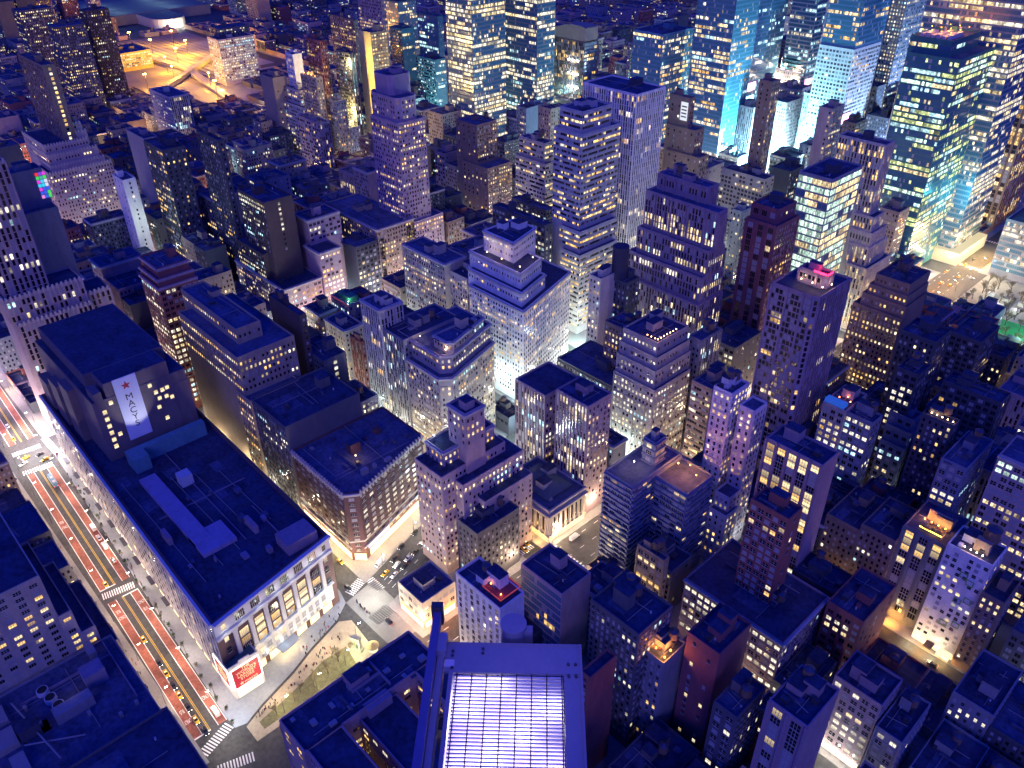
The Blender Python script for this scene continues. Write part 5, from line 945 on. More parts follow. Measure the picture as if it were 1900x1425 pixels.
FILL = [
 (96.1, 112.0, 243.5, 272.6, 40.0, 'redbrick', 0, 'medium brick flat block just left of the grey glass hotel wing'),
 (43.1, 58.2, 243.5, 272.6, 33.3, 'grey', 0, 'medium grey flat block in front of the white hotel with green panels'),
 (155.0, 173.0, 130.0, 147.5, 34.0, 'darkblue', 0, 'medium navy loft with a bare flat roof in front of the white gridded hotel'),
 (246, 260.0, 165.2, 192.3, 36.8, 'darkgrey', 1, 'medium dark grey loft with a roof tank in front of the stone corner tower'),
 (106.7, 122.7, 290.6, 317.8, 46.0, 'brown', 0, 'medium dark brown flat block just left of the grey glass hotel wing'),
 (122.8, 139.0, 290.6, 319.8, 41.6, 'brown', 0, 'medium dark brown flat block just right of the dark hotel with pink columns'),
 (113.0, 133.2, 130.0, 159.2, 22.0, 'darkgrey', 1, 'low dark grey loft with a roof tank just right of the white gridded hotel'),
 (39.6, 56.8, 210.3, 239.5, 22.0, 'grey', 1, 'low grey loft with a roof tank in front of the grey glass hotel wing'),
 (20.4, 42.9, 243.5, 272.6, 28.0, 'darkblue', 1, 'low navy loft with a roof tank in front of the grey glass hotel wing'),
 (246, 267.5, 370.9, 400.0, 52.0, 'darkgrey', 0, 'medium dark grey loft with a bare flat roof beyond the slim white brick shaft'),
 (72.9, 95.9, 243.5, 272.6, 7, 'redbrick', 1, 'very low brick tank topped block beyond the loft with a grid of white windows'),
 (58.3, 72.8, 243.5, 272.6, 7, 'grey', 0, 'very low grey flat block in front of the white hotel with green panels'),
 (112.2, 135.0, 256.9, 272.6, 32.0, 'darkblue', 1, 'medium navy loft with a roof tank just left of the grey glass hotel wing'),
 (173.1, 194.0, 218.8, 234.5, 28.0, 'grey', 1, 'low grey loft with a roof tank in front of the dark balcony apartment tower'),
 (712.7, 728.6, 163.2, 192.3, 52.8, 'darkgrey', 1, 'medium dark grey loft with a roof tank in front of the battlemented mauve hotel'),
 (460.3, 485.6, 772.4, 801.5, 82.0, 'mauve', 0, 'tall mauve loft with a bare flat roof beyond the pale green glowing office tower'),
 (99.3, 113.4, 210.3, 237.5, 17.6, 'darkgrey', 0, 'low dark grey flat block just left of the grey glass hotel wing'),
 (594.4, 614.9, 130.0, 159.2, 66.0, 'mauve', 1, 'tall mauve loft with a roof tank in front of the battlemented mauve hotel'),
 (262.3, 278.0, 611.8, 629.6, 66.0, 'tan', 0, 'tall tan loft with a bare flat roof just right of the slim maroon tower'),
 (107.5, 123.0, 451.2, 478.4, 46.0, 'mauve', 0, 'medium mauve loft with a bare flat roof beyond the grey glass hotel wing'),
 (152.7, 168.8, 101.4, 112.0, 40.0, 'darkgrey', 1, 'medium dark grey loft with a roof tank in front of the white gridded hotel'),
 (758.0, 772.0, 323.8, 352.9, 66.0, 'tan', 0, 'tall tan loft with a bare flat roof beyond the violet brick tower'),
 (719.3, 743.7, 531.5, 558.6, 66.0, 'tan', 0, 'tall tan loft with a bare flat roof just right of the violet brick tower'),
 (194.5, 216.0, 146.3, 157.2, 21.8, 'darkblue', 0, 'low navy loft with a bare flat roof just right of the white gridded hotel'),
 (569.6, 594.3, 130.0, 159.2, 58.0, 'mauve', 0, 'tall mauve loft with a bare flat roof in front of the battlemented mauve hotel'),
 (35.3, 54.0, 290.6, 319.8, 34.0, 'darkgrey', 0, 'medium dark grey flat block just right of the white hotel with green panels'),
 (473.9, 492.0, 733.7, 754.4, 81.6, 'mauve', 0, 'tall mauve loft with a bare flat roof beyond the mauve ziggurat tower'),
 (90.4, 102.7, 370.9, 395.0, 46.0, 'grey', 0, 'medium grey loft with a bare flat roof beyond the grey glass hotel wing'),
 (528, 543.2, 168.2, 192.3, 66.0, 'tan', 0, 'tall tan loft with a bare flat roof just left of the violet brick tower'),
 (613.9, 632.1, 210.3, 227.8, 46.0, 'darkblue', 0, 'medium navy loft with a bare flat roof just left of the violet brick tower'),
 (625.3, 647.4, 370.9, 398.0, 66.0, 'mauve', 1, 'tall mauve loft with a roof tank beyond the violet brick tower'),
 (608.5, 634.0, 55, 79.5, 32.0, 'bluegrey', 1, 'medium slate blue loft with a roof tank in front of the battlemented mauve hotel'),
 (176.6, 192.9, 174.7, 192.3, 40.0, 'grey', 0, 'medium grey loft with a bare flat roof in front of the classical bank hall'),
 (553.8, 569.4, 130.0, 154.2, 52.0, 'darkblue', 0, 'medium navy loft with a bare flat roof in front of the battlemented mauve hotel'),
 (674.8, 690.4, 611.8, 639.4, 66.0, 'bluegrey', 0, 'tall slate blue loft with a bare flat roof beyond the grey banded office tower'),
 (1676.3, 1710.8, 370.9, 400.0, 90.0, 'darkgrey', 1, 'tall dark grey loft with a roof tank beyond the battlemented mauve hotel'),
 (668.0, 691.3, 290.6, 319.8, 66.0, 'bluegrey', 0, 'tall slate blue loft with a bare flat roof beyond the violet brick tower'),
 (695.9, 716.2, 325.8, 352.9, 66.0, 'tan', 1, 'tall tan loft with a roof tank beyond the violet brick tower'),
 (117.5, 140.0, 323.8, 341.2, 34.0, 'redbrick', 1, 'medium brick loft with a roof tank beyond the grey glass hotel wing'),
 (367.4, 391.2, 805.5, 834.7, 78.0, 'darkblue', 1, 'tall navy loft with a roof tank just left of the dark green glass tower'),
 (661.3, 682.3, 243.5, 272.6, 66.0, 'grey', 1, 'tall grey loft with a roof tank just right of the black stepped hotel block'),
 (474.1, 498.0, 290.6, 319.8, 37.1, 'tan', 0, 'medium tan loft with a bare flat roof just right of the violet brick tower'),
 (528, 548.6, 380.4, 398.0, 46.0, 'brown', 0, 'medium dark brown loft with a bare flat roof beyond the mauve twin shaft tower'),
 (176.2, 197.4, 484.4, 513.5, 52.0, 'redbrick', 0, 'medium brick loft with a bare flat roof just right of the slim maroon tower'),
 (617.6, 631.9, 451.2, 475.4, 66.0, 'mauve', 0, 'tall mauve loft with a bare flat roof just right of the violet brick tower'),
 (660.4, 680.9, 325.8, 352.9, 52.8, 'darkgrey', 0, 'medium dark grey loft with a bare flat roof beyond the violet brick tower'),
 (622.8, 639.8, 531.5, 558.6, 58.0, 'darkgrey', 0, 'tall dark grey loft with a bare flat roof beyond the white stepped office block'),
 (246, 269.0, 261.7, 272.6, 36.8, 'bluegrey', 0, 'medium slate blue loft with a bare flat roof beyond the dark balcony apartment tower'),
 (995.0, 1019.9, 163.2, 192.3, 48.0, 'darkblue', 0, 'medium navy loft with a bare flat roof just left of the battlemented mauve hotel'),
 (201.6, 216.0, 406.0, 433.2, 33.3, 'brown', 0, 'medium dark brown loft with a bare flat roof beyond the grey glass hotel wing'),
 (701.5, 718.1, 210.3, 239.5, 46.0, 'darkgrey', 1, 'medium dark grey loft with a roof tank just right of the battlemented mauve hotel'),
 (193.0, 205.1, 102.2, 112.0, 40.0, 'grey', 0, 'medium grey loft with a bare flat roof just left of the white gridded hotel'),
 (660.2, 683.1, 130.0, 159.2, 46.0, 'brown', 1, 'medium dark brown loft with a roof tank in front of the battlemented mauve hotel'),
 (139.1, 157.0, 290.6, 319.8, 34.0, 'darkblue', 1, 'medium navy loft with a roof tank just right of the slim white brick shaft'),
 (632.3, 654.6, 210.3, 227.8, 46.0, 'tan', 0, 'medium tan loft with a bare flat roof just right of the battlemented mauve hotel'),
 (865.1, 881.5, 406.0, 433.2, 38.4, 'darkblue', 0, 'medium navy loft with a bare flat roof beyond the violet brick tower'),
 (1624, 1669.2, 807.5, 834.7, 90.0, 'tan', 1, 'tall tan loft with a roof tank just left of the floodlit yellow wall tower'),
 (25.2, 39.4, 210.3, 239.5, 22.0, 'darkblue', 1, 'low navy loft with a roof tank in front of the slim white brick shaft'),
 (1170.7, 1206.9, 210.3, 239.5, 34.0, 'mauve', 0, 'medium mauve loft with a bare flat roof just left of the battlemented mauve hotel'),
 (91.3, 107.0, 182.6, 192.3, 34.0, 'tan', 0, 'medium tan loft with a bare flat roof just right of the white gridded hotel'),
 (168.9, 181.7, 409.0, 433.2, 32.0, 'darkblue', 0, 'medium navy loft with a bare flat roof beyond the dark hotel with pink columns'),
 (409.1, 431.2, 705, 727.7, 52.0, 'darkgrey', 0, 'medium dark grey loft with a bare flat roof beyond the slim maroon tower'),
 (1076, 1116.0, 323.8, 352.9, 26.0, 'brown', 0, 'low dark brown loft with a bare flat roof beyond the battlemented mauve hotel'),
 (954.4, 975.2, 404.0, 433.2, 38.4, 'darkgrey', 1, 'medium dark grey loft with a roof tank beyond the black stepped hotel block'),
 (166.0, 183.0, 566.6, 593.8, 28.0, 'bluegrey', 0, 'low slate blue loft with a bare flat roof beyond the grey glass hotel wing'),
 (391.3, 413.6, 815.8, 834.7, 102.0, 'darkgrey', 0, 'tall dark grey loft with a bare flat roof beyond the slim maroon tower'),
 (434.1, 456.2, 323.8, 352.9, 66.0, 'bluegrey', 0, 'tall slate blue loft with a bare flat roof beyond the mauve twin shaft tower'),
 (1870, 1901.7, 531.5, 560.6, 90.0, 'redbrick', 0, 'tall brick loft with a bare flat roof beyond the battlemented mauve hotel'),
 (647.5, 671.6, 370.9, 400.0, 58.0, 'mauve', 1, 'tall mauve loft with a roof tank in front of the floodlit yellow wall tower'),
 (92.4, 114.8, 404.0, 433.2, 34.0, 'bluegrey', 1, 'medium slate blue loft with a roof tank beyond the grey glass hotel wing'),
 (1175.0, 1215.4, 290.6, 317.8, 34.0, 'tan', 0, 'medium tan loft with a bare flat roof beyond the battlemented mauve hotel'),
 (470.3, 498.0, 807.5, 834.7, 86.4, 'mauve', 0, 'tall mauve loft with a bare flat roof beyond the cream striped tower on terraces'),
 (548.8, 570.7, 379.4, 395.0, 66.0, 'darkblue', 1, 'tall navy loft with a roof tank just right of the violet brick tower'),
 (877.5, 899.5, 243.5, 272.6, 48.0, 'brown', 1, 'medium dark brown loft with a roof tank just right of the battlemented mauve hotel'),
 (1230.0, 1264.4, 245.5, 272.6, 34.0, 'redbrick', 1, 'medium brick loft with a roof tank beyond the battlemented mauve hotel'),
 (571.3, 592.7, 404.0, 433.2, 46.0, 'darkblue', 0, 'medium navy loft with a bare flat roof beyond the white stepped office block'),
 (465.9, 490.0, 705, 722.7, 40.0, 'grey', 0, 'medium grey loft with a bare flat roof beyond the mauve ziggurat tower'),
 (1410.6, 1446.7, 290.6, 319.8, 26.0, 'grey', 0, 'low grey loft with a bare flat roof beyond the battlemented mauve hotel'),
 (600.5, 617.4, 451.2, 480.4, 58.0, 'tan', 0, 'tall tan loft with a bare flat roof beyond the white stepped office block'),
 (905.4, 925.0, 370.9, 400.0, 38.0, 'brown', 1, 'medium dark brown loft with a roof tank beyond the black stepped hotel block'),
 (432.2, 443.4, 772.4, 801.5, 96.0, 'grey', 0, 'tall grey loft with a bare flat roof beyond the pale green glowing office tower'),
 (1624, 1674.6, 852.7, 876.8, 34.0, 'redbrick', 1, 'medium brick loft with a roof tank just left of the floodlit yellow wall tower'),
 (528, 546.8, 404.0, 433.2, 36.8, 'darkgrey', 1, 'medium dark grey loft with a roof tank beyond the white stepped office block'),
 (437.9, 461.9, 611.8, 636.4, 58.0, 'mauve', 0, 'tall mauve loft with a bare flat roof beyond the slim maroon tower'),
 (731.3, 751.3, 130.0, 159.2, 46.4, 'redbrick', 1, 'medium brick loft with a roof tank in front of the battlemented mauve hotel'),
 (887.1, 905.2, 409.0, 423.5, 48.0, 'tan', 0, 'medium tan loft with a bare flat roof beyond the violet brick tower'),
 (159.7, 179.3, 531.5, 560.6, 33.3, 'redbrick', 1, 'medium brick loft with a roof tank just right of the large mauve apartment tower'),
 (592.6, 613.8, 290.6, 308.1, 66.0, 'redbrick', 1, 'tall brick loft with a roof tank beyond the violet brick tower'),
 (916.0, 935.2, 245.5, 272.6, 48.0, 'redbrick', 0, 'medium brick loft with a bare flat roof beyond the battlemented mauve hotel'),
 (468.9, 498.0, 370.9, 395.0, 52.0, 'mauve', 0, 'medium mauve loft with a bare flat roof beyond the white stepped office block'),
 (142.8, 165.9, 566.6, 593.8, 7.2, 'tan', 0, 'very low tan loft with a bare flat roof beyond the grey glass hotel wing'),
 (1010.4, 1029.5, 290.6, 314.8, 38.0, 'tan', 1, 'medium tan loft with a roof tank beyond the battlemented mauve hotel'),
 (1178.0, 1218.3, 325.8, 352.9, 16.0, 'brown', 0, 'low dark brown loft with a bare flat roof beyond the black stepped hotel block'),
 (1112.6, 1142.0, 1287.3, 1316.5, 34.0, 'mauve', 0, 'medium mauve loft with a bare flat roof beyond the black and white striped tower'),
 (589.0, 608.3, 55, 79.5, 7, 'redbrick', 0, 'very low brick loft with a bare flat roof beyond the beige stepped hotel'),
 (740.7, 757.5, 451.2, 480.4, 52.0, 'brown', 0, 'medium dark brown loft with a bare flat roof beyond the violet brick tower'),
 (118.7, 136.7, 90.5, 112.0, 46.0, 'tan', 0, 'medium tan loft with a bare flat roof in front of the white gridded hotel'),
 (802, 821.3, 468.7, 480.4, 48.0, 'bluegrey', 0, 'medium slate blue loft with a bare flat roof beyond the violet brick tower'),
 (1440.7, 1478.3, 805.5, 834.7, 34.0, 'mauve', 1, 'medium mauve loft with a roof tank just left of the floodlit yellow wall tower'),
 (885.4, 910.8, 323.8, 352.9, 38.0, 'darkgrey', 0, 'medium dark grey loft with a bare flat roof beyond the black stepped hotel block'),
 (1624, 1676.1, 370.9, 398.0, 34.0, 'grey', 0, 'medium grey loft with a bare flat roof beyond the battlemented mauve hotel'),
 (1017.1, 1035.9, 404.0, 433.2, 30.4, 'grey', 1, 'medium grey loft with a roof tank beyond the black stepped hotel block'),
 (396.7, 417.4, 731.7, 754.4, 59.2, 'mauve', 0, 'tall mauve loft with a bare flat roof just right of the mauve ziggurat tower'),
 (1218.5, 1246.5, 323.8, 352.9, 26.0, 'tan', 0, 'low tan loft with a bare flat roof beyond the battlemented mauve hotel'),
 (735.3, 759.1, 415.6, 433.2, 40.0, 'redbrick', 0, 'medium brick loft with a bare flat roof beyond the violet brick tower'),
 (96.8, 112.8, 130.0, 154.2, 27.2, 'darkblue', 1, 'low navy loft with a roof tank just right of the white gridded hotel'),
 (1207.2, 1229.8, 248.5, 272.6, 26.0, 'grey', 0, 'low grey loft with a bare flat roof just left of the violet brick tower'),
 (694.8, 713.9, 745.3, 754.4, 116.0, 'tan', 1, 'tall tan loft with a roof tank beyond the black and white striped tower'),
 (858.0, 881.2, 370.9, 395.0, 38.0, 'mauve', 0, 'medium mauve loft with a bare flat roof beyond the violet brick tower'),
 (191.8, 216.0, 531.5, 558.6, 36.8, 'grey', 1, 'medium grey loft with a roof tank just right of the large mauve apartment tower'),
 (950.9, 970.8, 1093.6, 1117.8, 48.0, 'darkblue', 0, 'medium navy loft with a bare flat roof beyond the black and white striped tower'),
 (484.6, 498.0, 168.2, 192.3, 58.0, 'mauve', 0, 'tall mauve loft with a bare flat roof just left of the violet brick tower'),
 (171.7, 190.7, 290.6, 319.8, 22.0, 'darkblue', 0, 'low navy loft with a bare flat roof just right of the classical bank hall'),
 (1624, 1668.8, 933.0, 962.1, 90.0, 'darkgrey', 1, 'tall dark grey loft with a roof tank beyond the tall violet art deco tower'),
 (675.5, 701.3, 489.4, 513.5, 46.0, 'darkgrey', 0, 'medium dark grey loft with a bare flat roof beyond the white stepped office block'),
 (690.6, 715.3, 611.8, 629.6, 52.0, 'bluegrey', 0, 'medium slate blue loft with a bare flat roof beyond the white stepped office block'),
 (194.2, 216.0, 210.3, 220.5, 7.1, 'brown', 0, 'very low dark brown flat block in front of the dark balcony apartment tower'),
 (273.1, 287.1, 406.0, 433.2, 46.0, 'redbrick', 1, 'medium brick loft with a roof tank just left of the slim maroon tower'),
 (1419.1, 1448.6, 705, 725.7, 20.0, 'darkgrey', 0, 'low dark grey loft with a bare flat roof beyond the black stepped hotel block'),
 (718.2, 734.2, 210.3, 239.5, 46.0, 'redbrick', 0, 'medium brick loft with a bare flat roof just right of the battlemented mauve hotel'),
 (1423.7, 1458.9, 731.7, 754.4, 26.0, 'darkblue', 0, 'low navy loft with a bare flat roof beyond the black stepped hotel block'),
 (1242.7, 1265.7, 370.9, 400.0, 12.0, 'bluegrey', 0, 'very low slate blue loft with a bare flat roof beyond the battlemented mauve hotel'),
 (569.3, 588.8, 55, 81.5, 7, 'mauve', 1, 'very low mauve loft with a roof tank in front of the battlemented mauve hotel'),
 (802, 824.4, 290.6, 317.8, 38.0, 'redbrick', 1, 'medium brick loft with a roof tank beyond the black stepped hotel block'),
 (719.7, 744.2, 370.9, 400.0, 36.8, 'mauve', 0, 'medium mauve loft with a bare flat roof just right of the battlemented mauve hotel'),
 (1455.7, 1495.4, 1093.6, 1122.8, 26.0, 'mauve', 1, 'low mauve loft with a roof tank beyond the tall yellow glass tower'),
 (1173.3, 1209.4, 1292.3, 1316.5, 34.0, 'bluegrey', 0, 'medium slate blue loft with a bare flat roof beyond the grey banded office tower'),
 (700.3, 716.2, 130.0, 159.2, 40.0, 'grey', 0, 'medium grey loft with a bare flat roof in front of the battlemented mauve hotel'),
 (140.1, 158.9, 325.8, 335.3, 27.2, 'darkblue', 0, 'low navy loft with a bare flat roof in front of the slim maroon tower'),
 (287.3, 312.0, 406.0, 433.2, 52.0, 'tan', 0, 'medium tan loft with a bare flat roof just left of the slim maroon tower'),
 (969.7, 988.6, 370.9, 395.0, 30.7, 'tan', 0, 'medium tan loft with a bare flat roof beyond the black stepped hotel block'),
 (246, 258.1, 611.8, 641.4, 24.0, 'tan', 1, 'low tan loft with a roof tank beyond the brown stepped block with square windows'),
 (1402.9, 1440.5, 810.5, 834.7, 26.0, 'darkblue', 0, 'low navy loft with a bare flat roof beyond the tall violet art deco tower'),
 (1036.5, 1046.0, 1254.2, 1283.3, 48.0, 'redbrick', 0, 'medium brick loft with a bare flat roof beyond the black and white striped tower'),
 (614.6, 637.1, 325.8, 352.9, 52.0, 'grey', 0, 'medium grey loft with a bare flat roof beyond the violet brick tower'),
 (701.0, 717.7, 805.5, 834.7, 78.0, 'mauve', 1, 'tall mauve loft with a roof tank beyond the black and white striped tower'),
 (957.2, 975.0, 1254.2, 1283.3, 48.0, 'darkgrey', 0, 'medium dark grey loft with a bare flat roof beyond the tall blue glass tower'),
 (1076, 1104.7, 210.3, 239.5, 26.0, 'redbrick', 1, 'low brick loft with a roof tank just left of the battlemented mauve hotel'),
 (179.4, 191.6, 531.5, 560.6, 32.0, 'mauve', 0, 'medium mauve loft with a bare flat roof just right of the slim maroon tower'),
 (802, 824.8, 566.6, 593.8, 48.0, 'tan', 1, 'medium tan loft with a roof tank beyond the tall violet art deco tower'),
 (898.3, 917.5, 1013.3, 1040.4, 48.0, 'mauve', 0, 'medium mauve loft with a bare flat roof beyond the grey banded office tower'),
 (470.2, 498.0, 260.9, 272.6, 37.1, 'redbrick', 0, 'medium brick loft with a bare flat roof in front of the violet brick tower'),
 (881.4, 905.3, 370.9, 395.0, 30.0, 'grey', 0, 'low grey loft with a bare flat roof just right of the battlemented mauve hotel'),
 (173.4, 182.6, 323.8, 352.9, 40.0, 'darkgrey', 0, 'medium dark grey loft with a bare flat roof beyond the grey glass hotel wing'),
 (1101.9, 1134.2, 370.9, 400.0, 21.8, 'tan', 0, 'low tan loft with a bare flat roof beyond the black stepped hotel block'),
 (1006.1, 1031.1, 1287.3, 1316.5, 48.0, 'mauve', 1, 'medium mauve loft with a roof tank beyond the tall blue glass tower'),
 (181.9, 201.4, 404.0, 433.2, 22.0, 'darkgrey', 0, 'low dark grey loft with a bare flat roof beyond the grey glass hotel wing'),
 (818.0, 835.9, 933.0, 962.1, 48.0, 'redbrick', 1, 'medium brick loft with a roof tank beyond the black and white striped tower'),
 (1029.0, 1046.0, 1093.6, 1117.8, 48.0, 'redbrick', 1, 'medium brick loft with a roof tank just right of the tall yellow glass tower'),
 (556.5, 569.2, 55, 79.5, 7.9, 'darkblue', 1, 'very low navy loft with a roof tank beyond the beige stepped hotel'),
 (1076, 1099.1, 290.6, 317.8, 20.0, 'darkblue', 1, 'low navy loft with a roof tank beyond the battlemented mauve hotel'),
 (1573.3, 1594.0, 323.8, 352.9, 26.0, 'bluegrey', 1, 'low slate blue loft with a roof tank beyond the battlemented mauve hotel'),
 (1543.2, 1581.8, 772.4, 796.5, 26.0, 'tan', 1, 'low tan loft with a roof tank just left of the floodlit yellow wall tower'),
 (1134.1, 1170.9, 1254.2, 1283.3, 26.0, 'bluegrey', 1, 'low slate blue loft with a roof tank beyond the black and white striped tower'),
 (1143.4, 1170.6, 210.3, 239.5, 16.0, 'tan', 1, 'low tan loft with a roof tank just left of the battlemented mauve hotel'),
 (1210.7, 1242.5, 370.9, 395.0, 7.1, 'brown', 0, 'very low dark brown loft with a bare flat roof beyond the battlemented mauve hotel'),
 (1022.5, 1046.0, 1051.4, 1075.6, 48.0, 'brown', 1, 'medium dark brown loft with a roof tank beyond the black and white striped tower'),
 (1677.2, 1712.7, 404.0, 433.2, 90.0, 'darkblue', 0, 'tall navy loft with a bare flat roof beyond the battlemented mauve hotel'),
 (693.4, 719.1, 531.5, 549.0, 46.0, 'darkblue', 1, 'medium navy loft with a roof tank in front of the tall yellow glass tower'),
 (1203.8, 1242.6, 1254.2, 1278.3, 26.0, 'mauve', 1, 'low mauve loft with a roof tank just right of the tall yellow glass tower'),
 (1117.5, 1143.5, 1334.5, 1363.7, 34.0, 'mauve', 0, 'medium mauve loft with a bare flat roof beyond the mauve ziggurat tower'),
 (546.9, 571.1, 406.0, 433.2, 33.8, 'redbrick', 0, 'medium brick loft with a bare flat roof beyond the white stepped office block'),
 (818.6, 832.9, 370.9, 398.0, 38.0, 'darkblue', 0, 'medium navy loft with a bare flat roof just right of the battlemented mauve hotel'),
 (144.1, 156.6, 451.2, 461.4, 32.0, 'darkblue', 0, 'medium navy loft with a bare flat roof beyond the grey glass hotel wing'),
 (1439.1, 1476.7, 772.4, 799.5, 20.0, 'darkgrey', 1, 'low dark grey loft with a roof tank beyond the black stepped hotel block'),
 (1554.7, 1578.9, 852.7, 881.8, 34.0, 'grey', 1, 'medium grey loft with a roof tank just left of the floodlit yellow wall tower'),
 (996.7, 1018.7, 1334.5, 1361.7, 48.0, 'tan', 1, 'medium tan loft with a roof tank beyond the tall blue glass tower'),
 (1032.4, 1046.0, 451.2, 475.4, 24.6, 'brown', 1, 'low dark brown loft with a roof tank beyond the black stepped hotel block'),
 (1481.5, 1513.9, 933.0, 962.1, 34.0, 'grey', 1, 'medium grey loft with a roof tank beyond the floodlit yellow wall tower'),
 (956.0, 979.1, 1051.4, 1075.6, 48.0, 'brown', 1, 'medium dark brown loft with a roof tank beyond the grey banded office tower'),
 (852.4, 866.7, 323.8, 352.9, 38.0, 'darkgrey', 1, 'medium dark grey loft with a roof tank just left of the violet brick tower'),
 (910.9, 932.6, 323.8, 352.9, 38.4, 'redbrick', 1, 'medium brick loft with a roof tank in front of the lit yellow parking garage'),
 (671.8, 696.0, 370.9, 395.0, 40.0, 'brown', 1, 'medium dark brown loft with a roof tank beyond the violet brick tower'),
 (120.8, 136.7, 531.5, 560.6, 27.2, 'grey', 0, 'low grey loft with a bare flat roof beyond the grey glass hotel wing'),
 (1870, 1921.3, 852.7, 879.8, 12.0, 'redbrick', 0, 'very low brick loft with a bare flat roof beyond the black stepped hotel block'),
 (639.3, 660.1, 130.0, 157.2, 40.0, 'bluegrey', 0, 'medium slate blue loft with a bare flat roof beyond the beige stepped hotel'),
 (706.7, 726.3, 245.5, 272.6, 52.0, 'redbrick', 1, 'medium brick loft with a roof tank just right of the black stepped hotel block'),
 (1705.8, 1732.8, 611.8, 639.4, 7.7, 'grey', 1, 'very low grey loft with a roof tank beyond the lit yellow parking garage'),
 (1706.1, 1739.3, 645.4, 675, 7, 'mauve', 0, 'very low mauve loft with a bare flat roof beyond the black stepped hotel block'),
 (481.3, 498.0, 611.8, 641.4, 66.0, 'brown', 0, 'tall dark brown loft with a bare flat roof beyond the mauve ziggurat tower'),
 (1448.7, 1485.7, 705, 727.7, 26.0, 'mauve', 1, 'low mauve loft with a roof tank just left of the floodlit yellow wall tower'),
 (953.9, 973.7, 1207.0, 1236.2, 48.0, 'bluegrey', 0, 'medium slate blue loft with a bare flat roof beyond the mauve ziggurat tower'),
 (1117.6, 1149.8, 243.5, 272.6, 34.0, 'darkgrey', 0, 'medium dark grey loft with a bare flat roof beyond the battlemented mauve hotel'),
 (136.8, 159.6, 531.5, 560.6, 14.3, 'brown', 0, 'low dark brown loft with a bare flat roof beyond the grey glass hotel wing'),
 (183.1, 196.3, 564.6, 593.8, 22.4, 'darkblue', 0, 'low navy loft with a bare flat roof just right of the slim maroon tower'),
 (246, 267.8, 772.4, 789.9, 7.4, 'tan', 1, 'very low tan loft with a roof tank just right of the slim maroon tower'),
 (681.0, 695.8, 328.8, 352.9, 52.0, 'grey', 0, 'medium grey loft with a bare flat roof just right of the battlemented mauve hotel'),
 (1152.4, 1177.8, 323.8, 352.9, 12.0, 'darkblue', 0, 'very low navy loft with a bare flat roof beyond the battlemented mauve hotel'),
 (566.6, 592.0, 489.4, 513.5, 46.0, 'darkblue', 0, 'medium navy loft with a bare flat roof just left of the mauve ziggurat tower'),
 (1216.6, 1244.1, 566.6, 593.8, 7.7, 'darkgrey', 1, 'very low dark grey loft with a roof tank beyond the black stepped hotel block'),
 (1350, 1381.6, 290.6, 317.8, 16.0, 'mauve', 0, 'low mauve loft with a bare flat roof beyond the battlemented mauve hotel'),
 (1381.7, 1410.5, 290.6, 319.8, 16.0, 'darkgrey', 0, 'low dark grey loft with a bare flat roof beyond the battlemented mauve hotel'),
 (696.2, 719.6, 370.9, 400.0, 36.8, 'darkgrey', 0, 'medium dark grey flat block beyond the violet brick tower'),
 (673.7, 697.1, 451.2, 478.4, 58.0, 'brown', 0, 'tall dark brown loft with a bare flat roof beyond the white stepped office block'),
 (1117.5, 1142.1, 486.4, 513.5, 7, 'mauve', 0, 'very low mauve loft with a bare flat roof beyond the violet brick tower'),
 (1142.3, 1164.4, 486.4, 513.5, 7.7, 'redbrick', 1, 'very low brick loft with a roof tank beyond the black stepped hotel block'),
 (1404.6, 1439.0, 772.4, 799.5, 16.0, 'mauve', 0, 'low mauve loft with a bare flat roof beyond the black stepped hotel block'),
 (943.4, 966.2, 1128.8, 1155.9, 48.0, 'brown', 0, 'medium dark brown loft with a bare flat roof beyond the grey banded office tower'),
 (1350, 1383.4, 731.7, 754.4, 12.0, 'bluegrey', 0, 'very low slate blue loft with a bare flat roof beyond the violet brick tower'),
 (1756.8, 1801.1, 852.7, 881.8, 60.0, 'darkgrey', 1, 'tall dark grey loft with a roof tank beyond the black stepped hotel block'),
 (1801.3, 1840.0, 852.7, 876.8, 34.0, 'bluegrey', 0, 'medium slate blue loft with a bare flat roof beyond the black stepped hotel block'),
 (246, 270.9, 852.7, 876.8, 116.0, 'bluegrey', 1, 'tall slate blue loft with a roof tank just right of the slim maroon tower'),
 (986.3, 1007.5, 1093.6, 1122.8, 48.0, 'tan', 1, 'medium tan loft with a roof tank just left of the tall blue glass tower'),
 (1243.3, 1280.4, 1414.8, 1443.9, 34.0, 'tan', 0, 'medium tan loft with a bare flat roof beyond the black and white striped tower'),
 (327.4, 346.5, 260.9, 272.6, 13.1, 'darkblue', 1, 'very low navy loft with a roof tank beyond the stone corner tower'),
]

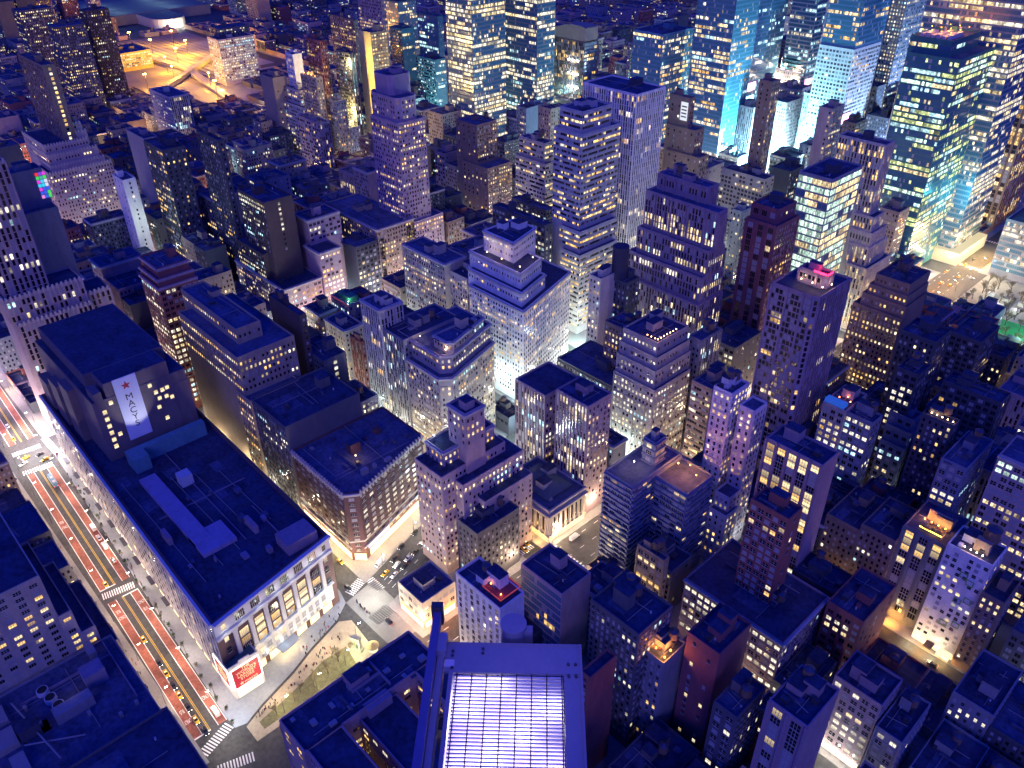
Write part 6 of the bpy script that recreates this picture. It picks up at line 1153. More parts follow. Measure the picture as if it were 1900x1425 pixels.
for k, d in B.items():
    building(k, *d)
for i, (u0, u1, v0, v1, h, col, tank, lab) in enumerate(FILL):
    rr = random.Random(i)
    far = u0 > 760 or v0 > 560
    st = rr.choice([('loft', 'punch'), ('punch', 'punch'), ('punch', 'sparse'), ('loft', 'sparse'), ('punch', 'blank'), ('pier', 'punch')])
    building('f%d' % i, lab, [(u0, u1, v0, v1, h)], 0, 0, col, st, (rr.choice([.04, .07, .11, .16, .26]), rr.choice([.03, .06, .1, .15])), rr.choice(['mix', 'amber', 'cool', 'white']), tank, rr.choice(['', '', 'c', 'n']))
def far_blocks():
    """the low roofs too small and too many to count, between and beyond the buildings above"""
    rng = np.random.default_rng(11); cols = ['grey', 'brown', 'darkgrey', 'tan', 'mauve']
    W_ = MB(); rows = []; X = MB()
    for i, t in enumerate(REST):
        P = tier_poly(t, 0, 0); h = t[4]; c = i % 5
        W_.prism(P, 0, h, c, top=False, bottom=False); I = inset(P, .4)
        for a in range(4):
            b = (a + 1) % 4
            W_.quad((*P[a], h), (*P[b], h), (*I[b], h), (*I[a], h), c); W_.quad((*I[a], h), (*I[b], h), (*I[b], h - 1), (*I[a], h - 1), c)
        W_.poly([(x, y, h - .98) for x, y in I], 5)
        x, y = (P[0][0] + P[1][0]) / 2 + rng.uniform(-3, 3), (P[1][1] + P[2][1]) / 2; W_.box(x - 2, x + 2, y - 1.6, y + 1.6, h - 1, h + 3, c)
        l = float(rng.choice([.08, .16, .3])); p = str(rng.choice(['mix', 'amber', 'cool', 'white']))
        rows += face_windows(P[0], P[1], 4, h - 1.5, 'punch', l, p, rng, X) + face_windows(P[1], P[2], 4, h - 1.5, 'punch', l, p, rng, X)
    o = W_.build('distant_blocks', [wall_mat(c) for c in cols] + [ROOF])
    o['kind'] = 'stuff'; o['label'] = 'mass of small dark blocks filling the far streets'; o['category'] = 'distant blocks'
    q = bpy.data.objects.new('window_grid', pane_mesh('window_grid', rows, (0, 0, 0))); COL.objects.link(q); q.parent = o; q['kind'] = 'stuff'
far_blocks()
# ---------------------------------------------------------------- department store
def store():
    off = (-390, 80, 0)
    rng = np.random.default_rng(5)
    root = thing('department_store', 'block long brick department store with a white banner and floodlit stone front', 'building', off)
    brick = stone('wall_store_brick', (.13, .075, .065)); white = stone('wall_store_stone', (.60, .57, .52), .8, .12)
    SE = (-275, 48.5); NE = (-287, 111); NW = (-498, 114); SW = (-498, 54)
    H = 44
    W_ = MB(); P = [SW, SE, NE, NW]
    W_.prism(P, 0, H, 0, top=False); I = inset(P, 1.2)
    for a in range(4):
        b = (a + 1) % 4
        W_.quad((*P[a], H), (*P[b], H), (*I[b], H), (*I[a], H)); W_.quad((*I[a], H), (*I[b], H), (*I[b], H - 2), (*I[a], H - 2))
    # white stone east front and white window strips of the side
    d = Vector((NE[0] - SE[0], NE[1] - SE[1])); L = d.length; d /= L; n = Vector((d.y, -d.x))
    def e(s, o): return (SE[0] + d.x * s + n.x * o, SE[1] + d.y * s + n.y * o)
    def es(mb, s, w_, z0, z1, o0, o1, m=0):
        c = e(s, (o0 + o1) / 2); mb.obox(c[0], c[1], d.x, d.y, w_, o1 - o0, z0, z1, m)
    W_.build('wall', brick, root, off)
    F = MB()
    es(F, L / 2, L - 6, 5.4, 15, .0, .5); es(F, L / 2, L, 34, 35.6, 0, 1.3); es(F, L / 2, L, 36, 43, .02, .35); es(F, L / 2, L, 43, 44.2, 0, 2.0); es(F, L / 2, L - 4, 15, 15.8, 0, 1.1)
    F.build('stone_front', white, root, off)
    C_ = MB()
    for i in range(7):
        s = 8.5 + i * 8.0
        es(C_, s, 1.9, 15.8, 34, .1, .9); es(C_, s, 2.5, 15.8, 16.8, .1, 1.2); es(C_, s, 2.5, 32.8, 34, .1, 1.2)
    C_.build('pilaster', white, root, off)
    wins = []
    for i in range(6):
        s = 12.5 + i * 8
        for z, hh, ww in ((18.8, 3.6, 4.4), (23.6, 3.6, 4.4), (28.6, 4.0, 4.4)):
            c = e(s, .45); wins.append((c[0], c[1], z, ww, hh, d.x, d.y, 5 if z < 28 and rng.random() < .6 else (2 if rng.random() < .4 else 0), rng.random()))
        for q in (-2, 2):
            c = e(s + q, .62); wins.append((c[0], c[1], 11, 2.3, 3.4, d.x, d.y, 2 if rng.random() < .35 else 1, rng.random()))
            c = e(s + q, .62); wins.append((c[0], c[1], 7.2, 2.3, 1.8, d.x, d.y, 2 if rng.random() < .35 else 1, rng.random()))
        c = e(s, .42); wins.append((c[0], c[1], 39.2, 4.6, 4.2, d.x, d.y, 0, rng.random()))
    for s in (4.2, L - 4):
        for z in (11, 18, 25, 32, 39):
            c = e(s, .42); wins.append((c[0], c[1], z, 2.0, 3, d.x, d.y, 2 if rng.random() < .3 else 0, rng.random()))
    for r in wins: single_window(r, root, off)
    # the long street side: white framed windows in columns
    ds = Vector((SE[0] - SW[0], SE[1] - SW[1])); Ls = ds.length; ds /= Ls; ns = Vector((ds.y, -ds.x))
    rows = []; fr = MB()
    nb = 52
    for i in range(nb):
        s = (i + .5) * Ls / nb
        px_, py_ = SW[0] + ds.x * s, SW[1] + ds.y * s
        for j in range(8):
            z = 9 + j * 4.3
            rows.append((px_ + ns.x * .32, py_ + ns.y * .32, z, 2.0, 2.9, ds.x, ds.y, 2 if rng.random() < .1 else (1 if rng.random() < .5 else 0), rng.random()))
        fr.obox(px_ + ns.x * .12, py_ + ns.y * .12, ds.x, ds.y, 2.7, .24, 6.5, 41.5)
    fr.obox((SW[0] + SE[0]) / 2 + ns.x * .6, (SW[1] + SE[1]) / 2 + ns.y * .6, ds.x, ds.y, Ls, 1.2, 42, 44.1); fr.obox((SW[0] + SE[0]) / 2 + ns.x * .35, (SW[1] + SE[1]) / 2 + ns.y * .35, ds.x, ds.y, Ls, .7, 5.2, 6.2)
    fr.build('white_window_strip', white, root, off)
    add_windows(root, rows, off, True)
    # shop fronts and awnings at street level
    b = MB()
    for i in range(7): es(b, 8 + i * 8, 5.6, .6, 4.6, .05, .2)
    for i in range(26):
        s = 5 + i * 8.4; px_, py_ = SW[0] + ds.x * s, SW[1] + ds.y * s
        if s < Ls - 12: b.obox(px_ + ns.x * .12, py_ + ns.y * .12, ds.x, ds.y, 5, .2, .6, 4.4)
    b.build('shop_front', glow('shop_amber', (1, .72, .34), 1.7), root, off)['kind'] = 'stuff'
    for i in range(9):
        s = 14 + i * 18
        if s > Ls - 30: break
        b = MB(); b.obox(SW[0] + ds.x * s + ns.x * 1.4, SW[1] + ds.y * s + ns.y * 1.4, ds.x, ds.y, 7, 2.6, 4.9, 5.3); b.build('awning', STEEL, root, off)
    b = MB(); es(b, 30, 10, 4.6, 5.1, .2, 5.2); b.build('entrance_canopy', plain('canopy_grey', (.4, .4, .38)), root, off)
    for s in (27, 33):
        c = e(s, 3); light(c[0], c[1], 4.2, (1, .68, .3), 700, .4)
    # roofs
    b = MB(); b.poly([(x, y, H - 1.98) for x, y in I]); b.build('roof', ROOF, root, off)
    b = MB(); b.box(-400, -312, 83, 83.3, H - 2, H - 1.2); b.box(-352, -351.7, 60, 104, H - 2, H - 1.3); b.box(-330, -292, 96, 96.3, H - 2, H - 1); b.build('roof_seam', stone('wall_violetgrey', WALL['violetgrey']), root, off)
    b = MB(); b.box(-384, -322, 64, 72, H - 2, H + .4); b.box(-330, -314, 64, 80, H - 2, H + .2); b.build('pale_roof_strip', stone('roof_pale', (.34, .27, .36)), root, off)
    for i in range(26):
        x, y = -395 + (i * 37.7) % 108, 56 + (i * 19.3) % 48
        if abs(y - 68) < 6 and x < -318: continue
        b = MB(); a0 = 1.2 + (i % 4) * .9
        if i % 3: b.box(x, x + a0, y, y + a0 * .7, H - 1.95, H - 1 + (i % 5) * .5); b.build('roof_unit', [plain('pipe_grey', (.3, .28, .25)), ROOFG, wall_mat('violetgrey')][i % 3], root, off)
        else: b.box(x, x + 9, y, y + 5 + i % 4, H - 1.97, H - 1.92); b.build('roof_patch', ROOFG, root, off)
    for i in range(5):
        b = MB(); y = 57 + i * 10; b.tube((-390 + i * 6, y, H - 1.6), (-300 - i * 4, y + 1, H - 1.6), .16, .16, 5); b.build('roof_pipe', plain('pipe_grey', (.3, .28, .25)), root, off)
    b = MB(); b.box(-372, -366, 78, 84, H - 2, H + 4); b.build('vent_box', plain('duct_white', (.5, .5, .5)), root, off)
    b = MB(); b.box(-403, -399, 66, 107, H - 2, H + 6.5); b.box(-399, -392, 66, 74, H - 2, H + 6.5); b.build('teal_plant_screen', stone('screen_teal', (.10, .24, .26)), root, off)
    
    for bb in ((-300, -289, 92, 107, H - 2, H + 4), (-322, -312, 88, 90, H - 2, H + 2.2), (-340, -332, 56, 58, H - 2, H + 2.5)):
        b = MB(); b.box(*bb); b.build('stair_hut', wall_mat('mauve'), root, off)
    # tall western part with the banner
    T = MB(); X1, X0 = -411, -496
    T.box(X0, X1, 60.5, 108, H - 2, 78); T.box(X0 + 2, X1 - 16, 64, 105, 78, 86); T.box(X1 - 16, X1 - .3, 68, 100, 78, 86)
    for k in range(3): T.box(X0 + 4 + k * 20, X0 + 18 + k * 20, 55.5 + k * .6, 61, H - 2, 60 + k * 7)
    T.box(X1 - 8, X1 + .5, 100.4, 108.4, H - 2, 72); T.box(X1 - 9, X1 + .4, 62, 66, 78, 83)
    T.build('tower', stone('wall_store_tower', (.17, .13, .12)), root, off)
    b = MB(); b.box(X0 + .5, X1 - .5, 61, 107.5, 78, 78.06); b.box(X0 + 2.5, X1 - 16.5, 64.5, 104.5, 86, 86.06); b.box(X1 - 15.6, X1 - .8, 68.5, 99.5, 86, 86.07); b.build('tower_roof', ROOF, root, off)
    tw = []
    for j in range(6): tw.append((X1 + .08, 65, 50 + j * 4.2, 2, 2.4, 0, 1, 2, rng.random()))
    for y, z in ((68.6, 56), (69, 75), (89, 76), (91, 71), (92, 67), (94.4, 71), (97, 71.4), (95.6, 66.6), (98.2, 65), (90.6, 62), (93, 54)): tw.append((X1 + .08, y, z, 1.9, 2.2, 0, 1, 2 if rng.random() < .8 else 4, .5 + rng.random() * .5))
    for r in tw: single_window(r, root, off)
    b = MB(); b.box(X1 + .25, X1 + .6, 72.2, 83.8, 50, 86.5)
    ban = b.build('banner', stone('banner_cloth', (.72, .72, .74), .8, .06), root, off)
    ink = plain('banner_ink', (.012, .012, .015))
    for i, c in enumerate('MACYS'):
        txt(c, 5.0, ink, ban, (X1 + .68 - off[0], 78 - off[1], 74.8 - i * 4.1), (PI / 2, 0, PI / 2))
    b = MB(); st = []
    for i in range(10):
        a = PI / 2 + i * PI / 5; r = 2.6 if i % 2 == 0 else 1.05
        st.append((X1 + .66, 78 + r * math.cos(a), 81.6 + r * math.sin(a)))
    for i in range(10): b.poly([(X1 + .66, 78, 81.6), st[i], st[(i + 1) % 10]])
    b.build('red_star', plain('star_red', (.55, .02, .03)), ban, off)
    spot(X1 + 20, 78, 47, (-.62, 0, .8), (.97, .97, 1), 16000, 50)
    # bluish white floodlights of the front
    for i in range(8):
        c = e(4.5 + i * 8, 2.4); light(c[0], c[1], 7.4, (.62, .84, 1), 80, .25); light(*e(4.5 + i * 8, 2.6), 17.6, (.62, .84, 1), 110, .25)
    for i in range(7):
        c = e(4 + i * 9, 2.6); light(c[0], c[1], 37, (.8, .92, 1), 70, .25)
    # corner pavilion with the two red signs
    off2 = (-277, 53, 0)
    r2 = thing('sign_pavilion', 'small corner pavilion wearing two red lettered signs framed in white light', 'building', off2)
    b = MB(); b.box(-284.8, -270.6, 48.2, 62, 0, 19); b.build('wall', white, r2, off2)
    b = MB(); b.box(-284.3, -271.1, 48.7, 61.5, 19, 19.05); b.build('roof', stone('roof_teal', (.03, .07, .09)), r2, off2)
    b = MB(); b.box(-270.6, -270.2, 48.4, 61.8, 19, 21); b.box(-284, -270.4, 47.9, 48.15, 19, 21); b.box(-270.58, -270.1, 53, 58, 21, 22.2); b.build('parapet', white, r2, off2)
    red = stone('sign_red', (.42, .012, .03), .5, .08)
    b = MB(); b.box(-270.55, -270.1, 49.2, 61.2, 7, 18.2); sg = b.build('red_sign', red, r2, off2)
    fr = MB(); fr.box(-270.6, -270.0, 48.7, 49.1, 6.5, 18.8); fr.box(-270.6, -270.0, 61.3, 61.7, 6.5, 18.8); fr.box(-270.6, -270.02, 49.1, 61.3, 18.3, 18.8); fr.box(-270.6, -270.02, 49.1, 61.3, 6.5, 6.9)
    fr.build('sign_frame', glow('sign_frame_white', (1, .9, .85), 2.2), r2, off2)
    gold = glow('sign_gold', (1, .62, .3), .9)
    txt("THE\nWORLD'S\nLARGEST\nSTORE", 2.1, gold, sg, (-270.02 - off2[0], 55.2 - off2[1], 14.1), (PI / 2, 0, PI / 2), .04, .92)
    txt("\u2605macys", 2.5, gold, sg, (-270.02 - off2[0], 55.2 - off2[1], 8.5), (PI / 2, 0, PI / 2), .04)
    b = MB(); b.box(-283.6, -271.6, 47.7, 48.1, 7, 18.2); sg2 = b.build('red_sign', red, r2, off2)
    fr = MB(); fr.box(-284, -283.6, 47.6, 48.1, 6.5, 18.8); fr.box(-271.5, -271.1, 47.6, 48.1, 6.5, 18.8); fr.box(-283.6, -271.5, 47.62, 48.1, 18.3, 18.8); fr.box(-283.6, -271.5, 47.62, 48.1, 6.5, 6.9)
    fr.build('sign_frame', glow('sign_frame_white', (1, .9, .85), 2.2), r2, off2)
    txt("THE\nWORLD'S\nLARGEST\nSTORE", 2.1, gold, sg2, (-277.6 - off2[0], 47.6 - off2[1], 13.1), (PI / 2, 0, 0), .04, .92)
    b = MB(); b.box(-270.55, -270.3, 49.5, 61, .6, 5.2); b.build('shop_front', glow('shop_glass', (1, .82, .6), 1.3), r2, off2)
    light(-277, 43, 13, (1, .85, .8), 40, .5)
store()
# ---------------------------------------------------------------- lit tower with globe
def globe_tower():
    u, v = 512, 872
    off = (-u, v, 0)
    root = thing('office_building', 'white floodlit tower stepping up to a glowing globe at its tip', 'building', off)
    wm = wall_mat('white'); b = MB(); R = MB(); rows = []; rng = np.random.default_rng(3)
    z = 0
    for i, (a, h) in enumerate(((24, 62), (20, 78), (16, 92), (12, 104), (8.5, 114), (5.5, 121))):
        b.box(-u - a, -u + a, v - a, v + a, z, h)
        R.box(-u - a + .6, -u + a - .6, v - a + .6, v + a - .6, h, h + .05)
        rows += face_windows((-u - a, v - a), (-u + a, v - a), z + 1, h - 1, 'punch', .25, 'amber', rng, b) + face_windows((-u + a, v - a), (-u + a, v + a), z + 1, h - 1, 'punch', .25, 'amber', rng, b)
        z = h
    b.build('wall', wm, root, off); R.build('roof', ROOFG, root, off); add_windows(root, rows, off, False)
    b = MB(); b.cyl(-u, v, 121, 126, 2.4, 2.0, 12); b.build('lantern', glow('globe_glow', (1, .8, .5), 8), root, off)
    b = MB()
    for k in range(8):
        a0, a1 = -PI / 2 + PI * k / 8, -PI / 2 + PI * (k + 1) / 8
        b.cyl(-u, v, 129 + 3 * math.sin(a0), 129 + 3 * math.sin(a1), max(.05, 3 * math.cos(a0)), max(.05, 3 * math.cos(a1)), 16)
    b.build('globe', glow('globe_glow', (1, .8, .5), 8), root, off)
    for i, (a, h) in enumerate(((24, 62), (20, 78), (16, 92), (12, 104), (8.5, 114))):
        for s in (-1, 1):
            light(-u + s * a * .5, v - a + .6 + .4, h + 2.5, (1, .78, .52), 5200 - 500 * i, .8); light(-u + a - 1, v + s * a * .5, h + 2.5, (1, .78, .6), 5200 - 500 * i, .8)
globe_tower()
# ---------------------------------------------------------------- ground, pavements, markings
b = MB(); b.box(-7000, 3000, -3000, 7000, -2, 0)
structure(b.build('ground', stone('asphalt', (.05, .05, .052), .8, .6, .07, .5)))
PAVE = stone('pavement_slab', (.24, .235, .23), .85, .2, .08, .8)
def SL(k): return 55 if k == 34 else (705 if k == 42 else 130 + 80.3 * (k - 35))
def NL(k): return SL(k + 1) - (18 if k + 1 not in (34, 42) else 30)
def bw(v): return 270 + .30 * (v - 52)
b = MB()
for k in range(33, 58):
    v0, v1 = (SL(k), NL(k)) if k > 33 else (-40, 22)
    for u0, u1 in ((-65, 216), (246, 498), (528, 772), (802, 1046), (1076, 1320), (1350, 1594)):
        if k == 34 and u0 == 246: continue
        if u0 == 1350 and k < 40: continue
        if u0 == -65 and k == 41: continue
        a, c, e_, f = u0 - 4.5, u1 + 4.5, v0 - 3.6, v1 + 3.6
        if k == 33 and u0 == 246: a, f = 252, 26.5
        if k in (33, 34) and u0 == 528: e_, f = v0 - 5, v1 + 4
        if u0 == 246 and 35 <= k < 43:
            w0, w1 = bw(e_), bw(f)
            b.prism([(-c, e_), (-(w0 - 4.5), e_), (-(w1 - 4.5), f), (-c, f)], -.1, .15)
            q0, q1 = w0 - 24, w1 - 24
            b.prism([(-q0, e_), (-a, e_), (-a, f), (-q1, f)], -.1, .15)
        else: b.box(-c, -a, e_, f, -.1, .15)
structure(b.build('pavement', PAVE))
# the square in front of the store
b = MB(); b.prism([(-502, 50), (-340, 43.5), (-266, 40.9), (-259, 41.2), (-257.6, 46), (-261.4, 54.8), (-267, 73), (-272, 85), (-278, 103.5), (-284, 112.5), (-292, 114.5), (-502, 117)], -.1, .15)
structure(b.build('store_pavement', stone('pavement_blue', (.27, .29, .31), .8, .2, .1, .7)))
b = MB(); b.prism([(-256.2, 45), (-247, 45), (-247, 106), (-273, 108.5), (-276.5, 103.5), (-271, 86), (-265.6, 73), (-260.2, 55)], -.1, .16)
structure(b.build('plaza', stone('plaza_tan', (.40, .33, .23), .85, .25, .12, .8)))
b = MB(); b.prism([(-254.5, 50), (-250, 50), (-250, 96), (-262, 98), (-262.5, 86), (-259, 74), (-256.5, 62)], .1, .21)
b.build('planting_bed', stone('ground_cover', (.15, .14, .07), .95, .5, .5, 2)); bpy.data.objects['planting_bed']['kind'] = 'structure'
b = MB(); b.prism([(-247, 131 - 18), (-262, 112.6), (-284, 112.6), (-287, 131), (-262, 131), (-247, 128)], .004, .02)
structure(b.build('crossing_paving', stone('crossing_pale', (.20, .20, .19), .85, .2, .2, 1)))
WHITEP = stone('paint_white', (.72, .72, .70), .7, .2, .6, 3); YEL = stone('paint_yellow', (.62, .40, .04), .7, .2, .6, 3); REDP = stone('paint_red', (.27, .085, .055), .85, .55, .18, .9)
def P34(u): return 33.2 + .024 * (u - 266)
W_, Y_, R_ = MB(), MB(), MB()
dx, dy = -1 / math.hypot(1, .024), .024 / math.hypot(1, .024)
def strip(mb, ua, ub, o, w_, z=.012):
    u = (ua + ub) / 2; mb.obox(-u, P34(u) + o, dx, dy, abs(ub - ua), w_, z - .008, z)
for ua, ub in ((265, 363), (373, 493), (530, 900)):
    strip(R_, ua, ub, -5.1, 3.5, .010); strip(R_, ua, ub, 5.6, 3.5, .010)
    for o in (-7.0, -3.2, 3.7, 7.4): strip(W_, ua, ub, o, .3, .016)
    for o in (-.28, .28): strip(Y_, ua, ub, o, .22, .016)
    strip(W_, ua, ua + .7, -3.2, 7.2, .018) if ua != 530 else None
    strip(W_, ub - .7, ub, 3.6, 7.2, .018)
def zebra(mb, u0, v0, u1, v1, wide, n):
    """bars across a crossing that runs from (u0,v0) to (u1,v1)"""
    d = Vector((-(u1 - u0), v1 - v0)); L = d.length; d /= L
    for i in range(n):
        s = (i + .5) * L / n; mb.obox(-u0 + d.x * s, v0 + d.y * s, d.x, d.y, L / n * .5, wide, .012, .020)
zebra(W_, 369.2, 28, 366.6, 43, 4.6, 14); zebra(W_, 257, 26, 262, 40.5, 4.8, 12); zebra(W_, 246.5, 27, 242, 41, 4.4, 12)
zebra(W_, 519.5, 31, 518, 47, 4.5, 13); zebra(W_, 496.5, 30, 494.5, 46.5, 4.5, 13); zebra(W_, 500, 52, 525, 51, 4, 14); zebra(W_, 502, 24, 526, 23, 4, 14)
zebra(W_, 287.6, 116.6, 291, 126.8, 5.2, 9); zebra(W_, 289, 129.6, 278.8, 129.8, 4.4, 8); zebra(W_, 265.5, 115.6, 266.5, 126, 7.4, 9)
zebra(W_, 244, 110, 218, 110, 4, 13); zebra(W_, 249.5, 205, 249.5, 196, 3.6, 7)
for k in range(35, 46):
    v = SL(k) - 9; zebra(W_, 244, v + 11, 218, v + 11, 3.6, 12); zebra(W_, 526, v + 11, 500, v + 11, 3.6, 12)
for i in range(60):
    v = 128 + i * 9.5
    for o in (-7.5, 0, 7.5): W_.obox(-231 + o, v, 0, 1, 3.2, .3, .006, .014)
    for o in (-7.5, 0, 7.5): W_.obox(-513 + o, v - 60, 0, 1, 3.2, .3, .006, .014)
L_ = math.hypot(.3, 1)
for i in range(34):
    v = 136 + i * 9; x = -(bw(v) - 15)
    for o in (-3.4, 0, 3.4): W_.obox(x + o, v, -.3 / L_, 1 / L_, 3, .25, .006, .014)
structure(W_.build('white_markings', WHITEP)); structure(Y_.build('yellow_lines', YEL)); structure(R_.build('red_bus_lanes', REDP))
for u, o, s, a in ((354.5, -5.1, 'BUS', PI), (349.8, -5.1, 'ONLY', PI), (353.2, 5.6, 'ONLY', 0), (347.4, 5.6, 'BUS', 0), (281.5, -5.1, 'BUS', PI), (275.4, -5.1, 'ONLY', PI), (281.5, 5.6, 'ONLY', 0), (438, -5.1, 'BUS', PI), (433, -5.1, 'ONLY', PI)):
    t = txt(s, 2.6, WHITEP, None, (-u, P34(u) + o, .02), (0, 0, PI / 2 if a == 0 else -PI / 2), .002, 1, 'lane_lettering'); structure(t); t.scale = (.42, 1.25, 1)
# ---------------------------------------------------------------- street lamps
lamp0 = None
def street_lamp(x, y, c, P, rz, label, solid=True):
    global lamp0
    if solid:
        if lamp0 is None:
            t = thing('street_lamp', label, 'street lamp', (x, y, .15), rz, 'street lamps')
            b = MB(); b.cyl(0, 0, 0, 9, .14, .08, 8); b.build('pole', STEEL, t)
            b = MB(); b.tube((0, 0, 8.8), (2.2, 0, 9.4), .06, .05); b.build('arm', STEEL, t)
            b = MB(); b.box(1.9, 2.9, -.22, .22, 9.3, 9.45); b.build('lamp_head', STEEL, t)
            b = MB(); b.box(1.8, 3.0, -.26, .26, 9.2, 9.29); b.build('lens', glow('street_lens', (1, .85, .6), 35), t)
            lamp0 = t
        else: t = dup(lamp0, (x, y, .15), rz, label)
    light(x + 2.4 * math.cos(rz), y + 2.4 * math.sin(rz), 9.0, c, P, .5)
SLAB = 'tall grey street lamp lighting the avenue between the blocks'
L34 = 'tall street lamp along the kerb of the street with red bus lanes'
for i, u in enumerate(range(276, 520, 30)):
    street_lamp(-u, 41.6 + .03 * (u - 276), (1, .78, .62), 3200, -PI / 2, L34)
    street_lamp(-(u + 14), 25.2 + .02 * (u - 276), (1, .70, .5), 2200, PI / 2, L34)
for u in range(545, 900, 50): street_lamp(-u, 52, (1, .8, .55), 4200, -PI / 2, L34)
for u, v, c, P in ((507, 38, (1, .95, .95), 9000), (521, 50, (1, .9, .95), 7000), (505, 54, (1, .9, 1), 7000), (540, 34, (1, .85, .8), 6000)): light(-u, v, 11, c, P, .8)
for i, (u, v) in enumerate(((276, 121), (262, 128), (300, 121), (325, 121), (352, 121), (380, 121), (410, 121), (440, 121), (470, 121), (496, 121))): street_lamp(-u, v, (1, .88, .66), 2400, PI / 2, 'tall street lamp on the side street behind the store', i > 2)
for u, v in ((251, 60), (251, 76), (253, 92), (262, 104)): street_lamp(-u, v, (1, .84, .5), 1300, PI / 2, 'tall street lamp among the bare trees of the square')
light(-279, 123, 12, (1, .93, .85), 3500, .6); light(-268, 118, 12, (.95, 1, .95), 2600, .6); light(-262, 60, 10, (1, .82, .52), 2200, .6); light(-266, 90, 10, (1, .82, .52), 2600, .6); light(-255, 36, 11, (1, .9, .7), 2600, .6); light(-262, 44, 7, (.8, .92, 1), 1000, .6)
for i in range(22):
    v = 140 + i * 26; street_lamp(-(bw(v) - 4.5), v, (.95, .97, 1) if v > 210 else (1, .8, .52), 4200 if v > 200 else 2000, 0, 'tall street lamp on the diagonal avenue beside the rounded cornice block', i < 8)
light(-(bw(200) - 12), 200, 9, (.75, .95, 1), 14000, .6)
light(-320, 262, 10, (.6, .95, 1), 4000, .6); light(-345, 276, 9, (.6, .95, 1), 5000, .8); light(-372, 368, 10, (.5, .95, 1), 9000, .8)
for i in range(22):
    v = 112 + i * 30; street_lamp(-218.5, v, (1, .74, .50), 4200, PI, 'tall street lamp on the avenue by the classical bank hall', 3 <= i < 5 or i > 14)
    light(-243, v + 15, 9, (1, .68, .44), 3000, .5)
for i in range(24):
    v = 70 + i * 30; light(-513, v, 10, (.9, .92, 1) if i % 3 else (1, .6, .75), 7000, .6)
for k in range(36, 43):
    v = SL(k) - 9
    for j, u in enumerate(range(262, 505, 34)): light(-u, v, 14, ((1, .92, .74), (.7, .95, 1), (1, .8, .5))[(j + k) % 3], 6500, .8)
    for j, u in enumerate(range(545, 770, 45)): light(-u, v, 9, ((1, .75, .8), (.7, .9, 1), (1, .8, .6))[(j + k) % 3], 2600, .5)
    for j, u in enumerate(range(-50, 216, 44)): light(-u, v, 9, (1, .62, .34) if (j + k) % 3 else (.8, .9, 1), 900, .5)
for k in (34, 35):
    for u in range(540, 790, 40): light(-u, SL(k) - 9, 9, (1, .7, .75), 5200, .5)
light(-95, 201, 5, (1, .88, .66), 2500, .4)
for i in range(26): light(-787, -20 + i * 36, 9, (1, .72, .48) if i % 2 else (.8, .9, 1), 6000, .6)
for i in range(20): light(-1061, 20 + i * 46, 9, (1, .6, .3), 8000, .6)
for k in range(36, 48, 2):
    for u in (830, 900, 970, 1040, 1120, 1220): light(-u, SL(k) - 9, 9, (1, .66, .4) if u % 3 else (.6, .9, 1), 4200, .6)
for k in range(43, 50):
    for u in (300, 380, 460, 560, 640, 720): light(-u, SL(k) - 9, 12, (.5, .85, 1), 14000, 1)
# the bright square far up the avenue: screens there flood the towers
for u, v, z, c, P in ((455, 730, 40, CYAN, 160000), (440, 770, 25, (.6, .9, 1), 140000), (470, 820, 40, (.55, .8, 1), 150000), (480, 880, 30, (.8, .85, 1), 120000), (450, 705, 14, (.5, .95, 1), 60000), (380, 730, 40, (.6, .85, 1), 40000), (345, 800, 50, (.35, .5, 1), 80000), (330, 860, 60, (.4, .55, 1), 120000), (560, 900, 40, (.6, .8, 1), 90000), (640, 700, 20, (.4, .9, 1), 40000), (840, 590, 14, (.5, .95, 1), 40000), (350, 745, 14, (1, .9, .7), 30000)):
    light(-u, v, z, (c[0] * .8, c[1], c[2]), P * 2.6, 3)
# crossing by the park, orange avenue
for u, v, c, P in ((231, 640, ORANGE, 9000), (231, 712, ORANGE, 9000), (222, 735, ORANGE, 12000), (233, 690, (1, .75, .45), 3500), (200, 692, (1, .8, .5), 3000), (245, 672, (1, .7, .4), 2500), (228, 665, ORANGE, 6000), (170, 694, (1, .85, .6), 3500)): light(-u, v, 11, c, P, .8)
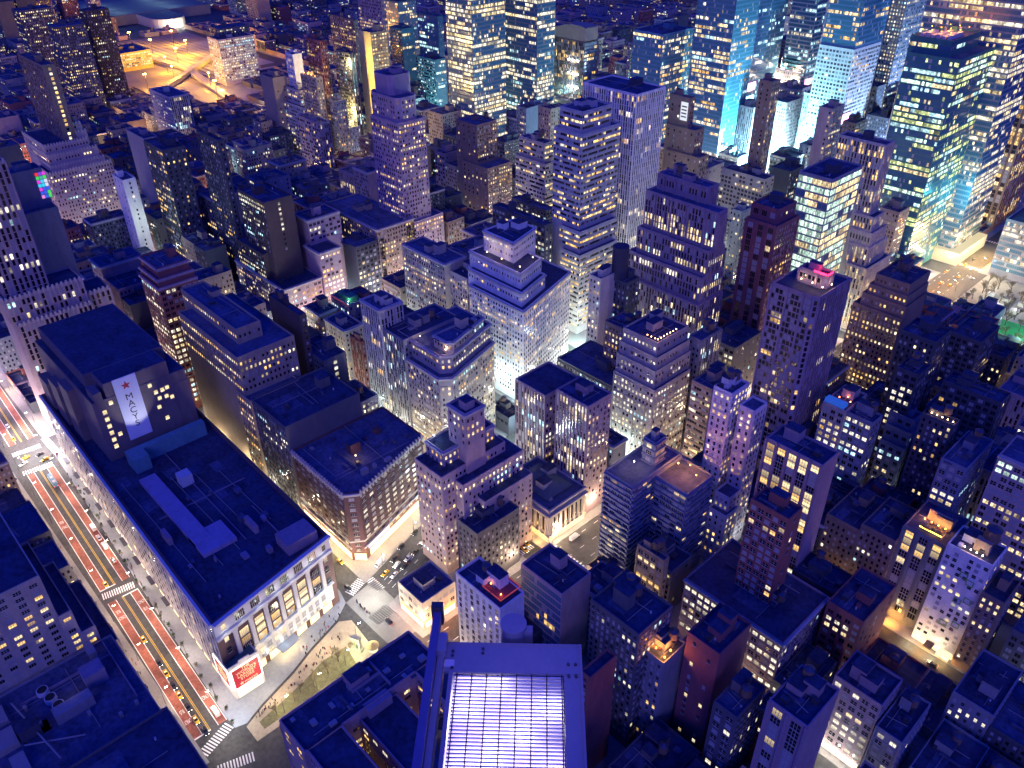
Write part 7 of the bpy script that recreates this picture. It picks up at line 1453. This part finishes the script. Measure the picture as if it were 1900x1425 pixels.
# ---------------------------------------------------------------- rail yard, far left
b = MB(); b.prism([(-1290, 425), (-1160, 480), (-1160, 560), (-1420, 690), (-1700, 690), (-1700, 470)], .0, .05); structure(b.build('rail_yard_ground', stone('yard_gravel', (.20, .17, .14), .9, .35, .03, .6)))
b = MB()
for i in range(12): b.box(-1690, -1300 - i * 6, 530 + i * 11, 530.7 + i * 11, .05, .35); b.box(-1690, -1300 - i * 6, 532 + i * 11, 532.7 + i * 11, .05, .35)
structure(b.build('rail_tracks', STEEL))
b = MB(); b.prism([(-1690, 520), (-1690, 508), (-1400, 545), (-1180, 505), (-1180, 517), (-1400, 557)], 1, 5); b.prism([(-1300, 470), (-1290, 470), (-1480, 660), (-1494, 660)], 1.2, 7); structure(b.build('viaduct', stone('concrete', (.36, .34, .30))))
ymast = None
for i, (u, v, P) in enumerate(((1400, 520, 60000), (1450, 560, 80000), (1500, 600, 80000), (1330, 500, 60000), (1550, 560, 70000), (1600, 620, 60000), (1250, 520, 40000), (1380, 600, 60000), (1310, 450, 30000), (1440, 640, 60000), (1200, 505, 30000), (1640, 560, 50000))):
    if ymast is None:
        ymast = thing('light_mast', 'tall orange flood mast standing in the rail yard', 'light mast', (-u, v, 0), 0, 'rail yard light masts')
        m_ = MB(); m_.cyl(0, 0, 0, 24, .4, .25, 8); m_.build('mast', STEEL, ymast)
        m_ = MB(); m_.box(-2.2, 2.2, -.8, .8, 24, 25.2); m_.build('lamp_head', glow('sodium', (1, .55, .1), 30), ymast)
    else: dup(ymast, (-u, v, 0), i)
    light(-u, v, 21, (1, .46, .03), P * 1.5, 1)
def hall():
    off = (-1900, 700, 0); t = thing('exhibition_hall', 'wide flat hall with a pale teal lit roof at the top edge beyond the rail yard', 'hall', off)
    b = MB(); b.box(-2100, -1860, 600, 820, 0, 18); b.build('wall', wall_mat('glassgrey'), t, off)
    b = MB(); b.box(-2098, -1862, 602, 818, 18, 18.6); b.build('roof', stone('roof_dull', (.10, .11, .12)), t, off)
    for i in range(6): light(-1890 - (i % 3) * 60, 640 + (i // 3) * 110, 40, (.6, 1, .95), 6000, 2)
hall()
def drum():
    off = (-1800, 692, 0); t = thing('round_building', 'low round fronted building with pale stone walls beside the rail yard', 'building', off)
    P_ = [(-1858, 660), (-1790, 660)] + [(-1790 + 34 * math.sin(a), 694 - 34 * math.cos(a)) for a in [PI * i / 10 for i in range(1, 10)]] + [(-1790, 728), (-1858, 728)]
    b = MB(); b.prism(P_, 0, 17); b.build('wall', wall_mat('cream'), t, off)
    b = MB(); b.prism(inset(P_, 2), 17, 17.5); b.build('roof', ROOF, t, off)
    for i in range(3): light(-1748, 670 + i * 20, 6, (1, .95, .8), 9000, 1)
drum()
# ---------------------------------------------------------------- vehicles
RED_L = glow('tail_light', (1, .03, .01), 5); HEAD_L = glow('head_light', (1, .93, .8), 14)
GLASS = plain('car_glass', (.015, .018, .022), .1)
def wheels(t, xs, y, r):
    for x in xs:
        for s in (-1, 1):
            b = MB(); n = 14
            pts = [(x + r * math.cos(2 * PI * i / n), r + r * math.sin(2 * PI * i / n)) for i in range(n)]
            k = len(b.v); b.v += [(p, s * (y - .12), q) for p, q in pts] + [(p, s * (y + .1), q) for p, q in pts]
            for i in range(n): j = (i + 1) % n; b.f.append((k + i, k + j, k + n + j, k + n + i)); b.m.append(0)
            b.f.append(tuple(k + i for i in range(n))); b.f.append(tuple(k + n + i for i in range(n))); b.m += [0, 0]
            b.build('wheel', BLACK, t)
def loft(b, secs, m=0):
    """rounded body from cross sections (x, half width, z bottom, z top)"""
    n = len(b.v); k = 8
    for x, w_, z0, z1 in secs:
        c = min(w_ * .25, (z1 - z0) * .3)
        b.v += [(x, -w_ + c, z0), (x, w_ - c, z0), (x, w_, z0 + c), (x, w_, z1 - c), (x, w_ - c, z1), (x, -w_ + c, z1), (x, -w_, z1 - c), (x, -w_, z0 + c)]
    for s in range(len(secs) - 1):
        for i in range(k):
            j = (i + 1) % k; a = n + s * k
            b.f.append((a + i, a + j, a + k + j, a + k + i)); b.m.append(m)
    b.f.append(tuple(n + i for i in reversed(range(k)))); b.f.append(tuple(n + (len(secs) - 1) * k + i for i in range(k))); b.m += [m, m]
def car(kind, label, paint, group):
    t = thing('taxi' if kind == 'taxi' else 'parked_car', label, 'taxi' if kind == 'taxi' else 'car', (0, 0, 0), 0, group)
    b = MB(); loft(b, [(-2.4, .78, .5, .82), (-2.25, .9, .32, .98), (-1.5, .94, .28, 1.02), (.7, .94, .28, .98), (1.9, .9, .3, .86), (2.35, .78, .4, .7)]); b.build('body', paint, t, smooth=False)
    b = MB(); loft(b, [(-1.9, .7, .95, 1.04), (-1.2, .74, .95, 1.46), (.1, .74, .95, 1.48), (.95, .7, .93, 1.0)]); b.build('cabin_glass', GLASS, t)
    b = MB(); loft(b, [(-1.25, .62, 1.44, 1.5), (.15, .62, 1.46, 1.52)]); b.build('roof_panel', paint, t)
    wheels(t, (-1.45, 1.4), .82, .34)
    for s in (-1, 1):
        b = MB(); b.box(2.22, 2.38, s * .6 - .14, s * .6 + .14, .55, .7); b.build('headlight', HEAD_L, t)
        b = MB(); b.box(-2.44, -2.3, s * .65 - .14, s * .65 + .14, .62, .78); b.build('taillight', RED_L, t)
    if kind == 'taxi':
        b = MB(); b.box(-.5, -.3, -.4, .4, 1.5, 1.72); b.build('roof_sign', glow('taxi_sign', (1, .9, .6), 3), t)
    return t
def van(label, paint, L=6.4, name='delivery_van', H=2.7):
    t = thing(name, label, 'van', (0, 0, 0), 0, None)
    b = MB(); loft(b, [(-L / 2, 1.0, .45, H), (L / 2 - 1.9, 1.02, .4, H), (L / 2 - 1.7, 1.0, .4, 2.1), (L / 2 - .9, .98, .4, 1.9), (L / 2 - .5, .95, .4, 1.25), (L / 2, .88, .45, 1.1)]); b.build('body', paint, t)
    b = MB(); b.box(L / 2 - .92, L / 2 - .55, -.8, .8, 1.3, 1.85); b.build('windscreen', GLASS, t)
    b = MB(); b.box(-L / 2 + .3, L / 2 - 2.2, -.6, .6, H, H + .06); b.build('roof_panel', plain('van_roof', (.45, .45, .46)), t)
    wheels(t, (-L / 2 + 1.2, L / 2 - 1.3), .9, .4)
    for s in (-1, 1):
        b = MB(); b.box(L / 2 - .04, L / 2 + .05, s * .65 - .15, s * .65 + .15, .75, .95); b.build('headlight', HEAD_L, t)
        b = MB(); b.box(-L / 2 - .05, -L / 2 + .05, s * .85 - .08, s * .85 + .08, .9, 1.2); b.build('taillight', RED_L, t)
    return t
def bus(label, paint, stripe):
    t = thing('city_bus', label, 'bus', (0, 0, 0), 0, None)
    b = MB(); loft(b, [(-6, 1.2, .4, 3.0), (-5.8, 1.27, .35, 3.1), (5.7, 1.27, .35, 3.1), (6, 1.2, .4, 2.9)]); b.build('body', paint, t)
    for s in (-1, 1):
        b = MB(); b.box(-5.4, 5.2, s * 1.28 - .02, s * 1.28 + .02, 1.4, 2.5); b.build('side_windows', lit_glass, t)
        b = MB(); b.box(-5.6, 5.6, s * 1.285 - .02, s * 1.285 + .02, .8, 1.15); b.build('stripe', stripe, t)
        b = MB(); b.box(5.96, 6.06, s * .9 - .18, s * .9 + .18, .8, 1.05); b.build('headlight', HEAD_L, t)
        b = MB(); b.box(-6.06, -5.96, s * .95 - .15, s * .95 + .15, 1.0, 1.35); b.build('taillight', RED_L, t)
    b = MB(); b.box(-4.6, -2.4, -.8, .8, 3.1, 3.3); b.box(.2, 2.2, -.7, .7, 3.1, 3.25); b.build('roof_unit', plain('van_roof', (.45, .45, .46)), t)
    b = MB(); b.box(5.99, 6.05, -1.0, 1.0, 1.4, 2.6); b.build('windscreen', GLASS, t)
    wheels(t, (-3.6, 3.8), 1.15, .5)
    return t
lit_glass = glow('bus_glass', (.8, .95, 1), .7)
TAXI = plain('taxi_yellow', (.72, .40, .015), .35); DARK = plain('car_black', (.018, .018, .022), .3); WHITEC = plain('car_white', (.62, .62, .62), .35); SILV = plain('van_white', (.66, .66, .65), .45)
proto = {}
def put(kind, u, v, dirv, label, group=None):
    rz = math.atan2(dirv[1], dirv[0])
    if kind not in proto:
        if kind == 'taxi': t = car('taxi', label, TAXI, group)
        elif kind == 'dark': t = car('car', label, DARK, group)
        elif kind == 'white': t = car('car', label, WHITEC, group)
        elif kind == 'van': t = van(label, SILV)
        else: t = bus(label, plain('bus_blue', (.10, .22, .32), .4), plain('bus_white', (.6, .6, .6)))
        t.location = (-u, v, .02); t.rotation_euler = (0, 0, rz); proto[kind] = t
    else: t = dup(proto[kind], (-u, v, .02), rz, label)
    if group: t['group'] = group
    elif 'group' in t: del t['group']
    return t
E34, W34, NB, SB = (1, -.024), (-1, .024), (-.02, 1), (.29, -1)
for a in (('taxi', 375.6, 32.4, E34, 'yellow taxi stopped at the mid block zebra crossing beside the store'), ('taxi', 329.4, 32.2, E34, 'yellow taxi driving alone between the red bus lanes'),
          ('taxi', 304.2, 31.8, E34, 'yellow taxi right behind a black car in the middle of the street'), ('taxi', 289.6, 31.2, E34, 'yellow taxi between two black cars queuing for the square'),
          ('taxi', 273.4, 31.0, E34, 'yellow taxi second in the queue at the zebra crossing by the square'), ('dark', 312, 31.9, E34, 'black car with lit headlights leading a taxi along the street'),
          ('dark', 296.1, 31.5, E34, 'black car between two taxis in the queue for the square'), ('dark', 281.4, 31.3, E34, 'black car third in the queue at the zebra crossing by the square'),
          ('dark', 265.9, 31.5, E34, 'black car first at the zebra crossing by the square'), ('van', 421.2, 43, W34, 'white van at the head of the row parked along the store awnings'),
          ('white', 411.4, 42.4, W34, 'white car parked between two white vans by the store'), ('van', 403, 42.2, W34, 'white van parked behind a white car by the store'),
          ('dark', 389.5, 41.6, W34, 'black car parked at the kerb just before the mid block crossing'), ('van', 271.5, 38.7, W34, 'white van parked by the corner pavilion with the red signs'),
          ('bus', 476, 40.6, W34, 'long blue and white bus leaving the brightly lit avenue crossing'), ('taxi', 510.8, 36.2, SB, 'yellow taxi in the middle of the bright avenue crossing, nearer the left zebra'),
          ('taxi', 501.1, 43.9, SB, 'yellow taxi entering the bright avenue crossing beside a dark car'), ('dark', 508.3, 43.6, SB, 'dark car between the taxis in the bright avenue crossing'),
          ('white', 553, 38.3, W34, 'white car beyond the bright avenue crossing'), ('taxi', 535.4, 36.6, E34, 'yellow taxi waiting before the bright avenue crossing'), ('taxi', 566.5, 36, E34, 'yellow taxi farthest down the street at the left edge'),
          ('white', 505.4, 33.4, SB, 'white car leaving the bright avenue crossing'),
          ('taxi', 308.4, 125.6, E34, 'yellow taxi on the side street between the store and the rounded cornice block'), ('dark', 291, 118.6, (1, .1), 'dark car with red tail lights stopped on the zebra by the white store front'),
          ('van', 293.6, 139.5, SB, 'white van at the front of the cars on the diagonal avenue'), ('dark', 291, 146.5, SB, 'black car behind the white van on the diagonal avenue'),
          ('white', 286.8, 145, SB, 'white car in the middle lane of the diagonal avenue, behind a yellow taxi'), ('dark', 283.3, 147.4, SB, 'black car in the outer lane of the diagonal avenue behind a white car'),
          ('white', 282, 140, SB, 'white car first in the outer lane beside the low wedge shaped shop building'), ('taxi', 286, 137.3, SB, 'yellow taxi first at the zebra of the diagonal avenue'),
          ('dark', 295.6, 154.5, SB, 'black car in the lane by the glowing shop windows of the rounded cornice block'), ('dark', 299, 166, SB, 'black car farthest up the diagonal avenue by the shop windows'),
          ('dark', 287.4, 157.5, SB, 'black car in the outer lane farther up the diagonal avenue'), ('white', 290.5, 165.4, SB, 'white car farther up the diagonal avenue, middle lane'), ('white', 286.4, 151.9, SB, 'white car in the outer lane between two black cars'),
          ('dark', 260, 120.8, (-1, 0), 'dark car with red tail lights waiting right of the crossing by the low wedge shaped shop building'),
          ('taxi', 252.2, 203.2, E34, 'yellow taxi in the lit side street by the bank columns, right lane'), ('taxi', 249.6, 199.6, E34, 'yellow taxi nearest the avenue by the bank columns'), ('taxi', 255.6, 200.4, E34, 'yellow taxi behind another by the bank columns'),
          ('van', 237.9, 224.7, NB, 'white van on the avenue in front of the bank columns'),
          ('taxi', 238.5, 683.4, NB, 'yellow taxi on the crossing below the golden lobby'), ('taxi', 227.5, 680.8, NB, 'yellow taxi on the crossing by the park trees'), ('taxi', 233, 659, NB, 'yellow taxi waiting before the park crossing, left lane'),
          ('taxi', 226, 659.3, NB, 'yellow taxi waiting before the park crossing, right lane'), ('taxi', 233, 708, NB, 'yellow taxi on the orange avenue beyond the crossing'), ('dark', 232.6, 723.4, NB, 'dark car farthest on the orange avenue'), ('white', 219.5, 686, (1, 0), 'white car turning by the park corner'),
          ('dark', 92, 201, (-1, 0), 'dark car on the bright bit of street at the bottom edge'), ('dark', 74, 281.5, (-1, 0), 'dark car outside the white hotel with green panels')):
    put(*a)
# ---------------------------------------------------------------- people
COATS = [plain('coat_black', (.02, .02, .025), .8), plain('coat_navy', (.03, .04, .09), .8), plain('coat_tan', (.28, .2, .12), .8), plain('coat_red', (.3, .03, .03), .8)]
import bmesh
def person_base():
    me = bpy.data.meshes.new('person')
    bm = bmesh.new()
    lay = bm.verts.layers.skin.verify()
    V = [(0, 0, .95), (0, 0, 1.2), (0, 0, 1.42), (0, 0, 1.52), (0, .02, 1.62), (0, .02, 1.72), (.1, 0, .9), (.12, .1, .5), (.12, -.02, .08), (-.1, 0, .9), (-.12, -.06, .5), (-.12, -.16, .1),
         (.2, 0, 1.38), (.25, .02, 1.12), (.24, .12, .9), (-.2, 0, 1.38), (-.25, -.02, 1.12), (-.24, .06, .88), (.12, .12, .04), (-.12, -.04, .05)]
    R = [.17, .16, .17, .07, .10, .09, .10, .075, .055, .10, .075, .055, .075, .06, .045, .075, .06, .045, .05, .05]
    vs = []
    for i, p in enumerate(V):
        q = bm.verts.new(p); q[lay].radius = (R[i], R[i]); q[lay].use_root = i == 0; vs.append(q)
    for a, c in [(0, 1), (1, 2), (2, 3), (3, 4), (4, 5), (0, 6), (6, 7), (7, 8), (0, 9), (9, 10), (10, 11), (2, 12), (12, 13), (13, 14), (2, 15), (15, 16), (16, 17), (8, 18), (11, 19)]: bm.edges.new((vs[a], vs[c]))
    bm.to_mesh(me); bm.free()
    o = bpy.data.objects.new('person', me); COL.objects.link(o)
    o.modifiers.new('skin', 'SKIN')
    bpy.context.view_layer.update()
    m2 = bpy.data.meshes.new_from_object(o.evaluated_get(bpy.context.evaluated_depsgraph_get()))
    bpy.data.objects.remove(o)
    return m2
pm = person_base(); PM = []
for c in COATS:
    q = pm.copy(); q.materials.clear(); q.materials.append(c); PM.append(q)
rp = random.Random(4)
def people(n, quad, lab, grp, z=.16):
    for i in range(n):
        a, c = rp.random(), rp.random()
        p = [quad[0][k] * (1 - a) * (1 - c) + quad[1][k] * a * (1 - c) + quad[2][k] * a * c + quad[3][k] * (1 - a) * c for k in (0, 1)]
        o = bpy.data.objects.new('person', PM[rp.choice([0, 0, 0, 1, 1, 2, 3])]); COL.objects.link(o)
        o.location = (-p[0], p[1], z); o.rotation_euler = (0, 0, rp.random() * 6.28)
        o['label'] = lab; o['category'] = 'person'; o['group'] = grp
people(46, [(271, 100), (258, 50), (256, 50), (266, 100)], 'person in dark winter clothes walking across the tan square', 'people on the tan square')
people(26, [(284, 108), (274, 80), (269, 80), (279, 108)], 'person in dark winter clothes on the pavement below the white store front', 'people by the white store front')
people(14, [(282, 117), (270, 117), (270, 116), (282, 116)], 'person in a line crossing the pale road junction', 'people crossing the junction', .03)
people(40, [(480, 53), (320, 44), (320, 43), (480, 49)], 'person in dark clothes on the long pavement beside the store', 'people on the store pavement')
people(30, [(500, 24), (300, 22.5), (300, 24), (500, 26)], 'person in dark clothes on the far pavement of the street with red bus lanes', 'people on the far pavement')
people(26, [(502, 58), (496, 58), (496, 46), (502, 46)], 'person in dark clothes at the corner of the bright avenue crossing', 'people at the avenue corner')
# ---------------------------------------------------------------- trees
BARK = stone('bark', (.13, .10, .075), .95, .35, .6, 4); TWIG = stone('twig', (.17, .14, .08), .9, .3, .8, 5)
def bare_tree(h, seed):
    r = random.Random(seed); T, K = MB(), MB()
    def grow(p, d, L, rad, lev):
        q = p + d * L
        (T if lev < 2 else K).tube(p, q, rad, rad * .66, 5 if lev < 2 else 3)
        if lev >= 5: return
        for i in range(3 if lev else 4):
            nd = (d + Vector((r.uniform(-.8, .8), r.uniform(-.8, .8), r.uniform(-.1, .5)))).normalized()
            grow(q - d * L * r.uniform(0, .25), nd, L * r.uniform(.6, .82), max(.045, rad * .62), lev + 1)
    grow(Vector((0, 0, 0)), Vector((0, 0, 1)), h * .28, h * .028, 0)
    return T, K
tree_p = []
def tree(u, v, h, label, group, s):
    if len(tree_p) < 4:
        t = thing('bare_tree', label, 'tree', (-u, v, .15), s, group)
        T, K = bare_tree(10, len(tree_p)); T.build('trunk', BARK, t); K.build('crown', TWIG, t); t.scale = (h / 10,) * 3; tree_p.append(t)
    else:
        t = dup(tree_p[s % 4], (-u, v, .15), s * 1.3, label, h / 10); t['group'] = group
for i, (u, v, h) in enumerate(((257.5, 91, 11), (255, 84, 10), (253.5, 76, 10), (258, 97, 8), (253, 66, 9), (252, 57, 9), (255, 70, 7), (261, 90, 8))):
    tree(u, v, h, 'bare winter tree in the lit planting of the square', 'bare trees of the square', i)
for i in range(30):
    tree(206 - (i % 6) * 9 - rp.random() * 4, 618 + (i // 6) * 15 + rp.random() * 6, 12 + rp.random() * 4, 'bare winter tree round the lit park', 'bare trees of the park', i)
for i in range(8): tree(180 - i * 9, 606 - i * 3.5 + rp.random() * 3, 13, 'bare winter tree round the lit park', 'bare trees of the park', i)
pot = None
for i, (u, o) in enumerate([(262 + 7.5 * k, 8.6 + (k % 2) * .9) for k in range(15)] + [(384 + 9 * k, 9.4 + (k % 3) * .7) for k in range(10)]):
    if pot is None:
        pot = thing('planter', 'round planter with a dark clipped shrub on the store pavement', 'planter', (-u, P34(u) + o, .15), 0, 'planters on the store pavement')
        b = MB(); b.cyl(0, 0, 0, .8, .6, .75, 12); b.build('pot', stone('pot_stone', (.25, .23, .2)), pot)
        b = MB(); r9 = random.Random(9)
        for k in range(90):
            c = Vector((r9.gauss(0, .4), r9.gauss(0, .4), 1.3 + r9.gauss(0, .35))); d = Vector((r9.uniform(-1, 1), r9.uniform(-1, 1), r9.uniform(-1, 1))).normalized() * .22; e9 = d.orthogonal().normalized() * .16
            b.quad(tuple(c - d), tuple(c + e9), tuple(c + d), tuple(c - e9))
        b.build('shrub', stone('shrub_leaf', (.04, .07, .025)), pot)
    else: dup(pot, (-u, P34(u) + o, .15), i)
# park
b = MB(); b.box(-212, 60, 612, 703, .15, .2); structure(b.build('park_ground', stone('park_path', (.30, .28, .22), .9, .3, .1, 1)))
b = MB(); b.box(-180, -30, 574, 632, .2, .26); structure(b.build('lawn', stone('lawn_grass', (.02, .34, .09), .95, .25, .2, 2)))
for u, v in ((172, 600), (150, 590), (150, 615), (128, 600)): light(-u, v, 14, (.55, 1, .6), 3000, 1)
for u, v in ((190, 655), (170, 650), (200, 676), (150, 660), (185, 640)): light(-u, v, 7, (1, .95, .75), 1300, .8)
for i in range(10):
    u, v = 196 - (i % 5) * 12, 648 + (i // 5) * 16
    t = thing('market_stall', 'small white roofed stall glowing among the park trees', 'stall', (-u, v, .2), 0, 'white stalls of the park')
    m_ = MB(); m_.box(-2.6, 2.6, -2.2, 2.2, 0, 2.6); m_.build('body', glow('stall_glass', (.85, .95, .8), .45), t)
    m_ = MB(); m_.prism([(-3, -2.6), (3, -2.6), (3, 2.6), (-3, 2.6)], 2.6, 2.9); m_.build('roof', plain('stall_roof', (.5, .5, .48)), t)
# kiosk and carousel like pavilion of the square
t = thing('round_kiosk', 'small round kiosk with a glowing striped yellow roof on the square', 'kiosk', (-252, 106, .16))
b = MB(); b.cyl(0, 0, 0, 2.8, 2.2, 2.2, 16); b.build('body', glow('kiosk_lit', (1, .85, .5), .9), t)
b = MB(); b.cyl(0, 0, 2.8, 4.2, 3.0, .6, 16); b.cyl(0, 0, 4.2, 4.8, .5, .1, 12); b.build('roof', stone('kiosk_roof', (.5, .42, .18)), t)
t = thing('stone_monument', 'pale green monument with an arched niche on the square', 'monument', (-257, 101, .16), .4)
b = MB(); b.box(-2.6, 2.6, -1.4, 1.4, 0, 1.2); b.box(-2, -1.1, -.9, .9, 1.2, 7); b.box(1.1, 2, -.9, .9, 1.2, 7); b.box(-2.2, 2.2, -1.1, 1.1, 7, 8.2); b.box(-1.1, 1.1, .3, .8, 1.2, 7); b.build('stone', stone('monument_stone', (.46, .48, .34)), t)
b = MB(); b.cyl(0, -.2, 1.2, 2.8, .5, .35, 10); b.cyl(0, -.2, 2.8, 3.5, .25, .2, 8); b.build('statue', stone('bronze_green', (.10, .15, .09)), t)
light(-254, 97, 5, (1, 1, .6), 700, .4); light(-257, 106, 4, (.9, 1, .7), 500, .4)
# ---------------------------------------------------------------- louvered floodlight close below the viewpoint
def floodlight():
    C0 = Vector((-37, -7, 292)); a = math.radians(45)
    t = thing('louvered_floodlight', 'large louvered violet floodlight frame close below, at the bottom edge', 'floodlight', C0, a)
    blue = stone('frame_blue', (.24, .23, .30), .45, .08, 2, 9)
    b = MB(); b.box(-1.14, 1.92, .56, 1.30, -.06, .02); b.box(-1.14, 1.92, 1.30, 1.34, -.5, .05); b.box(1.52, 1.88, -3.2, .56, -.06, .0); b.box(1.88, 1.93, -3.2, 1.34, -.5, .06); b.box(-1.02, -.93, -3.2, .56, -.4, .06); b.box(-.94, 1.52, -3.2, .55, -.62, -.58)
    b.build('frame', blue, t)
    b = MB(); b.box(-1.5, -1.32, -3.2, 2.05, .05, .34); b.build('outer_rail', stone('rail_dark', (.10, .10, .24), .45, .08, 2, 9), t)
    b = MB(); b.box(-1.30, -1.16, -3.2, 1.5, -.3, .12); b.box(-1.34, -1.12, .9, 1.4, -.4, .3); b.build('inner_rail', blue, t)
    b = MB(); b.box(-1.55, -1.28, 1.95, 2.12, -.1, .5); b.build('rail_end', STEEL, t)
    S = MB(); n = 42
    for i in range(n):
        y = .50 - i * .088; S.box(-.9, 1.5, y - .018, y + .016, -.14, -.04)
    S.build('louver', plain('louver_paint', (.62, .58, .66), .35), t)
    R_ = MB()
    for i in range(8):
        x = -.84 + i * .33; R_.box(x - .012, x + .012, -3.2, .54, -.02, .0)
    R_.build('guard_wire', plain('wire_dark', (.02, .02, .05), .5), t)
    rr = random.Random(2)
    for j in range(6):
        for i in range(4):
            if rr.random() < .16: continue
            x, y = -.86 + i * .6, .38 - j * .6
            m_ = MB(); m_.box(x + .02, x + .54, y - .52, y + .03, -.5, -.46); m_.build('lamp_panel', glow('lamp_violet_%d' % ((i + j) % 3), ((.80, .66, 1), (.92, .84, 1), (.66, .50, 1))[(i + j) % 3], (9.0, 14.0, 5.5)[(i + j) % 3]), t)
    for x, y in ((-.98, 1.1), (-.98, .98), (-.96, .66), (-.3, 1.18), (-.3, 1.06), (1.62, .8), (1.78, .8), (1.62, .5), (1.78, .5)):
        m_ = MB(); m_.cyl(x, y, .02, .05, .035, .035, 8); m_.build('bolt', STEEL, t)
    m_ = MB(); m_.box(-1.14, -.92, .68, .86, .02, .05); m_.build('bracket', plain('bracket_pale', (.55, .52, .62)), t)
    b = MB(); b.box(-1.2, -1.05, -.6, -.3, -3.0, -.4); b.box(1.5, 1.7, -.6, -.3, -3.0, -.5); b.box(-1.0, 1.4, -1.6, .2, -3.2, -3.0); b.build('mounting_legs', STEEL, t)
    t2 = thing('lamp_drum', 'blue lamp drum standing behind the louvered floodlight', 'lamp housing', C0, a)
    b = MB(); b.cyl(.37, 1.82, -.9, .12, .29, .29, 24); b.build('drum', blue, t2)
    b = MB(); b.cyl(.37, 1.82, .12, .16, .31, .31, 24); b.build('lid', blue, t2)
    b = MB(); b.box(.62, .82, 1.7, 1.9, -.4, 0); b.build('hinge_box', blue, t2)
    light(-36.9, -6.2, 294.6, (.55, .42, 1), 22, .5, 'violet_flood')
floodlight()
